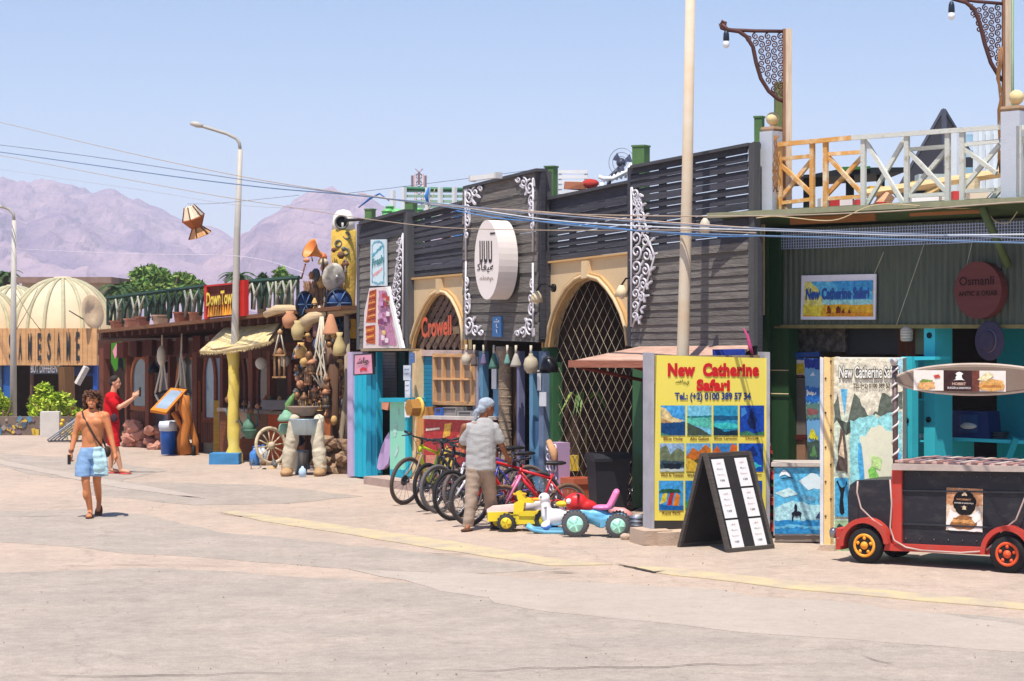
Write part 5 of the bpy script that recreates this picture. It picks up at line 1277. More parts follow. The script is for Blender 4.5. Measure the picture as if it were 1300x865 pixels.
# counter with red poster
kc = FA.thing('food_counter', 'counter fronted by a red and yellow printed food poster', 'counter')
fp(kc, [(529, 600), (541, 602), (541, 517), (529, 517)], .3, .3, wood((206, 146, 84), True), 'side_board')
fp(kc, [(538, 608), (604, 618), (604, 532), (538, 530)], .5, .5, mk('counter_body', (120, 60, 50), .7), 'body')
fp(kc, [(537, 532), (605, 534), (605, 530), (537, 528)], .56, .6, mk('pale_top', (190, 180, 172), .6), 'top')
qk = [FA.q(538, 608, .503), FA.q(604, 618, .503), FA.q(604, 534, .503), FA.q(538, 532, .503)]
ly = [((176, 44, 44), None), ((120, 40, 50), [(0, 0), (1, 0), (1, .3), (0, .4)]), ((226, 172, 60), [(.38, .7), (.52, .75), (.55, .95), (.42, .93)]), ((232, 190, 80), [(.4, .1), (.56, .2), (.58, .5), (.45, .6), (.36, .4)]), ((206, 130, 110), [(.05, .15), (.3, .2), (.28, .42), (.05, .4)]), ((150, 150, 150), [(.03, .05), (.25, .03), (.2, .14), (.05, .16)]), ((240, 210, 190), [(.05, .8), (.33, .84), (.33, .87), (.05, .84)]), ((230, 120, 80), [(.64, .4), (.8, .5), (.78, .8), (.66, .76)])]
pict('red_print', kc, qk, ly)
for i, (x0, x1, y0, y1, rgb, nm, lab, d) in enumerate(((551, 560, 518, 529, (60, 96, 170), 'card_box', 'small blue card box on the food counter', .4), (561, 579, 517, 531, (140, 134, 130), 'till', 'grey till on the food counter', .35), (580, 598, 522, 531, (150, 146, 142), 'juice_machine', 'grey machine at the right of the food counter', .35))):
    o = FA.thing(nm, lab, nm.replace('_', ' ')); fp(o, [(x0, y1), (x1, y1), (x1, y0), (x0 + 1, y0)], d, .3, paint(rgb), 'body')
    fp(o, [(x0 + 2, y0 + 4), (x1 - 2, y0 + 4), (x1 - 2, y0 + 1.5), (x0 + 2.5, y0 + 1.5)], d + .012, .02, paint((60, 60, 66)), 'panel')
# yellow drum shaped thing
v = FA.world(FA.q(540, 531, .35)); yb = thing('wooden_barrel', 'yellow rimmed six sided wooden barrel lying on its side on the counter', 'barrel', v, FA.rz)
MB().lathe([(.14, 0), (.15, .06), (.14, .2), (.0, .2)], (0.05, -.12, .17), 6, Matrix.Rotation(PI / 2, 4, 'X') , False).build('body', wood((176, 128, 66)), yb)
MB().ring((0.05, -.14, .17), .14, .03, 'Y', 24, 6).build('rim', paint((226, 186, 84)), yb)
# centre doors
bl_ = mk('blue_frame', (92, 138, 170), .6, var=.1); dkb = mk('dark_glass2', (36, 38, 46), .3)
for x0, x1, d, m_ in ((608, 613, .1, bl_), (626, 633, .08, bl_), (656, 659, .1, mk('violet_grey', (110, 110, 140), .7)), (672, 676.5, .08, bl_), (684, 690, .1, mk('blue_grey2', (104, 120, 146), .7))):
    fp(cb, [(x0, 640), (x1, 642), (x1, 446), (x0, 446)], d, .1, m_, 'door_post')
fp(cb, [(614, 640), (625, 640), (625, 452), (614, 452)], -.05, .03, dkb, 'door_glass'); fp(cb, [(677, 640), (684, 640), (684, 470), (677, 470)], -.05, .03, dkb, 'door_glass')
fp(cb, [(676, 640), (685, 641), (685, 535), (676, 535)], .05, .05, bl_, 'door_panel')
for x0, x1, y0, y1, lab in ((624, 630, 466, 494, 'long white paper in the blue door window behind the man in grey'), (684.5, 693, 498, 516, 'white paper sheet stuck right of the blue doors'), (682, 686, 470, 496, 'thin pale notice on the blue door frame')):
    nn_ = FA.thing('paper_notice', lab, 'notice', 'paper notices by the doors'); fp(nn_, [(x0, y1), (x1, y1), (x1, y0), (x0, y0)], .14, .01, paint((206, 208, 212)), 'sheet')
colm = FA.thing('carved_column', 'pale carved stone column between the blue doors', 'column'); a, b = FA.q(645, 640, .1), FA.q(645, 440, .1)
mb = MB().lathe([(.13, 0), (.13, .15), (.1, .2), (.1, b.z - .2), (.14, b.z - .1), (.14, b.z)], (a.x, -.15, 0), 12); mb.build('shaft', mk('carved_stone', (176, 156, 132), .9, rgb2=(120, 100, 84), scale=14, bump=.8, fine=30), colm)
for k in range(16): MB().ring((a.x, -.15, .35 + k * .12), .1, .007, 'Z', 12, 4).build('carving', mk('carved_stone', (0, 0, 0)), colm)
fp(cb, [(650.5, 640), (655, 641), (655, 446), (650.5, 446)], .02, .05, wood((106, 80, 60), True), 'door_post')
# hanging pots under the centre box
for i, (px, w_, h_, kind, rgb, lab) in enumerate([(592, 13, 16, 'o', (190, 178, 160), 'leftmost beige round pot hanging under the centre board'), (602, 9, 17, 'b', (96, 84, 82), 'dark bell hanging second from the left under the centre board'), (614, 9, 15, 'b', (110, 98, 130), 'violet grey bell hanging under the centre board'), (627, 14, 20, 'b', (74, 110, 96), 'big green bell hanging under the centre board'), (644, 9, 14, 'b', (110, 150, 140), 'pale green bell right of the big green one'), (655, 15, 17, 'b', (168, 160, 148), 'wide grey bell hanging before the dark doorway'), (674, 19, 25, 'o', (176, 164, 140), 'largest beige round pot, rightmost under the centre board')]):
    top = FA.world(FA.q(px, 441 + i * .2, .3)); s_ = top.y / FPX; h, hw = h_ * s_, w_ * s_ / 2
    o = thing('hanging_pot', lab, 'pot', top - Vector((0, 0, h + .08)), 0, 'pots hanging under the centre board')
    MB().lathe([(a * hw, b_ * h) for a, b_ in ([(.5, 0), (.9, .2), (1, .45), (.8, .75), (.25, .92), (.3, 1)] if kind == 'o' else [(1, 0), (.9, .2), (.5, .7), (.2, 1)])], n=16).build('body', mk('hp_%d' % i, rgb, .8, var=.15), o)
    MB().tube([(0, 0, h * .95), (0, 0, h + .12)], .02, 5).build('cord', ro, o)
# wall lamps
for px, py, d, lab in ((681, 461, .6, 'brass wall lamp at the edge of the centre board'), (789, 369, .1, 'pale wall lamp on a curled bracket right of the big arch')):
    py2 = 375 if px < 700 else 368
    v = FA.world(FA.q(px, py2, d + .15)); o = thing('wall_lamp', lab, 'lamp', v, FA.rz)
    MB().lathe([(.1, -.1), (.07, 0), (.03, .06)], n=12).build('lamp_shade', mk('lamp_cream', (214, 196, 160), .5), o); MB().ball((0, 0, -.08), .05, 8, 6).build('bulb', paint((220, 210, 190), .2), o)
    MB().tube([(0, 0, .06), (.03, .05, .15), (.12, .1, .16), (.2, .15, .1)], .014, 5).lathe([(.06, -.015), (.06, .015)], (.2, .16, .1), 10, Matrix.Rotation(PI / 2, 4, 'X')).build('bracket', metal((50, 46, 44)), o)
# small black fixture on the arch
# green columns
m_gc = mk('green_column', (54, 98, 62), .6, var=.2, scale=2, stretch=(6, 6, .8), bump=.3)
for x0, x1, y0, d in ((688, 696, 442, .02), (697, 702, 460, .0), (803, 815, 440, .05)):
    fp(cb, [(x0, 645), (x1, 645), (x1, y0), (x0, y0)], d, .16, m_gc, 'green_post')
hat = FA.thing('black_helmet', 'black rounded cap hanging at the left edge of the lattice gate', 'cap'); v = FA.q(697, 464, .35)
MB().lathe([(.14, -.1), (.13, 0), (.09, .1), (0, .15)], v, 14).build('crown', paint((30, 28, 34), .4), hat); MB().box(v + Vector((-.02, -.12, -.1)), (.26, .14, .02)).build('peak', paint((30, 28, 34), .4), hat)
# plant behind gate
v = FA.world(FA.q(741, 640, -.6)); pp_ = thing('potted_palm', 'tall potted palm behind the lattice gate', 'plant', (v.x, v.y, 0))
MB().lathe([(.16, 0), (.22, .3), (.2, .32), (.12, .1)], n=14).build('pot', clay, pp_); MB().tube([(0, 0, .2), (.03, 0, 1.1), (-.02, 0, 1.5)], .035, 7).build('stem', wood((150, 140, 90), True), pp_)
mb = MB(); rr = random.Random(3)
for k in range(22):
    a = rr.uniform(0, 6.28); L_ = rr.uniform(.35, .6); p0 = Vector((0, 0, 1.45)); p1 = p0 + Vector((math.cos(a) * L_ * .5, math.sin(a) * L_ * .5, .2)); p2 = p0 + Vector((math.cos(a) * L_, math.sin(a) * L_, -.15)); w_ = Vector((-math.sin(a), math.cos(a), 0)) * .03
    mb.mi = rr.randrange(3); mb.add([p0, p1 - w_, p2, p1 + w_], [(0, 1, 2, 3)])
struct(mb.build('leaf', LG, pp_), 'stuff')
g = FA.world(FA.q(734, 628, .35)); tp = thing('terracotta_pot', 'square terracotta flower pot in front of the lattice gate', 'pot', (g.x, g.y, 0), FA.rz)
MB().lathe([(.17, 0), (.24, .42), (.26, .42), (.26, .5), (.22, .5), (.2, .4)], n=4, smooth=False, mat=Matrix.Rotation(PI / 4, 4, 'Z')).build('pot_body', mk('terra_red', (196, 104, 72), .85), tp)
ph = FA.world(FA.q(700, 630, .6)); fb = thing('fretwork_box', 'white and purple fretwork box with a tan cloth over its corner', 'box', (ph.x, ph.y, 0), FA.rz)
zt3 = FA.q(700, 562, .6).z; W2 = .27
MB().bx(-W2 / 2, W2 / 2, 0.02, .22, .02, zt3).build('body', paint((186, 156, 190)), fb)
rr = random.Random(8)
for i in range(3):
    for j in range(7):
        MB().ring((-W2 / 2 + W2 * (i + .5) / 3, -.0, zt3 * (j + .5) / 7), .045, .012, 'Y', 10, 4).build('fret', paint((226, 216, 226)), fb)
MB().tube([(-.02, -.03, zt3 + .02), (.12, -.04, zt3 - .12), (.17, -.04, zt3 - .3)], [.04, .06, .03], 8).build('cloth', cloth((196, 150, 110)), fb)
v = FA.world(FA.q(722, 588, -.3)); tag(MB().box((v.x, v.y, v.z), (.28, .2, .22)).build('yellow_box', paint((206, 170, 50))), 'yellow box behind the lattice gate above the terracotta pot', 'box')
# wheelie bin
g = FA.world(FA.q(772, 652, .55)); wb = thing('wheelie_bin', 'black wheelie bin in front of the lattice gate', 'bin', (g.x, g.y - .05, 0), .2); wb.scale = (.86, .86, .92); mbk = mk('bin_black', (40, 40, 46), .5, var=.08, bump=.03)
MB().add([(-.23, -.22, .06), (.23, -.22, .06), (.23, .25, .06), (-.23, .25, .06), (-.28, -.3, .88), (.28, -.3, .88), (.28, .3, .88), (-.28, .3, .88)], [(0, 3, 2, 1), (4, 5, 6, 7), (0, 1, 5, 4), (1, 2, 6, 5), (2, 3, 7, 6), (3, 0, 4, 7)]).build('body', mbk, wb)
MB().bx(-.31, .31, -.34, .32, .88, .92).build('rim', mbk, wb); MB().prism([Vector((-.30, y, z)) for y, z in ((-.33, .922), (.33, .922), (.33, .95), (.1, 1.0), (-.2, .985))], [Vector((.30, y, z)) for y, z in ((-.33, .922), (.33, .922), (.33, .95), (.1, 1.0), (-.2, .985))]).build('lid', mbk, wb)
MB().tube([(-.2, .33, .93), (-.2, .42, .93), (.2, .42, .93), (.2, .33, .93)], .015, 6).build('handle', mbk, wb)
for sx in (-.26, .26): MB().lathe([(.1, -.025), (.1, .025)], (sx, .24, .1), 14, Matrix.Rotation(PI / 2, 4, 'Y')).build('wheel', mk('rubber', (0, 0, 0)), wb)
# small plank canopy
cn = FA.thing('plank_canopy', 'low canopy of weathered pink brown planks over the sign', 'canopy'); mpk = wood((190, 154, 136)); mpk.node_tree.nodes['Principled BSDF'].inputs['Roughness'].default_value = .85
bq = [FA.q(723, 459, 1.15), FA.q(960, 462, 1.15), FA.q(955, 438.5, .16), FA.q(812, 440, .16)]
bq[1] = Vector((bq[2].x + .1, -.6, bq[0].z + .03)); bq[0].x = FA.q(723, 459, 1.15).x
for k in range(7):
    a0_, a1_ = k / 7, (k + .97) / 7
    q = [bil(bq, 0, a0_), bil(bq, 1, a0_), bil(bq, 1, a1_), bil(bq, 0, a1_)]
    MB().prism(q, [v - Vector((0, 0, .035)) for v in q]).build('plank', mpk, cn)
MB().prism([bq[0] + Vector((0, -.02, .015)), bq[1] + Vector((0, -.02, .015)), bq[1] + Vector((0, -.02, -.08)), bq[0] + Vector((0, -.02, -.08))], [bq[0] + Vector((0, .02, .01)), bq[1] + Vector((0, .02, .01)), bq[1] + Vector((0, .02, -.08)), bq[0] + Vector((0, .02, -.08))]).build('edge_board', wood((150, 96, 78)), cn)
for a in (.05, .42, .72):
    p0, p1 = bil(bq, a, .03) - Vector((0, 0, .08)), bil(bq, a, .97) - Vector((0, 0, .45)); MB().tube([p0, p1], .025, 5).build('strut', wood((110, 50, 40)), cn)
# pink purple streamer and blue cloth
sm = tag(MB().tube([P(944, 417, 26.2), P(950, 428, 26.15), P(952, 440, 26.1), P(956, 450, 26.1)], [.01, .018, .026, .018], 6).rough(.01, 7).build('pink_umbrella', cloth((176, 70, 116))), 'folded pink and purple parasol hanging beside the corner post', 'parasol')
tag(MB().box(P(926, 448, 26.2), (.4, .05, .1)).rough(.03, 6).build('blue_cloth', cloth((40, 60, 140))), 'dark blue cloth tucked at the end of the plank canopy', 'cloth')

# ---- rooftop things
def gpost(x0, x1, yt, yb, Y, lab):
    a, b = P(x0, yb, Y), P(x1, yt, Y); o = thing('green_post', lab, 'post', ((a.x + b.x) / 2, Y, 3.2), -.5, 'green posts on the cafe roof'); w_ = (b.x - a.x) * .72
    MB().box((0, 0, (b.z - 3.2) / 2), (w_, w_, b.z - 3.2)).build('shaft', mk('post_green', (88, 122, 74), .7, var=.22, scale=3, bump=.3), o); MB().box((0, 0, b.z - 3.2 + .012), (w_ + .02, w_ + .02, .024)).build('cap', mk('post_green', (0, 0, 0)), o)
gpost(463, 477, 267, 290, 37, 'low green post at the left end of the cafe roof'); gpost(514, 530, 257, 290, 35.5, 'green post on the roof above the left arch')
gpost(691, 708.5, 213, 260, 31.5, 'green post just right of the tall centre board'); gpost(802, 825.5, 187, 230, 29.8, 'highest green post, above the white scroll ornament'); gpost(957, 971, 150, 200, 28.2, 'dark green post behind the ball topped pillar')
# white green trellis far roof
RY = 44.0; v = P(512, 282, RY); tf = thing('roof_trellis', 'pale green slatted screen framed in white on the far roof', 'screen', (0, 0, 0))
for x in (499, 513, 543, 559, 577): MB().tube([P(x, 292, RY - .05), P(x, 238 if x != 499 else 242, RY - .05)], .055, 4, smooth=False).build('post', paint((228, 230, 228)), tf)
for k in range(6):
    y = 241 + k * 6.5
    q_ = [P(514, y + 3.2, RY), P(592, y + 3.8, RY), P(592, y, RY), P(514, y, RY)]; MB().prism(q_, [p + Vector((0, .03, 0)) for p in q_]).build('slat', mk('sage_slat', (150, 182, 160), .6), tf)
MB().tube([P(512, 239.5, RY), P(592, 241, RY)], .04, 4).build('top_rail', paint((70, 124, 92)), tf)
for px, py, r_, lab in ((492, 272, 7, 'green plastic drum at the left on the far roof'), (504, 273, 8, 'green water drum behind the green post'), (531, 270, 6, 'light green drum right of the green post'), (495, 266, 5, 'small pale green drum behind the others')):
    v = P(px, py, 42); o = thing('roof_drum', lab, 'drum', v, 0, 'green drums on the far roof'); r2 = r_ * 42 / FPX; MB().lathe([(r2, -1), (r2, r2 * .5), (r2 * .7, r2 * .9), (.02, r2)], n=16).build('body', mk('drum_green', (110, 184, 110), .4), o); MB().ring((0, 0, .05), r2, .015, 'Z', 16, 5).build('hoop', paint((90, 160, 96)), o)
for px, py, w_, rgb, lab in ((567, 274, 12, (160, 70, 50), 'small red brown box on the far roof behind the trellis'), (582, 275, 14, (90, 150, 220), 'light blue sheet on the far roof beside the red box')):
    v = P(px, py, 41); tag(MB().box((v.x, v.y, v.z - .4), (w_ * 41 / FPX, .3, 1.2)).build('roof_box', paint(rgb)), lab, 'box')
bt2 = tag(MB().tube([P(544, 238, 43.9), P(541, 250, 43.9), P(545, 262, 43.9)], [.02, .04, .015], 6).rough(.01, 6).build('blue_rag', cloth((60, 130, 200))), 'blue rag tied to the white trellis post', 'rag')
# white fluorescent fitting on top of the box
v = FA.world(FA.q(616, 227.5, .5)); fx = thing('floodlight', 'white strip light lying on top of the centre board', 'light', v, FA.rz); MB().box((0, 0, .03), (.75, .09, .07)).build('body', paint((230, 228, 224)), fx); MB().box((-.4, 0, .03), (.05, .11, .09)).box((.4, 0, .03), (.05, .11, .09)).build('end_cap', paint((200, 198, 196)), fx)
# white bench back, chair, red cushion, fan
bn = thing('white_bench', 'white slatted bench back on the roof right of the green post', 'bench', (0, 0, 0))
for k in range(5): q_ = [P(709, 220.5 + k * 6.5, 31), P(746, 220.5 + k * 6.5, 31), P(746, 216 + k * 6.5, 31), P(709, 216 + k * 6.5, 31)]; MB().prism(q_, [p + Vector((0, .03, 0)) for p in q_]).build('slat', paint((236, 236, 236)), bn)
for x in (711, 744): MB().tube([P(x, 250, 31.04), P(x, 217, 31.04)], .025, 4).build('leg', paint((226, 226, 226)), bn)
v = P(730, 236, 30.6); cu_ = tag(MB().box((v.x, v.y, v.z), (.3, .3, .1)).rough(.03, 5).build('brown_cushion', cloth((170, 110, 84))), 'brown cushion in front of the white bench on the roof', 'cushion')
v = P(750, 234, 30.5); tag(MB().ball(v, (.13, .1, .08), 10, 7).rough(.03, 6).build('red_cushion', cloth((176, 64, 58))), 'red cushion right of the brown one on the roof', 'cushion')
wc = thing('white_chair', 'white plastic chair tipped on the roof beside the highest green post', 'chair', (0, 0, 0)); pw = paint((236, 236, 236))
q_ = [P(764, 232, 30), P(800, 225, 30), P(800, 214, 30), P(771, 226, 30)]
for k in range(7):
    a, b = bil(q_, k / 6, 0), bil(q_, k / 6, 1); MB().tube([a, b], .022, 5).build('slat', pw, wc)
MB().tube([P(760, 224, 30), P(766, 227, 30), P(778, 227, 30), P(796, 218, 30), P(802, 208, 30)], .03, 6).build('frame', pw, wc); MB().tube([P(764, 232, 30), P(766, 245, 30)], .03, 6).build('leg', pw, wc)
v = P(789, 215, 30.2); fn = thing('fan', 'grey electric fan lying against the highest green post', 'fan', v); Mx = Matrix.Rotation(-.5, 4, 'Z')
for rr_ in (.2, .14, .08): MB().ring((0, 0, .1), rr_, .004, 'Y', 20, 4, mat=Mx).build('guard', metal((120, 124, 130)), fn)
for k in range(3): a = k * 2.1; MB().prism([Mx @ Vector((0, .02, 0)) + Vector((0, 0, .1)), Mx @ Vector((.16 * math.cos(a), .02, .16 * math.sin(a))) + Vector((0, 0, .1)), Mx @ Vector((.16 * math.cos(a + .8), .03, .16 * math.sin(a + .8))) + Vector((0, 0, .1))], [Mx @ Vector((0, .03, 0)) + Vector((0, 0, .1)), Mx @ Vector((.16 * math.cos(a), .03, .16 * math.sin(a))) + Vector((0, 0, .1)), Mx @ Vector((.16 * math.cos(a + .8), .04, .16 * math.sin(a + .8))) + Vector((0, 0, .1))]).build('blade', paint((90, 96, 120)), fn)
MB().ball((0, .1, .1), (.07, .1, .07), 8, 6).build('motor', paint((70, 74, 90)), fn); MB().tube([(0, .1, .05), (-.15, .1, -.1), (-.2, .1, -.3)], .03, 6).build('stand', paint((70, 74, 90)), fn)
# telecom mast
v = P(532, 262, 260); ms = thing('telecom_mast', 'far off lattice telecom mast against the sky', 'mast', (v.x, 260, 0)); zt4 = P(532, 221, 260).z; mm = metal((150, 120, 118))
for sx in (-.45, .45): MB().tube([(sx, 0, 0), (sx, 0, zt4)], .09, 4).build('leg', mm, ms)
k = 12.0
while k < zt4: MB().tube([(-.45, 0, k), (.45, 0, k + .9)], .06, 4).tube([(.45, 0, k), (-.45, 0, k + .9)], .06, 4).build('brace', mm, ms); k += .9
for dx in (-.8, .8, 0): MB().box((dx, -.3, zt4 - .6 - abs(dx) * .4), (.3, .2, 1.4)).build('antenna', mm, ms)

# ================================================================== TALL POLE IN FRONT
Yp = 26.3; b0 = P(862.5, 682, Yp); tp_ = thing('utility_pole', 'tall pale concrete utility pole rising behind the yellow sign', 'pole', (b0.x, Yp, 0))
MB().tube([(0, 0, 0), P(866.5, 470, Yp) - Vector((b0.x, Yp, 0)), P(872, 250, Yp) - Vector((b0.x, Yp, 0)), P(877.5, -60, Yp) - Vector((b0.x, Yp, 0))], [.085, .078, .07, .06], 14).build('shaft', mk('pole_paint', (206, 196, 180), .8, rgb2=(196, 170, 136), scale=2.5, bump=.2), tp_)

# ================================================================== RIGHT HAND BUILDING
RB = Pl(962, 27.3, 1300, 24.4)
rbd = RB.thing('safari_shop', 'shop with dark green corrugated front and roof terrace', 'shop building')
uM = RB.q(1300, 400).x + 2.5
def rp(par, pts, d, th, m, name, label=None): return dp(RB, par, pts, d, th, m, name, label)
m_gf = mk('corrugated_green', (74, 84, 74), .55, rgb2=(96, 104, 88), scale=2, stretch=(6, 6, .7), soft=.2, bump=.25, spec=.4)
m_gd = mk('fascia_green_dark', (62, 78, 42), .7, var=.2)
zA, zB_ = RB.q(1100, 413.5, .0).z, RB.q(1100, 296, .0).z
# corrugated sheet
mb = MB(); uu = RB.q(988, 400).x; i = 0; vs_ = []; fs = []
while uu < uM: 
    y = -.035 if i % 4 in (1, 2) else -.015
    vs_ += [(uu, y, zA), (uu, y, zB_ + .1)]; uu += .022; i += 1
fs = [(2 * k, 2 * k + 2, 2 * k + 3, 2 * k + 1) for k in range(len(vs_) // 2 - 1)]
mb.add(vs_, fs).build('corrugated_sheet', m_gf, rbd)
u9 = RB.q(988, 400).x
MB().bx(u9, uM, .0, .08, zA + .02, zB_ + .1).build('sheet_backing', m_gd, rbd)
MB().bx(u9 - .02, uM, -.06, .04, zA - .035, zA + .01).rough(.004, 9).build('edge_trim', mk('trim_ochre', (150, 136, 84), .8, rgb2=(110, 104, 70), scale=7), rbd)
# mesh strip; the sky's blue light is painted into backing and wires
zm0, zm1 = RB.q(1100, 313, .05).z, RB.q(1100, 288.5, .05).z
MB().bx(u9, uM, -.005, .01, zm0, zm1).build('mesh_backing', paint((120, 152, 226), .6), rbd)
mt_ = paint((176, 192, 228)); k = 0; mbm = MB(); uu = u9
while uu < uM: mbm.bx(uu, uu + .008, -.045, -.038, zm0, zm1); uu += .04
zz = zm0
while zz < zm1: mbm.bx(u9, uM, -.05, -.046, zz, zz + .008); zz += .036
struct(mbm.build('mesh_net', mt_, rbd), 'stuff')
# roof slab, sloping overhang
zr0 = RB.q(1100, 268, .55).z
MB().add([(u9 - .4, -.75, zr0 - .0), (uM, -.75, zr0 - .0), (uM, .3, zB_ + .1), (u9 - .4, .3, zB_ + .1), (u9 - .4, -.75, zr0 + .05), (uM, -.75, zr0 + .05), (uM, .3, zr0 + .14), (u9 - .4, .3, zr0 + .14)], [(0, 3, 2, 1), (4, 5, 6, 7), (0, 1, 5, 4), (1, 2, 6, 5), (2, 3, 7, 6), (3, 0, 4, 7)]).build('roof_overhang', m_gd, rbd)
MB().bx(u9 - .5, uM, -.8, -.74, zr0 - .01, zr0 + .055).rough(.008, 5).build('roof_edge', mk('edge_board', (150, 150, 120), .85), rbd)
MB().bx(-.1, uM, .3, 6, zr0 - .1, zr0 + .05).build('roof', mk('terrace', (160, 146, 126), .9), rbd)
MB().bx(u9 + .6, u9 + 1.9, -.5, -.47, zr0 - .12, zr0 - .03).build('plank', wood((150, 100, 60)), rbd)
v0 = RB.q(1156, 275, .4); v1 = RB.q(1245, 268, .4); MB().bx(v0.x, v1.x, -.42, -.39, v0.z, v0.z + .09).build('plank', wood((170, 116, 76)), rbd)
v0 = RB.q(1246, 262, .6); v1 = RB.q(1280, 338, .1); MB().tube([v0, v1], .05, 5).build('brace', mk('brace_green', (86, 104, 66), .7), rbd)
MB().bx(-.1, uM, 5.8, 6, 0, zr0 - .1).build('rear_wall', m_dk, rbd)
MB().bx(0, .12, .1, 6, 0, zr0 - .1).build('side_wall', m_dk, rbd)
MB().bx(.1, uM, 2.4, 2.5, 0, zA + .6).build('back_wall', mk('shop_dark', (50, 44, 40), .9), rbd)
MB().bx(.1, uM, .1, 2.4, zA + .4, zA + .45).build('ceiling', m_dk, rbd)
# green column at the corner
m_gk = mk('deep_green', (34, 70, 38), .55, var=.25, scale=2, stretch=(6, 6, .6), bump=.3)
rp(rbd, [(966, 672), (975, 672), (974, 300), (966, 300)], .12, .2, m_gk, 'green_post'); rp(rbd, [(975.5, 675), (1001, 675), (1001, 415), (975.5, 415)], .06, .2, m_gk, 'green_post'); rp(rbd, [(975.5, 414), (989, 414), (989, 295), (975.5, 295)], .09, .2, m_gk, 'green_post')
rp(rbd, [(966.5, 400), (969.5, 400), (969.5, 272), (966.5, 272)], .14, .03, mk('raw_wood', (200, 180, 140), .8), 'batten')
for y in (500, 470): RB.line(MB(), [(975, y), (1001, y + .5)], .08, .008).build('cable_tie', mk('raw_wood', (0, 0, 0)), rbd)
# shop interior, left half: posters
for x0, x1, y0, y1, rgb, nm in ((1002, 1008, 418, 450, (50, 46, 44), 'a'),):
    pass
rp(rbd, [(1002, 447), (1073, 447), (1073, 417), (1002, 417)], -.25, .05, mk('camouflage', (56, 54, 52), .9, rgb2=(104, 98, 92), scale=9, soft=.08), 'camouflage_panel')
rp(rbd, [(1074, 450), (1140, 450), (1140, 418), (1074, 418)], -.3, .04, mk('dark_screen', (30, 34, 40), .4), 'screen'); 
rp(rbd, [(1140, 560), (1162, 560), (1162, 415), (1140, 415)], -.3, .04, wood((84, 50, 34), True), 'panel')
rp(rbd, [(1162, 450), (1174, 450), (1174, 414), (1162, 414)], -.1, .1, mk('grey_green', (100, 112, 92), .7), 'post')
pb = RB.thing('beach_poster', 'yellow blue and white poster at the left of the shop opening', 'poster'); q_ = [RB.q(x, y, -.1) for x, y in ((1002, 478), (1021, 478), (1021, 454), (1002, 454))]; MB().prism(q_, [p + Vector((0, .02, 0)) for p in q_]).build('sheet', paint((228, 220, 210)), pb)
pict('print', pb, q_, [((228, 190, 40), [(0, .1), (1, .15), (1, .7), (.4, .65), (0, .8)]), ((50, 90, 150), [(0, .88), (1, .86), (1, 1), (0, 1)]), ((120, 60, 40), [(0, 0), (1, 0), (1, .08), (0, .1)])])
rp(rbd, [(1002, 552), (1023, 552), (1022, 480), (1002, 480)], -.1, .05, mk('taupe', (122, 112, 106), .9), 'board'); rp(rbd, [(1002, 585), (1022, 585), (1022, 559), (1002, 559)], -.1, .05, mk('tan_board2', (150, 112, 88), .9), 'board')
rp(rbd, [(1002, 559), (1023, 559), (1023, 552), (1002, 552)], -.08, .05, wood((80, 34, 28)), 'shelf'); rp(rbd, [(1002, 454), (1040, 453), (1040, 447), (1002, 448)], -.08, .03, paint((36, 80, 150)), 'blue_strip')
bn2 = RB.thing('safari_banner', 'narrow hanging banner of blue pictures left of the map board', 'banner'); q_ = [RB.q(x, y, .02) for x, y in ((1026, 586), (1041, 586), (1040, 455), (1021, 455))]; MB().prism(q_, [p + Vector((0, .015, 0)) for p in q_]).build('sheet', paint((110, 170, 214)), bn2)
pict('print', bn2, q_, [((36, 60, 150), [(.05, .9), (1, .9), (1, 1), (.0, 1)]), ((226, 236, 240), [(.35, .83), (.7, .83), (.6, .87)]), ((40, 110, 190), [(0, .58), (1, .58), (1, .72), (0, .72)]), ((236, 240, 240), [(.1, .64), (.8, .66), (.1, .69)]), ((90, 130, 120), [(0, .42), (1, .42), (1, .56), (0, .56)]), ((150, 90, 90), [(.1, .45), (.9, .45), (.9, .5), (.1, .52)]), ((226, 214, 50), [(.1, .22), (.9, .22), (.6, .31), (.3, .3)]), ((70, 90, 80), [(0, .02), (1, .02), (1, .2), (0, .2)]), ((100, 150, 90), [(.2, .06), (.8, .05), (.6, .16)])])
# turquoise room
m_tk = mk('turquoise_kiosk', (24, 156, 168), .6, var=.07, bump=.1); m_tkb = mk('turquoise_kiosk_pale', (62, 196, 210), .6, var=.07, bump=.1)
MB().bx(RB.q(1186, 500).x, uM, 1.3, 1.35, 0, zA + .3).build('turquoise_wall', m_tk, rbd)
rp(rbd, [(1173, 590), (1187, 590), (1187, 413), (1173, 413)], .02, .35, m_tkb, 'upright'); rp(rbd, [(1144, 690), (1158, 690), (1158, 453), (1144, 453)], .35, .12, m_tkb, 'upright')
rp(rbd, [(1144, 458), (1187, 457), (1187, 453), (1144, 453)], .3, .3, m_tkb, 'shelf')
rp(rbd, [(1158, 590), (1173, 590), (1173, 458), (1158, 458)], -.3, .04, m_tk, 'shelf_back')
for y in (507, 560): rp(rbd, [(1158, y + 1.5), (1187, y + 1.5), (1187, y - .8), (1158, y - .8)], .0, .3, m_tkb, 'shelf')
for px, py, dd_, par in ((1151, 534, .352, 0), (1179, 533, .022, 0), (1180, 426, .022, 0)):
    c_ = RB.q(px, py, dd_); MB().lathe([(.035, 0), (.035, .012), (0, .012)], c_, 14, Matrix.Rotation(PI / 2, 4, 'X')).build('peg_hole', mk('hole', (14, 40, 46), .9), rbd)
cs = RB.q(1187, 552, -.9); MB().bx(cs.x, uM, .5, 1.3, cs.z - .04, cs.z).build('work_top', m_tkb, rbd)
MB().bx(cs.x + .25, cs.x + .3, .55, 1.3, 0, cs.z - .04).build('upright', m_tkb, rbd)
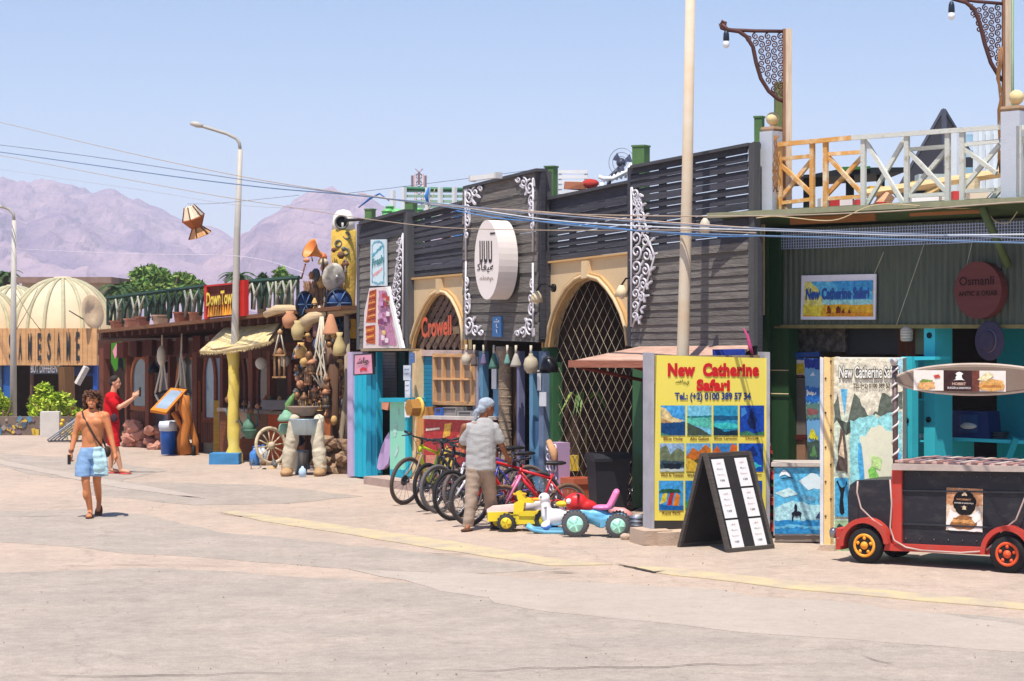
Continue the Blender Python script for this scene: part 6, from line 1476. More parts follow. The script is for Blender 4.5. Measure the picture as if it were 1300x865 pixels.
a, b = RB.q(1275, 595, -.5), RB.q(1290, 556, -.5); MB().tube([a, b], .05, 4, smooth=False).build('strut', m_tk, rbd)
MB().bx(RB.q(1262, 470).x, uM, .9, 1.25, 1.6, zA).rough(.05, 3).build('dark_curtain', cloth((22, 22, 26)), rbd)
bb = RB.thing('blue_crate', 'dark blue cool box with folded white cloth on the work top', 'box'); mbx = paint((24, 40, 96), .4)
A_ = RB.q(1201, 551, -.55); B2 = RB.q(1256, 519, -.55)
W_ = B2.x - A_.x; H_ = B2.z - A_.z
MB().prism([Vector((A_.x + a * W_, .55, cs.z + c_ * H_)) for a, c_ in ((0, 0), (1, 0), (.96, 1), (.05, 1))], [Vector((A_.x + a * W_, .8, cs.z + c_ * H_)) for a, c_ in ((0, 0), (1, 0), (.96, 1), (.05, 1))]).build('body', mbx, bb)
MB().bx(A_.x + W_ * .33, A_.x + W_ * .75, .53, .56, cs.z + H_ * .2, cs.z + H_ * .88).build('window', mk('blue_inner', (36, 66, 110), .4), bb); MB().ball((A_.x + W_ * .55, .52, cs.z + H_ * .45), (W_ * .2, .03, H_ * .12), 10, 6).rough(.01, 20).build('cloth', cloth((176, 180, 176)), bb)
for k in range(4):
    v = RB.q(1262 + k * .6, 548 - k * 2.2, -.6); tag(MB().lathe([(.02, 0), (.10, .006), (.115, .02), (.10, .012)], RB.world((v.x, .7, cs.z + .02 * k)), 16).build('plate', metal((90, 96, 100), .3)), ['lowest dark plate of the stack beside the blue box', 'second dark plate from the bottom of the stack', 'third dark plate from the bottom of the stack', 'top plate of the stack beside the blue box'][k], 'plate', 'stack of plates')
for k in range(5):
    v = RB.world(RB.q(1160 + k * 4.6, 559, -.1)); o = thing('glass', ['leftmost small glass on the lower turquoise shelf', 'second small glass from the left on the lower turquoise shelf', 'middle small glass on the lower turquoise shelf', 'fourth small glass from the left on the lower turquoise shelf', 'rightmost small glass on the lower turquoise shelf'][k], 'glass', v, 0, 'glasses on the shelf'); MB().lathe([(.018, 0), (.022, .08), (.019, .08), (.015, .01)], n=10).build('tumbler', paint((190, 220, 226), .15), o)
for k, (rgb, lab) in enumerate((((220, 180, 50), 'yellow jar on the upper turquoise shelf'), ((150, 110, 70), 'brown jar next to the yellow jar on the shelf'))):
    v = RB.world(RB.q(1161 + k * 6, 506, -.1)); o = thing('jar', lab, 'jar', v); MB().lathe([(.03, 0), (.03, .1)], n=12).build('body', paint(rgb), o); MB().lathe([(.032, .1), (.032, .125), (0, .125)], n=12).build('lid', paint((220, 60, 40)), o)
# hat
v = RB.world(RB.q(1257, 433, .12)); ht = thing('hanging_hat', 'dark violet felt hat hanging by its brim from the shop front', 'hat', v, RB.rz); Mx = Matrix.Rotation(PI / 2, 4, 'X')
mh = cloth((72, 66, 86)); MB().lathe([(.0, .02), (.1, .02), (.19, .0), (.2, .012), (.19, .022), (.0, .03)], n=26, mat=Mx, squash=1.15).build('brim', mh, ht); MB().lathe([(.105, .02), (.1, .08), (.07, .11), (.03, .09), (0, .085)], n=20, mat=Mx, squash=1.25).build('crown', mh, ht)
MB().lathe([(.108, .02), (.106, .045), (.1, .045)], n=20, mat=Mx, squash=1.25).build('hat_band', cloth((120, 112, 136)), ht)
# ribbed lamp
v = RB.world(RB.q(1151, 425, .05)); rl_ = thing('ribbed_lamp', 'small ribbed cream lamp under the green front', 'lamp', v); MB().lathe([(.06, -.08), (.075, -.06), (.075, .06), (.05, .08), (.02, .1)], n=14).build('lamp_shade', mk('cream_glass', (200, 190, 176), .4), rl_)
for k in range(4): MB().ring((0, 0, -.05 + k * .033), .076, .006, 'Z', 14, 4).build('rib', paint((170, 160, 150)), rl_)
# banner sign
bs2 = RB.thing('safari_sign', 'white bordered banner reading New Catherine Safari over a yellow desert', 'sign')
bq_ = [(1016.5, 406), (1111, 406), (1112, 348), (1017.5, 350)]
rp(bs2, bq_, .07, .02, paint((222, 220, 232)), 'sheet'); qb = [RB.q(x, y, .072) for x, y in ((1019.5, 402), (1108.5, 402), (1108.5, 356), (1022, 358))]
pict('print', bs2, qb, [((232, 170, 40), None), ((90, 180, 220), [(0, .38), (1, .36), (1, 1), (0, 1)]), ((150, 206, 206), [(0, .34), (1, .34), (1, .46), (0, .48)]), ((226, 214, 120), [(0, .3), (.3, .3), (.2, .8), (.1, 1), (0, 1)]), ((60, 150, 206), [(.5, .75), (1, .7), (1, 1), (.4, 1)]), ((236, 206, 70), [(0, .06), (.25, .0), (.3, .3), (0, .34)]), ((214, 140, 30), [(.3, 0), (1, 0), (1, .1), (.5, .14)])]
     + [((120, 50, 24), [(x, .09), (x + .07 * s_, .09), (x + .05 * s_, .2 * s_ + .07), (x + .035 * s_, .28 * s_ + .04), (x + .015 * s_, .2 * s_ + .07)]) for x, s_ in ((.34, 1), (.48, .95), (.57, .6), (.65, .55))])
txt('lettering', 'New Catherine Safari', bs2, paint((30, 80, 160)), [bil(qb, .03, .47), bil(qb, .95, .49), bil(qb, .95, .83), bil(qb, .03, .81)], .014, .05)
# brown round sign
os_ = RB.thing('round_wood_sign', 'thick dark red brown wooden disc with carved black letters on the green front', 'sign')
fr_ = [RB.q(x, y, .18) for x, y in ell(1241.5, 368.5, 30, 36.5)]; MB().prism(fr_, [v + Vector((0, .13, 0)) for v in fr_]).build('disc', mk('maroon_wood', (104, 54, 52), .7, var=.12, scale=3, stretch=(1.5, 1.5, 8)), os_)
mk_ = mk('carved_ink', (44, 20, 22), .8)
txt('lettering', 'Osmanli', os_, mk_, [RB.q(1218, 363, .182), RB.q(1262, 361.5, .182), RB.q(1262, 350, .182), RB.q(1218, 352, .182)], .005, .01); txt('lettering', 'ANTIC & ORIAB', os_, mk_, [RB.q(1217, 376.5, .182), RB.q(1266, 375, .182), RB.q(1266, 368.5, .182), RB.q(1217, 370.5, .182)], .005, .02)
# strings on the front
for a, b, lab in (((1178, 296), (1138, 413), 'long thin string sloping down the green front'), ((1236, 300), (1226, 342), 'short string above the brown disc'), ((1122, 320), (1110, 348), 'short pale string above the blue banner')):
    tag(MB().tube([RB.world(RB.q(*a, .15)), RB.world(RB.q(*b, .08))], .004, 4).build('string', cloth((190, 188, 170))), lab, 'string')

# ---- white railing and pillars
rlg = RB.thing('roof_terrace_railing', 'peeling white and orange wooden railing with crossed bars on the shop roof', 'railing')
m_pw = mk('peeling_white', (206, 206, 196), .75, rgb2=(150, 140, 110), scale=5, thr=.66, soft=.08, bump=.3); m_po = mk('peeling_orange', (218, 160, 88), .75, rgb2=(232, 214, 180), scale=6, thr=.58, soft=.1, bump=.3)
def rbar(a, b, m, name, w_=.045, d=.55, lab=None):
    A_, B_ = RB.q(*a, d), RB.q(*b, d); t_ = (B_ - A_).normalized(); n_ = Vector((-t_.z, 0, t_.x)) * w_ / 2
    q = [A_ - n_, B_ - n_, B_ + n_, A_ + n_]; return MB().prism(q, [v + Vector((0, .04, 0)) for v in q]).build(name, m, rlg, lab)
OR, WH = m_po, m_pw
rbar((987, 183.5), (1080, 175), OR, 'top_rail', .055, .6); rbar((1080.5, 175), (1268, 161.5), WH, 'top_rail', .055, .6)
for x, yt, yb, m_ in ((988.5, 184, 272, OR), (1030, 180, 268, OR), (1047, 178, 268, OR), (1095, 174, 265, WH), (1150, 172, 263, WH), (1202, 168, 258, WH), (1220.5, 166, 257, WH)):
    rbar((x, yb), (x, yt), m_, 'post', .062, .58)
for a, b, m_ in (((989, 202), (1030, 198), OR), ((1047, 196), (1095, 193), OR), ((1151, 190), (1201, 186), WH), ((1221, 184), (1268, 179), WH), ((989, 258), (1030, 253), OR), ((1047, 252.5), (1095, 249.5), OR), ((1151, 249), (1201, 246.5), WH), ((1221, 243), (1262, 241), WH), ((1152, 190), (1201, 186), WH)):
    rbar(a, b, m_, 'rail', .045, .56)
for a, b, m_, dd_ in (((989, 208), (1030, 247), OR, .56), ((1030, 203), (989, 253), OR, .52), ((1048, 197), (1095, 248), OR, .56), ((1095, 198), (1048, 248), OR, .52), ((1097, 178), (1148, 262), WH, .56), ((1148, 176), (1098, 262), WH, .52), ((1152, 192), (1201, 244), WH, .56), ((1201, 190), (1152, 248), WH, .52), ((1221, 188), (1264, 220), WH, .56), ((1268, 184), (1222, 238), WH, .52), ((1285, 222), (1250, 262), WH, .5)):
    rbar(a, b, m_, 'cross_bar', .05, dd_)
rbar((1293, 250), (1293, 160), WH, 'post', .06, .58); rbar((1297, 162), (1340, 158), WH, 'top_rail', .055, .6); rbar((1297, 176), (1340, 172), WH, 'rail', .045, .56)
def pillar(x0, x1, yt, yb, bx_, by_, br_, lab):
    a, b = RB.q(x0, yb, .6), RB.q(x1, yt, .6); w_ = b.x - a.x; c = RB.world(((a.x + b.x) / 2, -.45, 0)); o = thing('roof_pillar', lab, 'pillar', (c.x, c.y, zr0 + .05), RB.rz, 'ball topped pillars'); h = b.z - zr0 - .05
    MB().box((0, 0, h / 2), (w_, .26, h)).build('shaft', mk('pillar_grey', (186, 190, 198), .7, var=.07), o); MB().lathe([(w_ * .6, h), (w_ * .75, h + .03), (w_ * .7, h + .06)], n=4, mat=Matrix.Rotation(PI / 4, 4, 'Z'), smooth=False).build('cap', mk('rusty_cap', (170, 140, 110), .8), o)
    r_ = br_ * c.y / FPX; MB().lathe([(r_ * .6, h + .05), (r_ * .35, h + .08), (r_ * .5, h + .11)], n=12).build('ball_foot', m_tr, o)
    bo = MB().ball((0, 0, h + .08 + r_), r_, 16, 10).build('ball', mk('ball_cream', (226, 204, 150), .6), o)
pillar(963, 979, 166, 275, 974, 153, 8.5, 'grey square pillar with a cream ball, left end of the terrace railing'); pillar(1269, 1293, 140, 262, 1284, 126, 9.5, 'wider grey pillar with a cream ball near the right edge')
# posts with brackets
def bracket(px_post, w_px, yt, yb, Y, pts, tipx, tipy, lab, grn=None):
    b0 = P(px_post, yb, Y); o = thing('lamp_bracket', lab, 'lamp post', (b0.x, Y, zr0 + .05), 0, 'wrought iron lamp posts'); lo = lambda x, y, dy=0: P(x, y, Y) - Vector((b0.x, Y, zr0 + .05)) + Vector((0, dy, 0)); w_ = w_px * Y / FPX
    h = lo(px_post, yt).z; MB().box((0, 0, h / 2), (w_ * .8, .08, h)).build('post', wood((206, 186, 162), True), o); MB().box((-w_ * .55, .0, h / 2), (w_ * .35, .07, h)).build('post', wood((150, 110, 84), True), o)
    mi = metal((92, 62, 58), .6, .5); top, curve, scr = pts
    MB().tube([lo(*p) for p in top], .022, 6).tube([lo(*p) for p in curve], .028, 6).build('arm', mi, o)
    # scroll filling
    mb = MB(); 
    for cx, cy, r_, a0_, dr in scr: mb.tube([lo(x, y) for x, y in spiral(cx, cy, r_, a0_, 1.4, dr, 1, 16)], .009, 4)
    mb.build('scrollwork', mi, o)
    MB().tube([lo(tipx, tipy - 10), lo(tipx, tipy - 6)], .01, 4).lathe([(.02, .1), (.035, .06), (.04, -.02), (.03, -.03)], lo(tipx, tipy), 10).build('bulb_holder', paint((30, 44, 60)), o); MB().ball(lo(tipx, tipy + 7), (.042, .042, .055), 10, 8).build('bulb', paint((240, 240, 240), .2), o)
    return o, lo
def scrolls(xr, yt, yb, xl_at, seed, r0=4.2):
    out = []; y = yt + 6; rr = random.Random(seed); k = 0
    while y < yb:
        x = xr - 5; j = 0
        while x > xl_at(y) + 3: out.append((x, y + (j % 2) * 3, r0, [PI / 2, -PI / 2][(j + k) % 2], [1, -1][j % 2])); x -= 8; j += 1
        y += 8; k += 1
    return out
cv1 = [(916, 31), (924, 38), (938, 40), (948, 47), (956, 60), (960, 80), (966, 100), (976, 116), (988, 126), (998, 130)]
def xl1(y):
    for (x0, y0), (x1, y1) in zip(cv1, cv1[1:]):
        if y0 <= y <= y1: return x0 + (x1 - x0) * (y - y0) / max(1, y1 - y0)
    return 998
o1, lo1 = bracket(1001, 10, 37, 275, 26.4, ([(916, 31), (917, 27), (921, 29), (920, 33), (917, 34), (914, 31), (916, 36), (922, 38), (960, 39.5), (996, 40)], cv1, scrolls(996, 40, 122, xl1, 1)), 922, 49, 'wrought iron lamp bracket on a pale wooden post, left of the two')
cv2 = [(x + 290, y - 36) for x, y in cv1]
def xl2(y): return xl1(y + 36) + 278
cv2 = [(x - 8 if i > 3 else x, y) for i, (x, y) in enumerate(cv2)]
o2, lo2 = bracket(1279, 9, -30, 262, 25.0, ([(1206, -3), (1240, 2), (1274, 5)], [(1208, -2), (1226, 3), (1237, 12), (1244, 30), (1250, 55), (1258, 80), (1270, 100), (1277, 104)], [(x, y, r_, a, d) for x, y, r_, a, d in scrolls(1272, 4, 92, lambda y: 1226 + (y / 92) ** 1.2 * 42, 2)]), 1208, 13, 'wrought iron lamp bracket cut by the top right corner')
tag(MB().box(P(991, 190, 27), (.15, .15, 1.7)).build('green_timber', mk('mossy_timber', (128, 140, 84), .8, rgb2=(90, 100, 70), scale=5)), 'short mossy green timber behind the left lamp bracket', 'timber')
tag(MB().tube([P(1283, 262, 25.1), P(1283, -30, 25.1)], .04, 4).build('green_timber', mk('pale_green_timber', (150, 176, 140), .8)), 'pale green upright beside the right lamp bracket post', 'timber')
for sx, lab in ((1269.5, 'orange cable bundle twisted round the right hand lamp post'), (985, 'tangle of brown wire hung on the pillar at the left lamp bracket')):
    mb = MB(); rr = random.Random(int(sx))
    for k in range(5): mb.tube([P(sx + rr.uniform(-2, 2), (60 if sx > 1200 else 172) + i * (20 if sx > 1200 else 9), 24.9 if sx > 1200 else 26.2) + Vector((rr.uniform(-.03, .03), 0, 0)) for i in range(9)], .008, 4)
    tag(mb.build('cable_tangle', cloth((150, 110, 74))), lab, 'cable')
# pyramid roof, dark pavilion, clutter on the terrace
py_ = thing('pyramid_roof', 'black pointed sail roof standing behind the terrace railing', 'canopy', (0, 0, 0)); Yk = 30; mp_ = mk('black_sail', (44, 44, 50), .8, var=.1)
ap = P(1198, 140, Yk); c1, c2, c3, c4_ = P(1137, 248, Yk - .6), P(1202, 246, Yk - 1.6), P(1262, 246, Yk + .4), P(1195, 246, Yk + 1.6)
for q in ((c1, c2, ap), (c2, c3, ap), (c3, c4_, ap), (c4_, c1, ap)): MB().add(list(q) + [v + Vector((0, .03, -.03)) for v in q], [(0, 1, 2), (5, 4, 3), (0, 3, 4, 1), (1, 4, 5, 2), (2, 5, 3, 0)]).build('sail', mp_, py_)
for c_ in (c1, c2, c3): MB().tube([c_, ap], .035, 4, smooth=False).build('edge_batten', mk('sail_edge', (66, 68, 80), .7), py_)
pv_ = thing('dark_pavilion', 'low black flat canopy with green trim on the terrace', 'canopy', (0, 0, 0)); Yk = 30.5
q_ = [P(1018, 226, Yk), P(1150, 218, Yk), P(1150, 212.5, Yk), (P(1075, 213, Yk)), P(1018, 224, Yk)]; MB().prism(q_, [v + Vector((0, 2, .0)) for v in q_]).build('roof', mk('black_canopy', (34, 38, 42), .7), pv_)
q_ = [P(1024, 238, Yk + .1), P(1048, 236, Yk + .1), P(1048, 226, Yk + .1), P(1024, 226, Yk + .1)]; MB().prism(q_, [v + Vector((0, .1, .0)) for v in q_]).build('valance', mk('black_canopy', (0, 0, 0)), pv_)
q_ = [P(1070, 216.5, Yk - .05), P(1105, 214, Yk - .05), P(1105, 211, Yk - .05), P(1070, 212, Yk - .05)]; MB().prism(q_, [v + Vector((0, .1, .0)) for v in q_]).build('trim', paint((60, 120, 60)), pv_)
for x in (1025, 1079, 1118): MB().tube([P(x, 275, Yk + .2), P(x, 222, Yk + .2)], .06, 4, smooth=False).build('post', mk('black_canopy', (0, 0, 0)), pv_)
CL = [(1060, 261, 40, 18, (232, 230, 226), 'white board on the terrace behind the orange railing', 27.6), (1058, 257, 12, 9, (190, 50, 50), 'red box behind the second orange panel', 27.2), (1090, 258, 10, 8, (196, 60, 60), 'red patterned box behind the first white post', 27.2), (1117, 262, 12, 9, (190, 40, 44), 'red box beside the leaning plank', 27.2), (1172, 256, 34, 16, (236, 236, 234), 'white board behind the third crossed panel', 27.6), (1206, 255, 26, 18, (226, 222, 210), 'cream cupboard behind the fourth post', 27.9), (1212, 246, 9, 5, (206, 60, 56), 'small red label box on the cream cupboard', 27.2), (1240, 252, 24, 16, (222, 206, 180), 'beige crate near the wide pillar', 27.5), (1192, 226, 56, 8, (190, 200, 196), 'grey green sheet lying under the black sail', 28.8), (1110, 240, 16, 6, (226, 180, 70), 'yellow plank end behind the first white panel', 28.5), (1175, 236, 40, 10, (196, 176, 90), 'yellow green sheets stacked on the terrace', 28.2)]
for px, py, w_, h_, rgb, lab, Yk in CL:
    v = P(px, py, Yk); s_ = Yk / FPX; zb2 = zr0 + .05 if py > 244 else v.z - h_ * s_ / 2
    zt5 = v.z + h_ * s_ / 2; tag(MB().box((v.x, v.y, (zb2 + zt5) / 2), (w_ * s_, .3, max(.05, zt5 - zb2))).rough(.006, 4).build('terrace_' + ('box' if w_ < 30 else 'board'), paint(rgb, .6)), lab, 'box' if w_ < 30 else 'board')
for a, b, w_, rgb, lab in (((1118, 262), (1128, 246), .1, (206, 166, 130), 'short wide plank leaning among the red boxes'), ((1100, 246), (1270, 220), .06, (206, 176, 130), 'long pale beam lying across the terrace'), ((1160, 258), (1190, 240), .05, (190, 160, 110), 'thin plank leaning behind the third panel'), ((1233, 262), (1236, 226), .09, (214, 196, 160), 'upright cream post end near the wide pillar')):
    tag(MB().tube([P(*a, 27.9), P(*b, 27.9)], w_, 4, smooth=False).build('plank', wood(rgb)), lab, 'plank')
wt = thing('white_rack', 'white and glass rack standing behind the railing left of the wide pillar', 'rack', (0, 0, 0)); Yk = 28.4
for x in (1213, 1240, 1246, 1256, 1266): MB().tube([P(x, 262, Yk), P(x, 164, Yk)], .05 if x != 1213 else .08, 4, smooth=False).build('post', paint((220, 228, 234)), wt)
for y in (170, 190, 212, 235): q_ = [P(1213, y + 10, Yk + .02), P(1268, y + 9, Yk + .02), P(1268, y, Yk + .02), P(1213, y + 1, Yk + .02)]; MB().prism(q_, [p + Vector((0, .02, 0)) for p in q_]).build('pane', glassm('rack_glass', (150, 186, 206)), wt)

# ================================================================== WIRES
def cable(pts, r, rgb, lab, Ya=66, Yb=19.2, x0=-200, x1=1500):
    out = []
    for (a, b), (c_, d_) in zip(pts, pts[1:]):
        for j in range(7):
            s_ = j / 7; out.append((a + (c_ - a) * s_, b + (d_ - b) * s_))
    out.append(pts[-1])
    if pts[-1][0] > 1330: out.append((1900, pts[-1][1] + (pts[-1][1] - pts[-2][1]) * 2))
    # smooth
    for _ in range(6): out = [out[0]] + [((out[i - 1][0] + 2 * out[i][0] + out[i + 1][0]) / 4, (out[i - 1][1] + 2 * out[i][1] + out[i + 1][1]) / 4) for i in range(1, len(out) - 1)] + [out[-1]]
    p3 = []
    for x, y in out:
        k = (x - x0) / (x1 - x0); Y = 1 / ((1 - k) / Ya + k / Yb); p3.append(P(x, y, Y))
    return tag(MB().tube(p3, r * .62, 5).build('overhead_cable', mk('cable_%d_%d_%d' % rgb, rgb, .6, bump=0)), lab, 'cable', 'overhead cables')
cable([(-60, 144), (0, 155), (110, 182), (220, 207), (330, 229), (440, 246), (560, 262), (700, 272), (870, 275), (1000, 274), (1150, 268), (1340, 252)], .012, (176, 158, 140), 'topmost light brown cable sweeping across the whole street')
cable([(-60, 178), (0, 184), (120, 199), (240, 218), (360, 236), (470, 250), (590, 262), (720, 275), (880, 287), (1060, 294), (1340, 304)], .015, (128, 140, 160), 'grey blue cable just under the topmost brown one')
cable([(-60, 186), (0, 193), (120, 210), (240, 227), (350, 240), (430, 246), (500, 253), (600, 268), (700, 284), (800, 293), (900, 298), (1100, 303), (1340, 310)], .017, (104, 132, 166), 'thick blue cable, dark against the mountains')
cable([(-60, 190), (0, 197), (140, 224), (280, 250), (400, 268), (455, 277), (560, 290), (700, 293), (880, 292), (960, 296)], .010, (180, 160, 140), 'thin beige cable crossing the left dark panel')
cable([(560, 259), (700, 281), (860, 290), (1000, 293), (1150, 300), (1340, 297)], .014, (214, 220, 228), 'white cable bundle in front of the green corrugated front')
cable([(580, 268), (640, 279), (720, 283), (800, 292), (900, 301), (960, 300)], .012, (90, 150, 214), 'bright blue cable sagging before the centre board')
cable([(455, 246), (560, 262), (680, 268), (800, 279), (960, 290)], .012, (206, 180, 160), 'pinkish cable starting at the left dark panel')
cable([(430, 247), (520, 236), (600, 226), (690, 214)], .008, (110, 120, 140), 'fine dark cable rising to the green post', Ya=50, Yb=28)
cable([(238, 259), (270, 259), (303, 256), (380, 248)], .006, (110, 110, 124), 'fine wire that carries the paper lantern')
cable([(20, 316), (160, 323), (300, 324), (345, 332), (385, 346)], .01, (206, 200, 214), 'faint white line of string lights far behind')
cable([(-20, 212), (100, 230), (200, 244), (300, 262), (420, 266)], .006, (170, 166, 172), 'very thin grey wire below the beige cable')
cable([(960, 277), (985, 274), (1060, 283), (1100, 262), (1130, 258), (1240, 268), (1262, 240), (1300, 225)], .010, (190, 170, 130), 'loose yellowish cable looping along the roof edge', Ya=29, Yb=23.6)
cable([(1250, 262), (1262, 282), (1280, 286), (1296, 262), (1304, 240)], .010, (200, 190, 160), 'loop of pale cable hanging at the right roof edge', Ya=26, Yb=24)
cable([(512, 279), (520, 292), (528, 285), (545, 265), (552, 240)], .010, (220, 196, 130), 'yellow cord slung over the parapet beside the left green post', Ya=37, Yb=34, x0=455)
# ties and knots where cables bundle
kt_ = tag(MB().tube([P(455, 264, 37), P(470, 252, 37), P(482, 246, 36.9), (P(494, 255, 36.8))], [.01, .022, .015, .01], 6).build('cable_knot', paint((50, 100, 170))), 'blue tie where the cables meet above the left panel', 'cable tie')
v = P(895, 287, 26.5); bx_ = thing('camera_light', 'small pale lamp hanging on the cables right of the tall pole', 'lamp', v); MB().lathe([(.02, .1), (.06, .05), (.07, -.04), (.05, -.1)], n=10).build('housing', paint((206, 196, 176)), bx_); MB().tube([(0, 0, .05), (-.1, 0, .06), (-.2, 0, .0)], .012, 5).build('arm', metal((60, 56, 54)), bx_)
# hanging paper lantern
v = P(240, 262, 40.5); la = thing('paper_lantern', 'brown and cream paper lantern blown sideways on the wire', 'lantern', v); la.rotation_euler = (.1, -.38, .35)
MB().lathe([(.1, -.01), (.2, -.23)], n=6, smooth=False).build('upper_shade', cloth((232, 220, 190)), la); MB().lathe([(.22, -.23), (.23, -.25), (.12, -.42), (.10, -.44)], n=6, smooth=False).build('middle_band', wood((166, 96, 56)), la); MB().lathe([(.10, -.44), (.22, -.60), (.21, -.61)], n=6, smooth=False).build('lower_shade', cloth((214, 160, 110)), la)
for k in range(6): a = k * PI / 3; MB().tube([(.1 * math.cos(a), .1 * math.sin(a), 0), (.225 * math.cos(a), .225 * math.sin(a), -.24), (.1 * math.cos(a), .1 * math.sin(a), -.43), (.23 * math.cos(a), .23 * math.sin(a), -.6)], .012, 4).build('rib', wood((120, 60, 36)), la)
# ================================================================== STREET SIGNS
SG = Pl(829, 25.5, 972, 26.0)
ys = SG.thing('safari_signboard', 'big yellow signboard of trip photos with red heading New Catherine Safari', 'signboard')
def sp_(par, pts, d, th, m, name): return dp(SG, par, pts, d, th, m, name)
sp_(ys, [(829, 661), (972, 661), (974, 455), (834, 451)], .0, .04, mk('sign_yellow', (244, 226, 110), .5, rgb2=(238, 218, 84), scale=1.5, bump=.03), 'board')
sp_(ys, [(829, 672), (971, 672), (971, 661), (829, 661)], .0, .05, mk('sign_foot', (60, 56, 54), .8), 'foot_rail')
a_ = SG.q(831, 560).x
for u_ in (a_ - .03, SG.q(973, 560).x + .02): MB().bx(u_ - .02, u_ + .02, -.015, .24, .0, SG.q(834, 450).z + .02).build('side_post', mk('grey_post', (176, 174, 180), .7), ys)
MB().bx(a_, SG.q(973, 560).x, .18, .22, .25, SG.q(834, 452).z).build('back_board', wood((150, 130, 110)), ys)
SQ = lambda x0, x1, y0, y1, e=0: [SG.q(x0, y1, .002 + e), SG.q(x1, y1, .002 + e), SG.q(x1, y0, .002 + e), SG.q(x0, y0, .002 + e)]
mred, mblu, mbr = paint((206, 24, 34)), paint((30, 60, 130)), paint((110, 60, 40))
txt('lettering', 'New  Catherine', ys, mred, SQ(847.5, 963.5, 461, 478.5), .006, .065, 1.1); txt('lettering', 'Safari', ys, mred, SQ(884, 926.5, 481.5, 497), .006, .065, 1.1)
txt('lettering', 'Tel.: (+2) 0100 389 57 34', ys, mblu, SQ(856.5, 953, 498.5, 510.5), .006, .04)
txt('logo', '\uFEB3\uFED4\uFE8E\uFEAD\uFEF1', ys, paint((60, 70, 40)), SQ(857, 875, 482, 489), .006, .02)
PC = [(.86, .9)]
tiles = [
 [((70, 160, 220), None), ((222, 196, 140), [(0, .95), (.2, .9), (.5, .6), (.95, .5), (.6, .4), (0, .42)]), ((20, 70, 120), [(0, .42), (1, .44), (1, 0), (0, 0)]), ((176, 140, 90), [(0, .6), (.25, .5), (.5, .42), (0, .42)]), ((60, 130, 110), [(0, .1), (.4, 0), (0, 0)])],
 [((120, 196, 222), None), ((90, 190, 170), [(0, .62), (1, .66), (1, .2), (0, .4)]), ((40, 120, 130), [(0, .64), (1, .67), (1, .6), (0, .6)]), ((70, 84, 70), [(0, .42), (.5, .25), (1, 0), (0, 0)])],
 [((40, 150, 190), None), ((20, 90, 130), [(0, .66), (1, .66), (1, .52), (0, .5)]), ((60, 190, 190), [(0, .4), (.6, .44), (1, .36), (1, .24), (.4, .2), (0, .3)]), ((20, 50, 70), [(0, 0), (1, 0), (1, .2), (.5, .12), (0, .3)])],
 [((20, 70, 170), None), ((10, 36, 90), [(.4, .7), (.5, .92), (.6, .7), (.7, .5), (.62, .2), (.4, .25), (.3, .5)]), ((60, 130, 200), [(.05, .6), (.3, .75), (.2, .95), (.05, .9)]), ((60, 120, 90), [(0, 0), (1, 0), (1, .14), (.6, .06), (.3, .16), (0, .1)])],
 [((150, 180, 210), None), ((110, 120, 90), [(0, .4), (0, .8), (.25, .95), (.45, .6), (.7, .85), (1, .7), (1, .3)]), ((60, 80, 90), [(0, .4), (1, .35), (1, .15), (0, .1)]), ((30, 40, 50), [(.1, .3), (.9, .28), (.8, .1), (.2, .08)]), ((190, 200, 190), [(0, 0), (1, 0), (1, .1), (0, .1)])],
 [((110, 170, 214), None), ((200, 110, 40), [(0, .55), (.3, .85), (.5, .7), (.8, .95), (1, .8), (1, .2), (0, .2)]), ((226, 180, 60), [(0, 0), (1, 0), (1, .5), (.5, .35), (0, .5)]), ((90, 80, 40), [(.3, .4), (.6, .5), (.8, .3), (.5, .25)])],
 [((60, 130, 190), None), ((214, 100, 40), [(0, .7), (.2, .95), (.45, .5), (.6, .55), (.8, 1), (1, .9), (1, 0), (0, 0)]), ((236, 160, 60), [(.2, .3), (.6, .45), (.9, .3), (.6, .1)])],
 [((20, 80, 180), None), ((60, 190, 200), [(.1, .2), (.5, .4), (.95, .2), (.6, .1)]), ((10, 40, 110), [(.2, .7), (.6, .9), (.8, .6), (.4, .5)])],
 [((70, 160, 220), None), ((216, 196, 60), [(.05, .2), (.15, .55), (.35, .6), (.3, .3)]), ((190, 50, 50), [(.3, .15), (.5, .7), (.62, .6), (.5, .1)]), ((236, 130, 40), [(.55, .1), (.7, .6), (.85, .5), (.8, .1)]), ((40, 90, 60), [(0, .6), (.1, .72), (.8, .72), (.95, .6)]), ((30, 100, 170), [(0, 0), (1, 0), (1, .14), (0, .2)])],
 [((40, 130, 200), None), ((40, 150, 90), [(0, .2), (.3, .6), (.6, .4), (1, .5), (1, .1), (0, 0)]), ((230, 200, 60), [(.2, .2), (.5, .35), (.6, .15)])],
 [((50, 140, 200), None), ((230, 150, 60), [(.2, .2), (.5, .6), (.8, .2)])], [((30, 90, 170), None), ((80, 170, 110), [(0, 0), (1, 0), (1, .2), (.4, .35)])]]
caps = ['Blue Hole', 'Abu Galum', 'Blue Lagoon', 'Diving', 'Wadi Al Tawaeen', 'Wadi Weshwash', 'Canyon', 'Snorkeling', 'Aqua Park', 'Park', '', '']
for r_, (y0, y1) in enumerate(((515, 553), (563, 599), (610.5, 648))):
    for c_ in range(4):
        x0 = 838.8 + c_ * 33.4 - r_ * 1.2; x1 = x0 + 31; k = r_ * 4 + c_
        pict('photo_tile', ys, SQ(x0, x1, y0, y1), tiles[k])
        if caps[k]: n_ = len(caps[k]); hw = min(14.5, n_ * 1.35); txt('caption', caps[k], ys, mbr, SQ((x0 + x1) / 2 - hw, (x0 + x1) / 2 + hw, y1 + 1.8, y1 + 6.2), .005, .02)
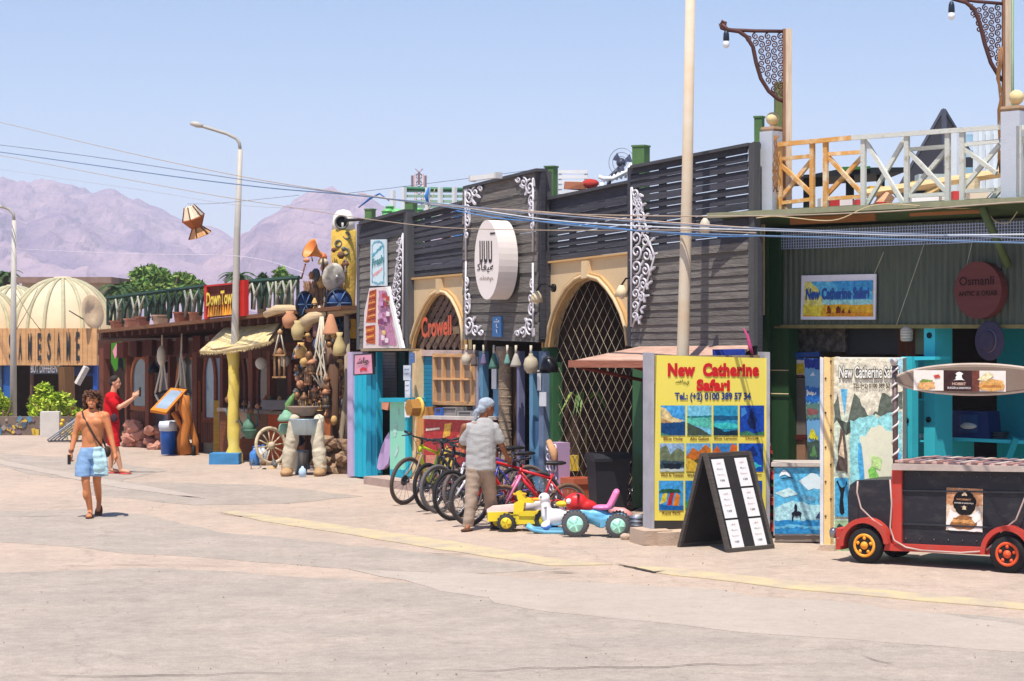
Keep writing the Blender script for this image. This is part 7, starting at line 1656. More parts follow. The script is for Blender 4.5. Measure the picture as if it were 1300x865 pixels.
for px, py, w_, h_, lab in ((826, 690, .36, .17, 'broken concrete block under the left corner of the yellow signboard'), (858, 690, .62, .16, 'pinkish concrete slab under the middle of the yellow signboard')):
    g = G(px, py); tag(MB().box((g.x, g.y, h_ / 2), (w_, .5, h_), .3).rough(.025, 5).build('concrete_block', mk('block_beige', (196, 172, 150), .9, var=.12, bump=.5)), lab, 'block')
# sandwich board
FL = Vector((2.49, 24.46, 0)); hv = Vector((.77, .64, 0)); sv = Vector((.64, -.77, 0))
ab = thing('sandwich_board', 'black folding sandwich board with six white menu sheets', 'sandwich board', FL, math.atan2(.64, .77))
# local: x along hinge, -y towards reader
mk_b = mk('board_black', (42, 40, 42), .75, var=.2, scale=6, bump=.2)
Wd, Hh, Sp = .75, 1.12, .8
def leaf_(y0, y1, nm):
    l0, l1 = Vector((0, y0, 0)), Vector((0, y1, Hh)); nrm = Vector((0, -(Hh), (y0 - y1) * -1)).normalized()
    f = MB().prism([l0, l0 + Vector((Wd, 0, 0)), l1 + Vector((Wd, 0, 0)), l1], [l0 + Vector((0, .03, 0)), l0 + Vector((Wd, .03, 0)), l1 + Vector((Wd, .03, 0)), l1 + Vector((0, .03, 0))]).build(nm, mk_b, ab)
    for x0, x1 in ((-.01, .035), (Wd - .035, Wd + .01)):
        a, b = l0 + Vector((x0, -.012, 0)), l1 + Vector((x0, -.012, 0)); MB().prism([a, a + Vector((x1 - x0, 0, 0)), b + Vector((x1 - x0, 0, 0)), b], [v + Vector((0, .05, 0)) for v in (a, a + Vector((x1 - x0, 0, 0)), b + Vector((x1 - x0, 0, 0)), b)]).build('frame', wood((84, 78, 74)), f)
    MB().bx(.0, Wd, y0 - .015, y0 + .04, .0, .05).build('frame', wood((96, 90, 84)), f); MB().bx(0, Wd, y1 - .015, y1 + .04, Hh - .04, Hh + .005).build('frame', wood((84, 78, 74)), f)
    return f
fleaf = leaf_(0, Sp / 2 - .02, 'front_leaf'); leaf_(Sp, Sp / 2 + .02, 'back_leaf')
lp = lambda a, b: Vector((a * Wd, (Sp / 2 - .02) * b - .004, b * Hh))
mink = paint((170, 120, 110))
for ci, (a0, a1) in enumerate(((.09, .36), (.60, .87))):
    for ri in range(3):
        b0, b1 = .03 + ri * .31, .03 + ri * .31 + .29; q = [lp(a0, b0), lp(a1, b0), lp(a1, b1), lp(a0, b1)]
        pict('menu_sheet', ab, q, [((232, 230, 230), None)], .004)
        for k in range(4): txt('lettering', ['\uFEB3\uFEE0\uFEC4\uFE94', '\uFED3\uFED8\uFEB2 \uFE91', '\uFEDB\uFEAE\uFEB4\uFE96', '120'][k], ab, [mink, paint((60, 60, 66))][k % 2], [bil(q, .5 - w2, .82 - k * .2) for w2 in (.18 + .06 * (k % 3),)] + [bil(q, .5 + .18 + .06 * (k % 3), .82 - k * .2), bil(q, .5 + .18 + .06 * (k % 3), .88 - k * .2), bil(q, .5 - .18 - .06 * (k % 3), .88 - k * .2)], .009, .02)
# striped rug
rg = thing('striped_rug', 'red black and cream striped rug hung behind the yellow signboard', 'rug', (0, 0, 0)); Yk = 26.15
colr = [(196, 40, 50), (30, 28, 32), (226, 206, 180), (190, 36, 46), (206, 80, 60), (30, 28, 32), (60, 110, 70)]
for k in range(34):
    y = 518 + k * 4.7; xr = 972 + 13 * min(1, (k / 18)) ** .9 if k < 26 else 985 - (k - 26) * .3
    q_ = [P(962, y + 2, Yk), P(xr, y + 7, Yk), P(xr, y + 2.4, Yk), P(962, y - 2.6, Yk)]
    dz = .03 * math.sin(k * .9); q_ = [v + Vector((0, dz, 0)) for v in q_]; MB().prism(q_, [v + Vector((0, .03, 0)) for v in q_]).build('stripe', cloth(colr[k % 7]), rg)
# blue horse counter
HC = Pl(981, 25.6, 1042, 25.5); hc = HC.thing('excursion_counter', 'low counter with blue sea poster of a horse rider', 'counter')
def hp(par, pts, d, th, m, name): return dp(HC, par, pts, d, th, m, name)
hp(hc, [(982, 680), (1046, 680), (1046, 592), (982, 592)], 0, .5, paint((170, 170, 172)), 'body'); hp(hc, [(979, 592.5), (1047, 592.5), (1047, 588), (979, 588)], .04, .6, mk('pale_top', (0, 0, 0)), 'top'); hp(hc, [(984, 688), (1044, 688), (1044, 680), (984, 680)], -.02, .45, mk('plinth_grey', (140, 128, 120), .8), 'plinth')
qh = [HC.q(x, y, .003) for x, y in ((983.5, 678), (1045, 678), (1045, 594), (983, 594))]
ly = [((90, 180, 226), None), ((170, 216, 236), [(0, .2), (1, .2), (1, .42), (.4, .5), (0, .4)]), ((214, 232, 240), [(.5, .8), (.75, .92), (1, .85), (1, .7), (.7, .66)]), ((190, 222, 236), [(0, .62), (.3, .7), (.5, .6), (.2, .55)]), ((40, 130, 190), [(0, 0), (1, 0), (1, .2), (0, .21)]), ((100, 180, 220), [(0, .08), (.5, .1), (1, .05), (1, .1), (.4, .14), (0, .12)]), ((240, 244, 246), [(.1, .86), (.16, .95), (.24, .96), (.34, .86), (.22, .9)]), ((30, 60, 90), [(.12, .83), (.4, .84), (.34, .86), (.16, .85)]), ((40, 60, 100), [(.84, .24), (.97, .38), (1, .38), (1, .22)]),
      ((16, 22, 40), [(.36, .2), (.37, .27), (.35, .32), (.4, .34), (.43, .4), (.46, .41), (.47, .34), (.54, .33), (.57, .3), (.54, .29), (.53, .2), (.51, .28), (.41, .28), (.39, .2)]), ((16, 22, 40), [(.42, .36), (.41, .43), (.44, .46), (.47, .42), (.47, .35)])]
pict('sea_print', hc, qh, ly); txt('lettering', 'New C', hc, paint((110, 140, 160)), [bil(qh, .56, .5), bil(qh, .98, .5), bil(qh, .98, .6), bil(qh, .56, .6)], .018, .0)
# map board kiosk
MS = Pl(1041, 25.4, 1058, 24.7); MF = Pl(1058, 24.7, 1148, 24.5)
mb_ = MF.thing('map_board', 'tall cream board with map and outlined heading New Catherine Safari', 'signboard')
# side face built in the front plane's frame: a box of its own depth
w0, w1 = MF.q(1058, 560).x, MF.q(1146, 560).x; zt6 = MF.q(1100, 455).z
MB().bx(w0, w1, .02, .75, .06, zt6).build('body', mk('cream_board', (226, 222, 210), .7), mb_)
MB().bx(w0 - .035, w0 - .001, .0, .55, .04, zt6 + .004).build('side_board', mk('cream_side', (236, 200, 136), .7), mb_); MB().bx(w0 - .036, w0 - .0, .56, .78, .04, zt6 + .006).build('side_board', mk('white_side', (226, 222, 220), .7), mb_)
for xa, xb, m9 in ((1041, 1045.5, 'white_side'), (1046, 1057.6, 'cream_side')): dp(MF, mb_, [(xa, 692), (xb, 694), (xb, 455), (xa, 453.5)], .0, .1, _m[m9], 'corner_board')
for k in range(11): MB().ball((w0 - .03 - (k % 2) * .06, -.005, .2 + k * .2), .012, 6, 4).build('nail', metal((90, 70, 50)), mb_)
fz = MB().prism([MF.q(1030, 706, .05), MF.q(1060, 706, .05), MF.q(1060, 692, .05), MF.q(1042, 692, .05)], [v + Vector((0, .7, 0)) for v in (MF.q(1030, 706, .05), MF.q(1060, 706, .05), MF.q(1060, 692, .05), MF.q(1042, 692, .05))]).build('foot', mk('block_beige', (0, 0, 0)), mb_)
def MQ(x0, x1, y0, y1): return [MF.q(x, y, -.018) for x, y in ((x0, y1), (x1, y1), (x1, y0), (x0, y0))]
pict('map_print', mb_, MQ(1058.5, 1146, 455, 700), [((226, 214, 190), None), ((170, 214, 222), [(.8, 1), (1, 1), (1, .85), (.9, .9)]), ((206, 214, 190), [(0, .0), (1, 0), (1, .72), (0, .7)]),
  ((96, 104, 92), [(.0, .76), (.06, .82), (.1, .7), (.18, .6), (.24, .73), (.3, .82), (.38, .79), (.45, .74), (.56, .7), (.64, .72), (.7, .82), (.82, .8), (1, .83), (1, .74), (.5, .68), (.0, .66)]), ((96, 176, 214), [(.1, .84), (.16, .7), (.2, .84)]),
  ((150, 214, 214), [(.24, .68), (.98, .72), (.98, .2), (.9, .1), (.6, .0), (.3, .0), (.24, .3)]), ((228, 224, 196), [(.38, .6), (.6, .64), (.88, .63), (.92, .5), (.84, .36), (.7, .12), (.5, .1), (.44, .3)]), ((80, 170, 216), [(.36, .56), (.4, .56), (.46, .25), (.56, .06), (.44, .04), (.36, .3)]), ((80, 170, 216), [(.9, .52), (.84, .4), (.68, .05), (.78, .05), (.92, .4), (.98, .5)]), ((130, 200, 90), [(.5, .42), (.6, .44), (.72, .36), (.66, .1), (.54, .12)]), ((190, 220, 140), [(.55, .5), (.7, .48), (.68, .42), (.55, .44)]),
  ((96, 80, 70), [(.03, .42), (.1, .64), (.16, .62), (.2, .5), (.2, .4)]), ((226, 196, 160), [(.07, .5), (.13, .6), (.16, .48)]), ((70, 160, 200), [(.02, .18), (.22, .18), (.22, .38), (.02, .38)]), ((20, 26, 30), [(.09, .2), (.1, .3), (.04, .36), (.06, .37), (.12, .33), (.19, .37), (.2, .35), (.15, .3), (.16, .2)]), ((150, 180, 140), [(.02, .0), (.22, .0), (.22, .16), (.02, .16)]), ((40, 60, 50), [(.04, .06), (.12, .1), (.2, .05), (.2, .13), (.05, .13)])])
tf_ = MQ(1065, 1142, 464, 481); txt('lettering_outline', 'New Catherine Safari', mb_, paint((60, 60, 50)), tf_, .022, .09); txt('lettering', 'New Catherine Safari', mb_, paint((240, 236, 224)), [bil(tf_, .008, .05), bil(tf_, .992, .05), bil(tf_, .992, .95), bil(tf_, .008, .95)], .026, .02)
txt('lettering', 'TEL:(+2) 0100 389 57 34', mb_, paint((60, 50, 44)), MQ(1083, 1137, 487, 494), .02, .03)

# ================================================================== FOOD CAR
FC = Pl(1101, 23.4, 1282, 22.5)
fc = FC.thing('food_car', 'black and red food cart shaped like an old car with orange hubs', 'food cart')
def cp_(pts, d, th, m, name, par=None): return dp(FC, par or fc, pts, d, th, m, name)
m_blk = mk('cart_black', (40, 40, 46), .45, rgb2=(74, 70, 70), thr=.66, soft=.16, scale=4, stretch=(1, 1, 2), bump=.1); m_rd = mk('cart_red', (188, 62, 50), .55, rgb2=(160, 84, 72), thr=.62, soft=.12, scale=7, bump=.1)
cp_([(1144, 692), (1330, 700), (1336, 600), (1144, 597)], -.02, .85, m_blk, 'body')
hood = [(1077, 668), (1076, 632), (1079, 616), (1087, 610), (1132, 609), (1133, 676)]
ho = MB(); f_ = [FC.q(x, y, -.06) for x, y in hood]; b_ = [v + Vector((0, .7, 0)) for v in f_]; f2 = [FC.q(x + (1.5 if x < 1100 else 0), y + 1.5, -.02) for x, y in hood]
ho.prism(f_, b_).build('hood', m_blk, fc)
ev = [FC.q(x, y, -.0) for x, y in ((1085, 632), (1124, 630), (1124, 660), (1086, 655))]
cp_([(1132, 690), (1144.5, 691), (1144.5, 597), (1132, 597)], .02, .06, m_rd, 'corner_post'); cp_([(1122, 699), (1335, 708), (1336, 699), (1124, 690)], .04, .12, m_rd, 'sill')
cp_([(1145, 664), (1330, 672), (1330, 674), (1145, 666)], .0, .02, mk('seam', (52, 52, 58), .5), 'seam'); cp_([(1145, 622), (1330, 625), (1330, 627), (1145, 624)], .0, .02, mk('seam', (0, 0, 0)), 'seam')
cp_([(1132, 597), (1340, 600), (1340, 593), (1132, 589)], .08, 1.05, mk('cart_top_edge', (176, 160, 150), .6), 'counter_top')
tp = FC.q(1136, 588.5, .0); MB().bx(tp.x, tp.x + 2.2, .0, .9, tp.z + .012, tp.z + .035).build('top_cloth', cloth((196, 160, 150)), fc)
rr = random.Random(12)
for k in range(16): MB().bx(tp.x + .1 + k * .13, tp.x + .17 + k * .13, -.02, .9, tp.z + .036, tp.z + .045).build('stripe', cloth([(170, 130, 124), (150, 130, 136), (196, 180, 170)][k % 3]), fc)
Mw = Matrix.Rotation(PI / 2, 4, 'X')
mrb = mk('rubber', (34, 33, 34), .85); mor = mk('hub_orange', (236, 140, 36), .45, rgb2=(246, 176, 60), scale=6); mor2 = mk('hub_red_orange', (232, 90, 46), .45)
wc1 = FC.q(1101, 692); rw = FC.q(1101, 692).z
def cwheel(u, y, mm):
    w_ = MB().lathe([(rw * .55, -.06), (rw * .9, -.065), (rw, -.04), (rw, .04), (rw * .9, .065), (rw * .55, .06)], (u, y, rw), 30, Mw).build('wheel', mrb, fc)
    MB().lathe([(rw * .62, -.05), (rw * .62, .05)], (u, y, rw), 26, Mw).build('rim', mm, w_)
    MB().ring((u, y - .055, rw), rw * .58, .02, 'Y', 24, 5).lathe([(0, .085), (rw * .2, .075), (rw * .24, .05)], (u, y, rw), 14, Mw).build('hub', mm, w_)
    for k in range(5):
        a = k * 2 * PI / 5 + .3; MB().ball((u + rw * .4 * math.cos(a), y - .055, rw + rw * .4 * math.sin(a)), .022, 8, 5).build('bolt', mm, w_)
u1_, u2_ = FC.q(1101, 692).x, FC.q(1282, 704).x
cwheel(u1_, -.02, mor); cwheel(u2_, -.02, mor2); cwheel(u1_ + .02, .75, mor); cwheel(u2_, .75, mor2)
for u_ in (u1_, u2_):
    mb = MB(); N = 16
    for k in range(N):
        a, b = PI * (1.02 - .98 * k / N), PI * (1.02 - .98 * (k + 1) / N); ri, ro_ = rw + .03, rw + .08
        q = [Vector((u_ + r_ * math.cos(t_) * (1.05), 0, rw + r_ * math.sin(t_) * 1.08)) for t_, r_ in ((a, ri), (b, ri), (b, ro_), (a, ro_))]
        mb.prism([v + Vector((0, -.1, 0)) for v in q], [v + Vector((0, .16, 0)) for v in q])
    mb.build('fender', m_rd, fc)
for k in range(9):
    for y_ in (602, 684): MB().ball(FC.q(1150 + k * 18, y_ + k * .6, -.012), .009, 6, 4).build('rivet', metal((110, 106, 104), .4), fc)
cp_([(1061, 698), (1068, 698), (1069, 684), (1061, 684)], .05, .7, m_rd, 'bumper'); v = FC.q(1066, 676, -.1); MB().box((v.x + .02, .25, v.z), (.1, .5, .1)).build('grille', m_rd, fc)
for yy in (0, .45): MB().lathe([(.06, -.03), (.06, .03), (0, .04)], (v.x - .03, yy + .02, v.z + .0), 14, Matrix.Rotation(-PI / 2, 4, 'Y')).build('headlight', metal((150, 150, 156), .2), fc)
mwp = paint((196, 170, 160))
for pts in (((1089, 611), (1088, 625), (1093, 645), (1108, 660), (1120, 668)), ((1130, 609), (1132, 640), (1130, 670), (1135, 686), (1150, 695), (1170, 699)), ((1310, 610), (1300, 635), (1290, 660), (1270, 676)), ((1170, 699), (1220, 702), (1250, 700), (1262, 690))):
    MB().tube([FC.q(x, y, .055) for x, y in pts], .010, 5).build('piping', mwp, fc)
qp = [FC.q(x, y, -.012) for x, y in ((1201, 673), (1247.5, 676), (1248, 621), (1202, 619))]
pict('poster', fc, qp, [((226, 196, 170), None), ((196, 140, 100), [(0, .6), (1, .6), (1, 1), (0, 1)]), ((24, 20, 22), [(.5 + .32 * math.cos(k * .3927), .66 + .3 * math.sin(k * .3927)) for k in range(16)]), ((240, 232, 226), [(.0, .1), (.1, .0), (1, 0), (1, .1), (.9, .5), (.5, .3), (.1, .5)]), ((150, 100, 60), [(.1, .12), (.3, .04), (.7, .05), (.85, .16), (.8, .3), (.5, .38), (.2, .3)]), ((206, 150, 90), [(.15, .2), (.8, .18), (.75, .26), (.2, .28)]), ((240, 236, 226), [(.7, .3), (.95, .46), (.95, .3), (.8, .2)]),
  ((214, 190, 160), [(.42, .84), (.5, .92), (.58, .84), (.55, .82), (.45, .82)]), ((214, 190, 160), [(.44, .5), (.56, .5), (.54, .56), (.6, .57), (.5, .6), (.4, .57), (.46, .56)])])
txt('lettering', 'HOBBIT', fc, paint((196, 140, 100)), [bil(qp, .3, .72), bil(qp, .7, .72), bil(qp, .7, .76), bil(qp, .3, .76)], .02, .02); txt('lettering', 'BURGER & SANDWICH', fc, paint((226, 216, 206)), [bil(qp, .24, .64), bil(qp, .76, .64), bil(qp, .76, .67), bil(qp, .24, .67)], .02, .01)
# surfboard sign on rope-wrapped pole
sf = FC.thing('surfboard_sign', 'brown surfboard mounted as a burger sign over the food cart', 'sign')
n_ = 40; o_f = []
for k in range(n_):
    a = 2 * PI * k / n_; x = 1237 + 101 * math.cos(a); y = 482 - 19.0 * math.copysign(abs(math.sin(a)) ** 1.15, math.sin(a)); o_f.append((x, y))
f_ = [FC.q(x, y, -.1) for x, y in o_f]; fi = [FC.q(1237 + (x - 1237) * .985, 482 + (y - 482) * .86, -.07) for x, y in o_f]
mb = MB(); mb.add(fi, [tuple(range(n_))]); mb.add(fi + f_, [(i, i + n_, (i + 1) % n_ + n_, (i + 1) % n_) for i in range(n_)], True); mb.add(f_ + [v + Vector((0, .06, 0)) for v in f_], [(i, i + n_, (i + 1) % n_ + n_, (i + 1) % n_) for i in range(n_)] + [tuple(range(2 * n_ - 1, n_ - 1, -1))])
mb.build('board', mk('board_brown', (128, 106, 92), .4, rgb2=(140, 122, 108), scale=2), sf)
MB().tube(f_ + [f_[0]], .018, 5).build('rail', mk('board_rail', (190, 172, 156), .5), sf)
qs = [FC.q(x, y, -.066) for x, y in ((1160, 495.5), (1277, 497.5), (1277, 471), (1160, 470))]
pict('burger_print', sf, qs, [((236, 226, 216), None), ((60, 34, 34), [(.33, 0), (.68, 0), (.68, 1), (.33, 1)]), ((110, 60, 50), [(.64, 0), (.72, 0), (.72, 1), (.64, 1)]), ((226, 170, 110), [(.04, .1), (.14, .02), (.24, .12), (.24, .4), (.12, .5), (.04, .35)]), ((120, 150, 60), [(.06, .4), (.2, .44), (.22, .5), (.1, .56)]), ((200, 80, 60), [(.22, .75), (.28, .8), (.3, .65), (.24, .6)]), ((214, 160, 90), [(.72, .1), (.85, .0), (.98, .1), (.98, .5), (.86, .62), (.74, .5)]), ((240, 214, 170), [(.7, .55), (.8, .95), (.88, .8), (.8, .5)]), ((190, 120, 60), [(.74, .2), (.96, .22), (.94, .3), (.76, .3)]), ((240, 236, 230), [(.47, .62), (.48, .9), (.505, .94), (.53, .9), (.54, .62), (.57, .52), (.44, .52)])])
txt('lettering', 'HOBBIT', sf, paint((206, 170, 150)), [bil(qs, .43, .28), bil(qs, .58, .28), bil(qs, .58, .42), bil(qs, .43, .42)], .018, .03); txt('lettering', 'BURGER & SANDWICH', sf, paint((236, 230, 226)), [bil(qs, .38, .1), bil(qs, .63, .1), bil(qs, .63, .2), bil(qs, .38, .2)], .018, .01)
a, b = FC.q(1137, 590, -.1), FC.q(1136, 464, -.1); MB().tube([a, b], .03, 8).build('pole', metal((130, 112, 110), .6), sf); MB().ball(b + Vector((0, -.02, .04)), .045, 10, 6).build('finial', mk('finial', (190, 180, 176), .5), sf)
MB().tube([a.lerp(b, k / 60) + Vector((.036 * math.cos(k * .75), .036 * math.sin(k * .75), 0)) for k in range(61)], .011, 4).build('rope_spiral', paint((226, 214, 212)), sf)
# ================================================================== BICYCLES
def bike(label, front_px, head, col, dark=False, lean=.0, Rw=.34, fork=None, steer=0, kid=1.0, tyre=(40, 38, 38), group='rental bicycles'):
    """head: heading angle of the bike (direction of travel) in world; front wheel touches ground at front_px"""
    g = G(*front_px); d = Vector((math.cos(head), math.sin(head), 0)); WB = 1.06 * kid
    t = thing('bicycle', label, 'bicycle', g - d * WB, head, group)   # local x forward, rear hub above origin
    t.rotation_euler = (lean, 0, head)
    r_ = Rw; m_t = mk('tyre_%d' % tyre[0], tyre, .85, bump=.2); m_rim = metal((150, 150, 154), .3); mf = paint(col, .3); mbk_ = paint((30, 30, 34), .4)
    def wheel(x, st):
        c = Vector((x, 0, r_)); M_ = Matrix.Translation(c) @ Matrix.Rotation(st, 4, 'Z') @ Matrix.Translation(-c)
        def tr(mb):
            mb.v = [M_ @ v for v in mb.v]; return mb
        w_ = tr(MB().ring(c, r_ - .024, .026, 'Y', 36, 8)).build('wheel', m_t, t)
        tr(MB().ring(c, r_ - .055, .013, 'Y', 32, 5)).build('rim', m_rim if not dark else mbk_, w_)
        sp = MB()
        for k in range(16): a = k * PI / 8; sp.tube([c + Vector((0, .02 * (-1) ** k, 0)), c + Vector((math.cos(a) * (r_ - .06), 0, math.sin(a) * (r_ - .06)))], .0028, 3)
        struct(tr(sp).build('spokes', m_rim, w_), 'stuff')
        tr(MB().lathe([(.02, -.05), (.028, -.03), (.028, .03), (.02, .05)], c, 10, Matrix.Rotation(PI / 2, 4, 'X')).lathe([(.08, .035), (.08, .038)], c, 14, Matrix.Rotation(PI / 2, 4, 'X'))).build('hub', metal((90, 90, 94), .4), w_)
    wheel(0, 0); wheel(WB, steer)
    k_ = kid; bb = Vector((.42 * k_, 0, .29)); st_ = Vector((.25 * k_, 0, .78 * k_)); h0, h1 = Vector((.80 * k_, 0, .70 * k_ + .06)), Vector((.77 * k_, 0, .84 * k_ + .04))
    fr = MB().tube([h0, h1], .025, 8).tube([h1 - Vector((0, 0, .03)), st_ - Vector((-.03, 0, .06))], .019, 8).tube([h0, bb], .024, 8).tube([bb, st_], .018, 8)
    for s_ in (-1, 1): fr.tube([bb + Vector((0, .02 * s_, 0)), Vector((.2 * k_, .055 * s_, .32)), Vector((0, .06 * s_, r_))], .012, 6).tube([st_ - Vector((-.02, 0, .1)), Vector((0, .06 * s_, r_))], .010, 6)
    fr.build('frame', mf, t)
    Cs = Matrix.Translation(h0) @ Matrix.Rotation(steer, 4, 'Z') @ Matrix.Translation(-h0)
    fk = MB()
    for s_ in (-1, 1): fk.tube([h0 + Vector((.0, .05 * s_, -.01)), Vector((.9 * k_, .055 * s_, .5)), Vector((WB, .055 * s_, r_))], [.02, .018, .012], 7)
    fk.tube([h0 + Vector((0, -.06, -.01)), h0 + Vector((0, .06, -.01))], .02, 6); fk.v = [Cs @ v for v in fk.v]; fk.build('fork', paint(fork or col, .35), t)
    hb = MB().tube([h1, h1 + Vector((.0, 0, .07))], .018, 6).tube([h1 + Vector((0, 0, .07)), h1 + Vector((.07, 0, .1))], .018, 6).tube([h1 + Vector((.02, -.33, .13)), h1 + Vector((.06, -.1, .1)), h1 + Vector((.06, .1, .1)), h1 + Vector((.02, .33, .13))], .013, 7)
    hb.v = [Cs @ v for v in hb.v]; hb.build('handlebar', mbk_, t)
    for s_ in (-1, 1):
        gb = MB().tube([h1 + Vector((.015, .22 * s_, .118)), h1 + Vector((.0, .35 * s_, .132))], .02, 7).tube([h1 + Vector((.05, .2 * s_, .11)), h1 + Vector((.12, .3 * s_, .08))], .008, 4); gb.v = [Cs @ v for v in gb.v]; gb.build('grip', mbk_, t)
    cbm = MB().tube([h1 + Vector((.06, -.15, .11)), h1 + Vector((.14, 0, .02)), h0 + Vector((.05, 0, -.05)), Vector((WB, -.05, r_ + .1))], .004, 3).tube([h1 + Vector((.06, .15, .11)), h1 + Vector((.15, 0, .05)), h0], .004, 3); cbm.v = [Cs @ v for v in cbm.v]; cbm.build('brake_cable', mbk_, t)
    s0 = st_ + Vector((-.03, 0, .12)); MB().tube([st_, s0], .013, 6).build('seat_post', m_rim, t)
    sd = MB(); sd.v = []; sec = [(-.14, .075, .02), (-.10, .085, .03), (0, .05, .03), (.1, .025, .025), (.14, .012, .015)]
    vs_, fs = [], []
    for x, w_, h_ in sec:
        for j in range(8): a = 2 * PI * j / 8; vs_.append(s0 + Vector((x, w_ * math.cos(a), .02 + h_ * math.sin(a))))
    for i in range(4):
        for j in range(8): fs.append((i * 8 + j, i * 8 + (j + 1) % 8, (i + 1) * 8 + (j + 1) % 8, (i + 1) * 8 + j))
    sd.add(vs_, fs + [tuple(range(7, -1, -1)), tuple(range(32, 40))], True).build('saddle', mbk_, t)
    MB().ring(bb + Vector((0, -.06, 0)), .085, .012, 'Y', 20, 5).tube([bb + Vector((0, -.09, 0)), bb + Vector((.12, -.09, -.12)), bb + Vector((.12, -.17, -.12))], .012, 5).tube([bb + Vector((0, .09, 0)), bb + Vector((-.12, .09, .12)), bb + Vector((-.12, .17, .12))], .012, 5).build('crank', metal((70, 70, 74), .4), t)
    MB().tube([bb + Vector((0, -.06, .085)), Vector((0, -.05, r_ + .035))], .006, 4).tube([bb + Vector((0, -.06, -.085)), Vector((0, -.05, r_ - .035))], .006, 4).build('chain', metal((60, 56, 54), .5), t)
    return t
rad = math.radians
bike('lime yellow mountain bike standing apart at the left end of the row', (512, 641), rad(240), (190, 214, 40), lean=-.15, steer=-.13, Rw=.355, fork=(150, 130, 110), tyre=(88, 74, 66))
bike('dark grey mountain bike second from the left in the row', (545, 649), rad(222), (50, 52, 58), lean=.05, steer=.2)
bike('black mountain bike with scuffed grey tyres third from the left', (557, 652), rad(218), (40, 40, 44), lean=.04, steer=.1, tyre=(96, 92, 92))
bike('white forked blue mountain bike in the middle of the row', (574, 661), rad(216), (52, 60, 140), lean=.05, steer=.15, fork=(226, 226, 230))
bike('purple bicycle squeezed between the blue and the red one', (588, 657), rad(212), (130, 90, 180), lean=.04, steer=.1, fork=(140, 100, 190), tyre=(110, 96, 90))
bike('red mountain bike nearest the street, partly behind the man in grey', (597, 668), rad(210), (206, 36, 40), lean=.06, steer=.2, fork=(214, 40, 40), tyre=(70, 66, 66))
bike('small red and pink child bicycle behind the yellow toy tractor', (640, 668), rad(200), (214, 44, 56), lean=.05, Rw=.27, kid=.85, fork=(226, 130, 170), tyre=(120, 90, 70))
v = G(803, 650); sw = thing('spare_wheel', 'dark bicycle wheel leaning behind the black wheelie bin', 'wheel', v + Vector((0, .1, 0)), .9)
MB().ring((0, 0, .36), .33, .03, 'Y', 30, 6).build('tyre', mk('rubber', (0, 0, 0)), sw); MB().ring((0, 0, .36), .28, .012, 'Y', 28, 4).build('rim', metal((120, 60, 70), .5), sw); sp = MB()
for k in range(12): a = k * PI / 6; sp.tube([(0, 0, .36), (.28 * math.cos(a), 0, .36 + .28 * math.sin(a))], .004, 3)
sp.build('spokes', metal((150, 150, 154), .3), sw)

# ================================================================== TOYS
def twheel(par, c, r_, w_, mt_, mh_, nm='wheel', lugs=14):
    M_ = Matrix.Rotation(PI / 2, 4, 'X'); mb = MB().lathe([(r_ * .55, -w_ / 2), (r_ * .9, -w_ / 2), (r_, -w_ * .3), (r_, w_ * .3), (r_ * .9, w_ / 2), (r_ * .55, w_ / 2)], c, 24, M_)
    for k in range(lugs): a = 2 * PI * k / lugs; mb.box((0, 0, 0), (.02, w_ * .9, .018), 0, Matrix.Translation(Vector(c) + Vector((math.cos(a) * r_, 0, math.sin(a) * r_))) @ Matrix.Rotation(-a + PI / 2, 4, 'Y'))
    o = mb.build(nm, mt_, par); hb = MB().lathe([(0, -w_ * .62), (r_ * .62, -w_ * .54), (r_ * .62, w_ * .54), (0, w_ * .6)], c, 20, M_)
    for k in range(5): a = 2 * PI * k / 5; hb.box((0, 0, 0), (r_ * .4, w_ * 1.3, r_ * .12), 0, Matrix.Translation(Vector(c) + Vector((math.cos(a) * r_ * .33, 0, math.sin(a) * r_ * .33))) @ Matrix.Rotation(-a, 4, 'Y'))
    hb.build('hub', mh_, o); return o
yel = mk('toy_yellow', (232, 204, 48), .35, var=.06, bump=.02); pk = paint((240, 130, 180), .35); lb = mk('toy_blue', (110, 180, 214), .35, var=.06, bump=.02); rdp = mk('toy_red', (204, 42, 46), .4, var=.1, bump=.02); whp = paint((236, 234, 236), .35)
# tractor: local x to the right, faces left
g = G(650, 674); tt = thing('toy_tractor', 'yellow pedal toy tractor with pink white bonnet', 'toy tractor', g, -.12); mrb2 = mk('toy_tyre', (60, 58, 58), .8, var=.2)
def pbx(par, nm, m, prof, y0, y1): f = [Vector((x, y0, z)) for x, z in prof]; return MB().prism(f, [Vector((x, y1, z)) for x, z in prof]).build(nm, m, par)
pbx(tt, 'chassis', yel, [(-.30, .12), (-.30, .24), (-.06, .25), (.0, .22), (.3, .22), (.32, .1), (-.02, .09), (-.1, .14)], -.11, .11)
pbx(tt, 'bonnet', mk('bonnet_pink', (236, 206, 196), .4), [(-.31, .24), (-.31, .28), (-.26, .31), (.05, .34), (.06, .25)], -.1, .1); pbx(tt, 'cowl', yel, [(.03, .22), (.04, .36), (.10, .39), (.17, .36), (.15, .22)], -.12, .12)
pbx(tt, 'seat', yel, [(.08, .42), (.06, .50), (.1, .51), (.18, .42), (.30, .40), (.28, .36), (.1, .37)], -.1, .1); MB().tube([(.16, -.0, .36), (.12, 0, .46)], .015, 6).ring((.1, 0, .47), .08, .012, 'Z', 16, 5).build('steering_wheel', mk('toy_amber', (236, 180, 60), .4), tt)
MB().bx(.1, .45, -.13, .13, .2, .26).build('rear_deck', yel, tt)
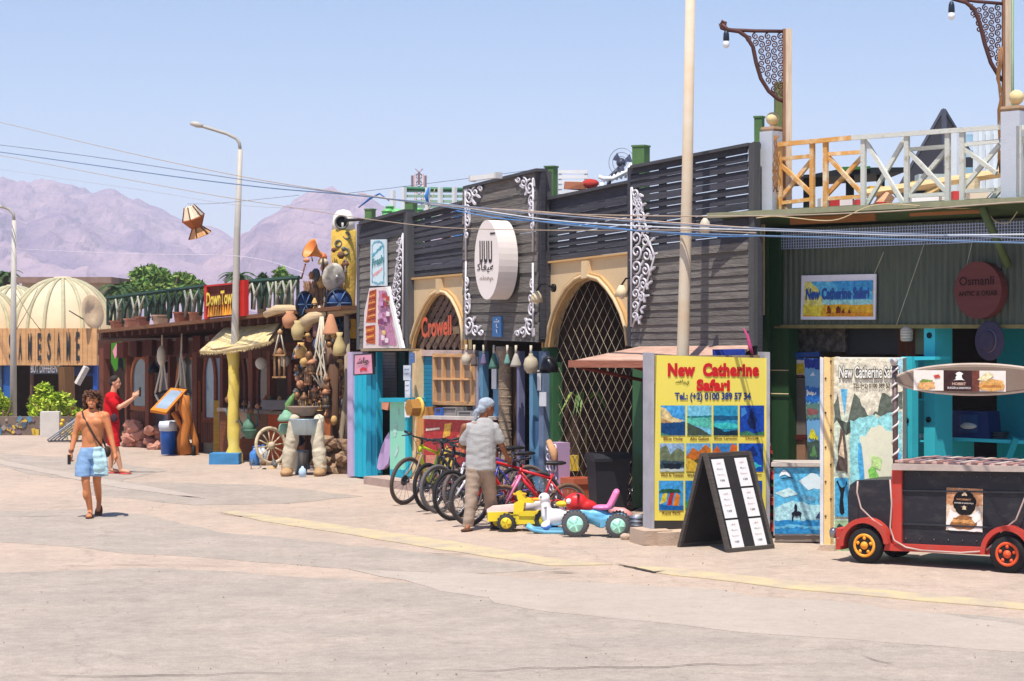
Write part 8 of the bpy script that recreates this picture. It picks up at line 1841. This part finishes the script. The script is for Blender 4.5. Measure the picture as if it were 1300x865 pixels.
twheel(tt, (-.05, -.17, .115), .115, .08, mrb2, yel); twheel(tt, (-.05, .17, .115), .115, .08, mrb2, yel); twheel(tt, (-.2, .17, .1), .1, .07, mrb2, yel); twheel(tt, (.46, -.15, .15), .15, .09, mrb2, yel); twheel(tt, (.46, .15, .15), .15, .09, mrb2, yel)
# plain goose rocker
g = G(697, 677); gr_ = thing('rocking_toy', 'white and grey goose shaped rocking toy on a light blue rocker', 'rocking toy', g, -.05)
for yy in (-.1, .1): MB().tube([(-.28, yy, .1), (-.2, yy, .05), (-.05, yy, .025), (.2, yy, .025), (.4, yy, .06)], .028, 7).build('rocker', lb, gr_)
MB().bx(-.2, .3, -.12, .12, .04, .075).rough(.004).build('rocker_plate', lb, gr_)
skinobj('body', [('ell', (.08, 0, .2), (.17, .1, .11)), ('cap', (-.02, 0, .22), (-.05, 0, .38), .08, .06), ('ell', (-.06, 0, .44), (.075, .07, .07)), ('ell', (.25, 0, .24), (.07, .05, .05)), ('ell', (-.04, -.09, .1), (.06, .04, .06)), ('ell', (-.04, .09, .1), (.06, .04, .06))], whp, gr_, .012, 3)
MB().ball((-.155, 0, .425), (.075, .04, .022), 10, 6).build('beak', mk('beak_orange', (240, 160, 40), .4), gr_)
for yy in (-.058, .058): MB().ball((-.1, yy, .46), .012, 8, 5).build('eye', paint((30, 30, 30)), gr_)
MB().ball((-.03, -.1, .08), (.07, .03, .045), 10, 6).build('foot_rest', paint((60, 110, 190)), gr_); MB().tube([(-.05, -.13, .33), (-.03, 0, .33), (-.05, .13, .33)], .014, 6).build('handle', paint((150, 150, 156)), gr_)
# tricycle / ride-on
g = G(752, 681); tc = thing('ride_on_tricycle', 'blue toy tricycle with red front, yellow nose and pink seat', 'toy tricycle', g, -.06); g1 = paint((176, 236, 214), .35); dt_ = mk('toy_tyre_grey', (84, 84, 86), .8, var=.15)
skinobj('body', [('cap', (-.2, 0, .3), (.1, 0, .22), .09, .1), ('cap', (.1, 0, .2), (.36, 0, .22), .1, .07), ('ell', (.05, 0, .27), (.16, .1, .08))], lb, tc, .012, 3, .006)
skinobj('front_shell', [('ell', (-.2, 0, .42), (.15, .11, .12)), ('ell', (-.1, 0, .38), (.16, .09, .08))], rdp, tc, .012, 3)
MB().ball((-.37, 0, .40), (.09, .075, .04), 12, 7).build('nose', yel, tc)
for yy in (-.085, .085): MB().ball((-.29, yy, .44), (.035, .02, .035), 10, 6).build('headlight', whp, tc)
skinobj('seat', [('ell', (.12, 0, .36), (.15, .11, .035)), ('cap', (.22, -.06, .38), (.30, -.05, .54), .04, .04), ('cap', (.22, .06, .38), (.30, .05, .54), .04, .04), ('cap', (.22, 0, .38), (.30, 0, .55), .045, .045)], pk, tc, .012, 3)
MB().tube([(-.18, -.16, .53), (-.16, 0, .5), (-.18, .16, .53)], .016, 7).build('handlebar', paint((60, 60, 70)), tc)
pbx(tc, 'fork', metal((190, 196, 200), .3), [(-.24, .3), (-.2, .32), (-.16, .16), (-.2, .14)], -.085, -.06); pbx(tc, 'rear_frame', lb, [(.1, .12), (.42, .18), (.42, .24), (.1, .22)], -.13, .13)
twheel(tc, (-.21, -.14, .165), .165, .07, dt_, g1, lugs=22); twheel(tc, (-.21, .14, .165), .165, .07, dt_, g1, lugs=22); twheel(tc, (.32, -.19, .15), .15, .07, dt_, g1, lugs=22); twheel(tc, (.32, .19, .15), .15, .07, dt_, g1, lugs=22)
# grey pink toy heap behind, ribbed cup
g = G(684, 672, .0) + Vector((0, .4, 0)); ht_ = thing('ride_on_toy', 'pale grey ride on toy tucked behind the goose rocker', 'toy', g); skinobj('body', [('cap', (-.15, 0, .25), (.1, 0, .3), .08, .07), ('ell', (.05, 0, .2), (.16, .08, .08))], paint((206, 196, 196), .4), ht_, .015, 2); twheel(ht_, (-.1, -.1, .1), .1, .05, mrb2, yel); twheel(ht_, (.14, -.1, .1), .1, .05, mrb2, yel)
g = G(790, 668); tag(MB().tube([g + Vector((-.15, .2, .2)), g + Vector((0, .1, .16)), g + Vector((.12, .1, .1))], [.04, .08, .07], 8).build('pink_toy_part', paint((236, 160, 160), .4)), 'salmon pink toy part lying behind the tricycle', 'toy')
g = G(808, 680); o = thing('ribbed_tin', 'small ribbed grey tin beside the signboard foot', 'tin', g); MB().lathe([(.08, 0), (.09, .02), (.09, .24), (.08, .25), (.075, .1)], n=18).build('body', metal((160, 164, 176), .5), o)
for k in range(5): MB().ring((0, 0, .04 + k * .045), .091, .006, 'Z', 18, 4).build('rib', metal((130, 134, 146), .5), o)
g = G(803, 685); o = thing('rubble', 'small rough stones by the foot of the signboard', 'stones', g); rr = random.Random(2)
for k in range(5): MB().ball((rr.uniform(-.1, .15), rr.uniform(-.05, .1), .04), (.07, .05, .045), 8, 6).rough(.02, 12, k).build('stone', mk('block_beige', (0, 0, 0)), o)

# ================================================================== PEOPLE
def hand(dirv, at, side, r=.0, grip=.5, up=Vector((0, 0, 1)), palm_n=None):
    """palm and five curled fingers as capsules"""
    d = Vector(dirv).normalized(); n = (Vector(palm_n) if palm_n else d.orthogonal()).normalized(); n = (n - d * n.dot(d)).normalized(); s = d.cross(n)
    at = Vector(at); out = [('cap', at, at + d * .05, .026, .034), ('cap', at + d * .03 + s * .02, at + d * .075 + s * .026, .022, .016), ('cap', at + d * .03 - s * .02, at + d * .075 - s * .026, .022, .016)]
    for k, L_ in enumerate((.068, .078, .073, .058)):
        b = at + d * .085 + s * (.03 - .02 * k); m_ = b + (d * math.cos(grip) + n * math.sin(grip)) * L_ * .5; e = m_ + (d * math.cos(grip * 2.2) + n * math.sin(grip * 2.2)) * L_ * .5
        out += [('cap', b, m_, .0098, .009), ('cap', m_, e, .009, .0078)]
    tb = at + d * .035 + s * .035 * side; tm = tb + (d * .6 + s * side * .6 + n * .4).normalized() * .035; out += [('cap', tb, tm, .013, .011), ('cap', tm, tm + (d * .8 + n * .5).normalized() * .03, .0105, .009)]
    return out
def head_parts(c, f, s_=1.0, beard=False):
    """c: centre of the skull, f: facing direction"""
    c = Vector(c); f = Vector(f).normalized(); r_ = Vector((-f.y, f.x, 0)).normalized() * -1; u = Vector((0, 0, 1)); yaw = math.atan2(f.y, f.x) - PI / 2
    M_ = Matrix.Rotation(yaw, 4, 'Z')
    E = lambda o, rr_: ('ell', c + r_ * o[0] + f * o[1] + u * o[2], rr_, M_)
    return [E((0, -.01, .02), (.076, .094, .09)), E((0, .022, -.045), (.058, .066, .07)), E((0, .045, -.085), (.034, .036, .028)), E((0, .082, -.022), (.012, .02, .026)), E((0, .093, -.035), (.014, .014, .012)), E((.03, .066, .02), (.022, .014, .010)), E((-.03, .066, .02), (.022, .014, .010)),
            E((.078, -.008, -.015), (.008, .018, .03)), E((-.078, -.008, -.015), (.008, .018, .03)), E((.038, .05, -.04), (.022, .026, .02)), E((-.038, .05, -.04), (.022, .026, .02)), E((0, .078, -.068), (.022, .012, .007))], E, M_, (c, f, r_, u)
def face(t, fr, smile=False):
    c, f, r_, u = fr; at = lambda a, b, d: c + r_ * a + f * b + u * d
    yaw = math.atan2(f.y, f.x) - PI / 2; M_ = Matrix.Rotation(yaw, 4, 'Z')
    for sx in (-1, 1):
        MB().ball(at(.03 * sx, .079, .004), (.011, .006, .005), 8, 5, M_).build('eye', paint((40, 28, 24), .3), t); MB().ball(at(.031 * sx, .083, .024), (.019, .006, .004), 8, 5, M_).build('eyebrow', paint((36, 26, 22), .8), t)
    MB().ball(at(0, .086, -.068), (.022, .005, .005 if smile else .003), 10, 5, M_).build('mouth', paint((222, 190, 176) if smile else (140, 70, 62), .4), t)
def skin(rgb): return mk('skin_%d' % rgb[0], rgb, .5, var=.08, scale=9, bump=.06, rnd=0, spec=.35)

# --- bare chested man walking towards the camera
g = G(117, 657.5); p1 = thing('person', 'bare chested man with curly hair in light blue shorts walking towards us', 'person', g)
sk = skin((204, 130, 84)); V = Vector
hp_, f1 = V((.0, .0, 1.60)), V((.08, -1, -.05))
hd, E1, M1, fr1 = head_parts(hp_, f1)
shl, shr = V((-.168, .02, 1.385)), V((.176, .02, 1.385))
body = hd + [('cap', (0, .02, 1.44), (0, .005, 1.54), .055, .052), ('cap', (-.03, .03, 1.45), (-.14, .025, 1.41), .045, .04), ('cap', (.03, .03, 1.45), (.15, .025, 1.41), .045, .04), ('loft', [((0, .0, .92), .15, .105), ((0, .0, 1.0), .14, .1), ((0, -.0, 1.1), .138, .098), ((0, -.005, 1.2), .155, .105), ((0, 0, 1.3), .172, .112), ((0, .01, 1.38), .165, .095), ((0, .02, 1.44), .10, .065)]),
  ('ell', (-.075, -.075, 1.30), (.085, .045, .06)), ('ell', (.075, -.075, 1.30), (.085, .045, .06)), ('ell', (0, -.085, 1.12), (.06, .03, .12)),
  ('ell', shl, (.06, .06, .06)), ('ell', shr, (.06, .06, .06)),
  ('cap', shl, (-.235, .02, 1.13), .056, .043), ('cap', (-.235, .02, 1.13), (-.275, -.06, .89), .043, .028), ('cap', shr, (.25, .0, 1.12), .056, .043), ('cap', (.25, .0, 1.12), (.32, -.06, .88), .043, .028)]
body += hand((-.1, -.25, -1), (-.278, -.062, .88), 1, grip=.9, palm_n=(.8, -.5, 0)) + hand((.15, -.1, -1), (.323, -.064, .87), -1, grip=.45, palm_n=(-.8, -.2, 0))
# legs: right leg (image left) forward and planted, left leg behind
body += [('cap', (-.085, 0, .92), (-.07, -.10, .50), .085, .058), ('cap', (-.07, -.10, .50), (-.02, -.03, .11), .056, .036, 1.12), ('ell', (-.065, -.08, .34), (.05, .055, .1)), ('cap', (-.02, -.03, .08), (-.01, -.14, .045), .036, .032), ('ell', (-.01, -.17, .035), (.045, .05, .022)),
  ('cap', (.085, 0, .92), (.06, .02, .5), .085, .058), ('cap', (.06, .02, .5), (.03, .32, .22), .056, .038, 1.1), ('cap', (.03, .33, .2), (.03, .28, .08), .036, .03)]
skinobj('body', body, sk, p1, .0085, 3)
face(p1, fr1, True)
rr = random.Random(5); hr = MB()
for k in range(150):
    a = rr.uniform(0, 2 * PI); z = rr.uniform(-.17, .11); fx, fy = math.cos(a), math.sin(a)
    if fy < -.15 and z < .06: continue
    r0 = .115 if z < 0 else .115 * math.sqrt(max(.1, 1 - (z / .14) ** 2)) + .01
    c_ = hp_ + V((fx * r0 * .95, fy * r0 + .02, z)); pts = []; ph = rr.uniform(0, 6)
    for j in range(7): pts.append(c_ + V((math.cos(ph + j * 1.3) * .02, math.sin(ph + j * 1.3) * .02, -.012 * j + .03)))
    hr.tube(pts, .012, 4)
hr.ball(hp_ + V((0, .04, .035)), (.095, .095, .095), 12, 8)
hr.build('hair', mk('hair_brown', (84, 54, 38), .7, rgb2=(110, 74, 52), scale=30, bump=.3, rnd=0), p1)
MB().ball(hp_ + V((0, -.055, -.108)), (.032, .02, .016), 10, 6).build('beard', paint((64, 42, 32), .9), p1)
shb = mk('shorts_blue', (126, 158, 194), .9, var=.12, scale=9, bump=.3)
skinobj('shorts', [('loft', [((-.11, -.06, .57), .115, .12), ((-.105, -.04, .7), .115, .12), ((-.09, 0, .82), .115, .125), ((-.06, 0, .92), .105, .12)]), ('loft', [((.105, .0, .57), .115, .12), ((.1, 0, .7), .115, .12), ((.09, 0, .82), .115, .125), ((.06, 0, .92), .105, .12)]), ('loft', [((0, 0, .80), .18, .125), ((0, 0, .88), .172, .122), ((0, 0, .965), .158, .116)])], shb, p1, .011, 3, .007)
MB().tube([V((-.14, .02, 1.45)), V((-.1, -.09, 1.38)), V((-.02, -.125, 1.25)), V((.08, -.125, 1.08)), V((.15, -.09, .97))], .013, 5).tube([V((-.14, .02, 1.45)), V((-.05, .12, 1.35)), V((.1, .13, 1.1)), V((.17, .05, .97))], .013, 5).build('bag_strap', cloth((74, 60, 54)), p1)
skinobj('bag', [('ell', (.2, .02, .9), (.05, .09, .08))], cloth((70, 56, 50)), p1, .014, 2)
skinobj('towel', [('loft', [((.13, -.13, .60), .085, .03, .2), ((.12, -.14, .72), .075, .032, .1), ((.10, -.14, .85), .06, .03, 0), ((.1, -.13, .97), .055, .03, 0)]), ('loft', [((.21, -.08, .58), .04, .025, -.9), ((.19, -.1, .8), .04, .025, -.6), ((.16, -.11, .95), .03, .02, -.4)])], mk('towel_cyan', (190, 226, 232), .95, bump=.5, fine=90), p1, .011, 1, .02)
MB().box(V((-.29, -.12, .80)), (.04, .09, .13), .3).build('phone', paint((30, 28, 30), .3), p1)
for z in (.905, .925): MB().ring(V((-.275, -.058, z)), .034, .006, 'Z', 14, 4).build('bracelet', paint([(210, 200, 180), (90, 50, 40)][int(z * 1000) % 2]), p1)
for c_, tl in ((V((-.01, -.12, .018)), 0), (V((.03, .3, .05)), .9)):
    so_ = MB().ball((0, 0, 0), (.055, .13, .018), 14, 6, Matrix.Rotation(tl, 4, 'X')); so_.v = [v + c_ for v in so_.v]; so_.build('sandal', mk('sandal', (96, 62, 44), .8), p1)
MB().tube([V((-.05, -.13, .03)), V((-.01, -.14, .085)), V((.035, -.13, .03))], .014, 5).build('sandal_strap', mk('sandal', (0, 0, 0)), p1)

# --- man in red taking a picture, facing right
g = G(156, 602); p2 = thing('person', 'man in red shirt and red shorts holding up a phone', 'person', g)
sk2 = skin((206, 150, 118)); hp_, f2 = V((-.13, 0, 1.62)), V((1, -.12, .02)); hd, E2, M2, fr2 = head_parts(hp_, f2)
body = hd + [('cap', (-.17, .0, 1.42), (-.15, 0, 1.55), .058, .054), ('cap', (-.22, -.16, 1.38), (-.03, -.20, 1.18), .05, .042), ('cap', (-.03, -.20, 1.18), (.2, -.12, 1.34), .042, .028), ('cap', (-.2, .17, 1.38), (.0, .16, 1.2), .05, .042), ('cap', (.0, .16, 1.2), (.21, .02, 1.36), .042, .028), ('loft', [((-.2, 0, .9), .11, .15), ((-.2, 0, 1.2), .11, .16), ((-.19, 0, 1.4), .09, .14)])]
body += hand((.7, .1, .8), (.2, -.12, 1.35), 1, grip=.5, palm_n=(.2, 1, .1)) + hand((.7, -.1, .8), (.21, .02, 1.37), -1, grip=.5, palm_n=(.2, -1, .1))
body += [('cap', (-.18, -.09, .9), (-.12, -.1, .5), .088, .06), ('cap', (-.12, -.1, .5), (-.02, -.1, .1), .06, .036, 1.12), ('cap', (-.02, -.1, .07), (.12, -.12, .045), .036, .034), ('cap', (-.18, .09, .9), (-.2, .1, .5), .088, .06), ('cap', (-.2, .1, .5), (-.24, .1, .1), .06, .036, 1.12), ('cap', (-.24, .1, .07), (-.11, .1, .045), .036, .034)]
skinobj('body', body, sk2, p2, .0095, 3); face(p2, fr2)
skinobj('hair', [('ell', hp_ + V((-.02, 0, .055)), (.095, .082, .07), M2), ('ell', hp_ + V((-.05, 0, .0)), (.06, .078, .07), M2)], mk('hair_dark', (52, 42, 38), .8, bump=.3), p2, .01, 2)
mrs = cloth((206, 28, 36)); skinobj('shirt', [('loft', [((-.19, 0, .86), .135, .19), ((-.2, 0, 1.0), .125, .18), ((-.21, 0, 1.2), .13, .185), ((-.2, 0, 1.36), .12, .19), ((-.18, 0, 1.45), .07, .1)]), ('cap', (-.21, -.17, 1.37), (-.10, -.2, 1.25), .075, .07), ('cap', (-.2, .17, 1.37), (-.08, .17, 1.26), .075, .07)], mrs, p2, .012, 3, .008)
skinobj('shorts', [('loft', [((-.13, -.1, .5), .1, .1), ((-.16, -.09, .7), .11, .1), ((-.18, -.08, .9), .12, .1)]), ('loft', [((-.19, .1, .5), .1, .1), ((-.19, .09, .7), .11, .1), ((-.19, .08, .9), .12, .1)]), ('ell', (-.19, 0, .86), (.13, .17, .1))], cloth((196, 24, 34)), p2, .012, 2, .012)
MB().box(V((.31, -.04, 1.45)), (.02, .09, .16)).build('phone', paint((26, 26, 30), .3), p2)
for c_ in (V((.06, -.11, .015)), V((-.17, .1, .015))): MB().ball(c_, (.13, .05, .016), 12, 5).build('flip_flop', paint((206, 60, 60)), p2)
skinobj('bag', [('ell', (-.12, -.2, 1.0), (.07, .03, .08))], cloth((70, 50, 60)), p2, .014, 2)

# --- man in grey T-shirt and headscarf, back view, walking right towards the bikes
g = G(606, 673); p3 = thing('person', 'man in grey T-shirt and headscarf reaching for a bicycle saddle', 'person', g)
sk3 = skin((150, 96, 66)); hp_, f3 = V((.13, .02, 1.57)), V((.85, .5, -.12)); hd, E3, M3, fr3 = head_parts(hp_, f3)
body = hd + [('cap', (.06, .0, 1.40), (.10, 0, 1.5), .056, .052), ('cap', (.24, .02, 1.31), (.31, .02, 1.08), .05, .042), ('cap', (.31, .02, 1.08), (.38, .22, .92), .042, .028), ('cap', (-.16, -.02, 1.32), (-.21, .1, 1.08), .05, .042), ('cap', (-.21, .1, 1.08), (-.08, .3, 1.0), .042, .028), ('loft', [((.04, 0, .9), .16, .1), ((.05, 0, 1.2), .17, .11), ((.06, 0, 1.38), .15, .09)])]
body += hand((.3, .9, -.4), (.385, .23, .915), 1, grip=.7, palm_n=(0, -.3, -1)) + hand((.5, .8, 0), (-.07, .31, 1.0), -1, grip=.7, palm_n=(0, 0, -1))
body += [('cap', (-.1, -.12, .1), (-.13, -.2, .04), .036, .034), ('cap', (.2, .3, .12), (.24, .16, .05), .036, .034), ('cap', (0, 0, .85), (-.06, -.02, .5), .07, .05), ('cap', (.1, 0, .85), (.14, .1, .5), .07, .05), ('cap', (-.06, -.02, .5), (-.1, -.12, .1), .05, .036), ('cap', (.14, .1, .5), (.2, .3, .12), .05, .036)]
skinobj('body', body, sk3, p3, .0095, 3); face(p3, fr3)
msc = mk('scarf_grey', (150, 162, 178), .9, rgb2=(190, 198, 208), scale=14, bump=.4)
skinobj('headscarf', [('ell', hp_ + V((-.015, -.01, .045)), (.09, .112, .083), M3), ('ell', hp_ + V((-.07, -.05, -.01)), (.06, .06, .06)), ('ell', hp_ + V((-.135, -.08, -.05)), (.035, .03, .032)), ('cap', hp_ + V((-.14, -.08, -.06)), hp_ + V((-.15, -.08, -.15)), .028, .02), ('cap', hp_ + V((-.15, -.08, -.05)), hp_ + V((-.19, -.07, -.11)), .024, .014)], msc, p3, .009, 2, .006)
mts = mk('tshirt_grey', (166, 164, 162), .92, var=.07, scale=7, bump=.3); skinobj('t_shirt', [('loft', [((.045, 0, .76), .2, .135), ((.045, 0, .9), .195, .13), ((.05, .0, 1.08), .195, .13), ((.055, 0, 1.25), .19, .125), ((.06, 0, 1.34), .178, .105), ((.065, 0, 1.40), .13, .085), ((.07, 0, 1.44), .075, .06)]), ('cap', (.22, .01, 1.31), (.29, .02, 1.15), .068, .068), ('cap', (-.11, -.01, 1.31), (-.17, .04, 1.14), .068, .068)], mts, p3, .011, 3, .009)
mtr = mk('trousers_khaki', (166, 146, 128), .92, var=.1, scale=7, bump=.3); skinobj('trousers', [('loft', [((-.12, -.11, .05), .07, .085), ((-.1, -.1, .2), .075, .09), ((-.07, -.04, .5), .09, .1), ((-.03, 0, .8), .115, .125)]), ('loft', [((.2, .28, .08), .07, .085), ((.19, .25, .2), .078, .09), ((.15, .12, .5), .095, .105), ((.11, 0, .8), .115, .125)]), ('ell', (.04, 0, .82), (.17, .125, .12))], mtr, p3, .011, 3, .011)
for c_, tl in ((V((-.13, -.2, .02)), 0), (V((.24, .18, .03)), .25)):
    so_ = MB().ball((0, 0, 0), (.055, .135, .022), 14, 6, Matrix.Rotation(-.5, 4, 'Z') @ Matrix.Rotation(tl, 4, 'X')); so_.v = [v + c_ for v in so_.v]; so_.build('sandal', mk('sandal', (0, 0, 0)), p3)
MB().ring(V((-.2, .07, 1.14)), .047, .012, 'Z', 14, 5).build('sleeve_band', paint((60, 60, 64)), p3)
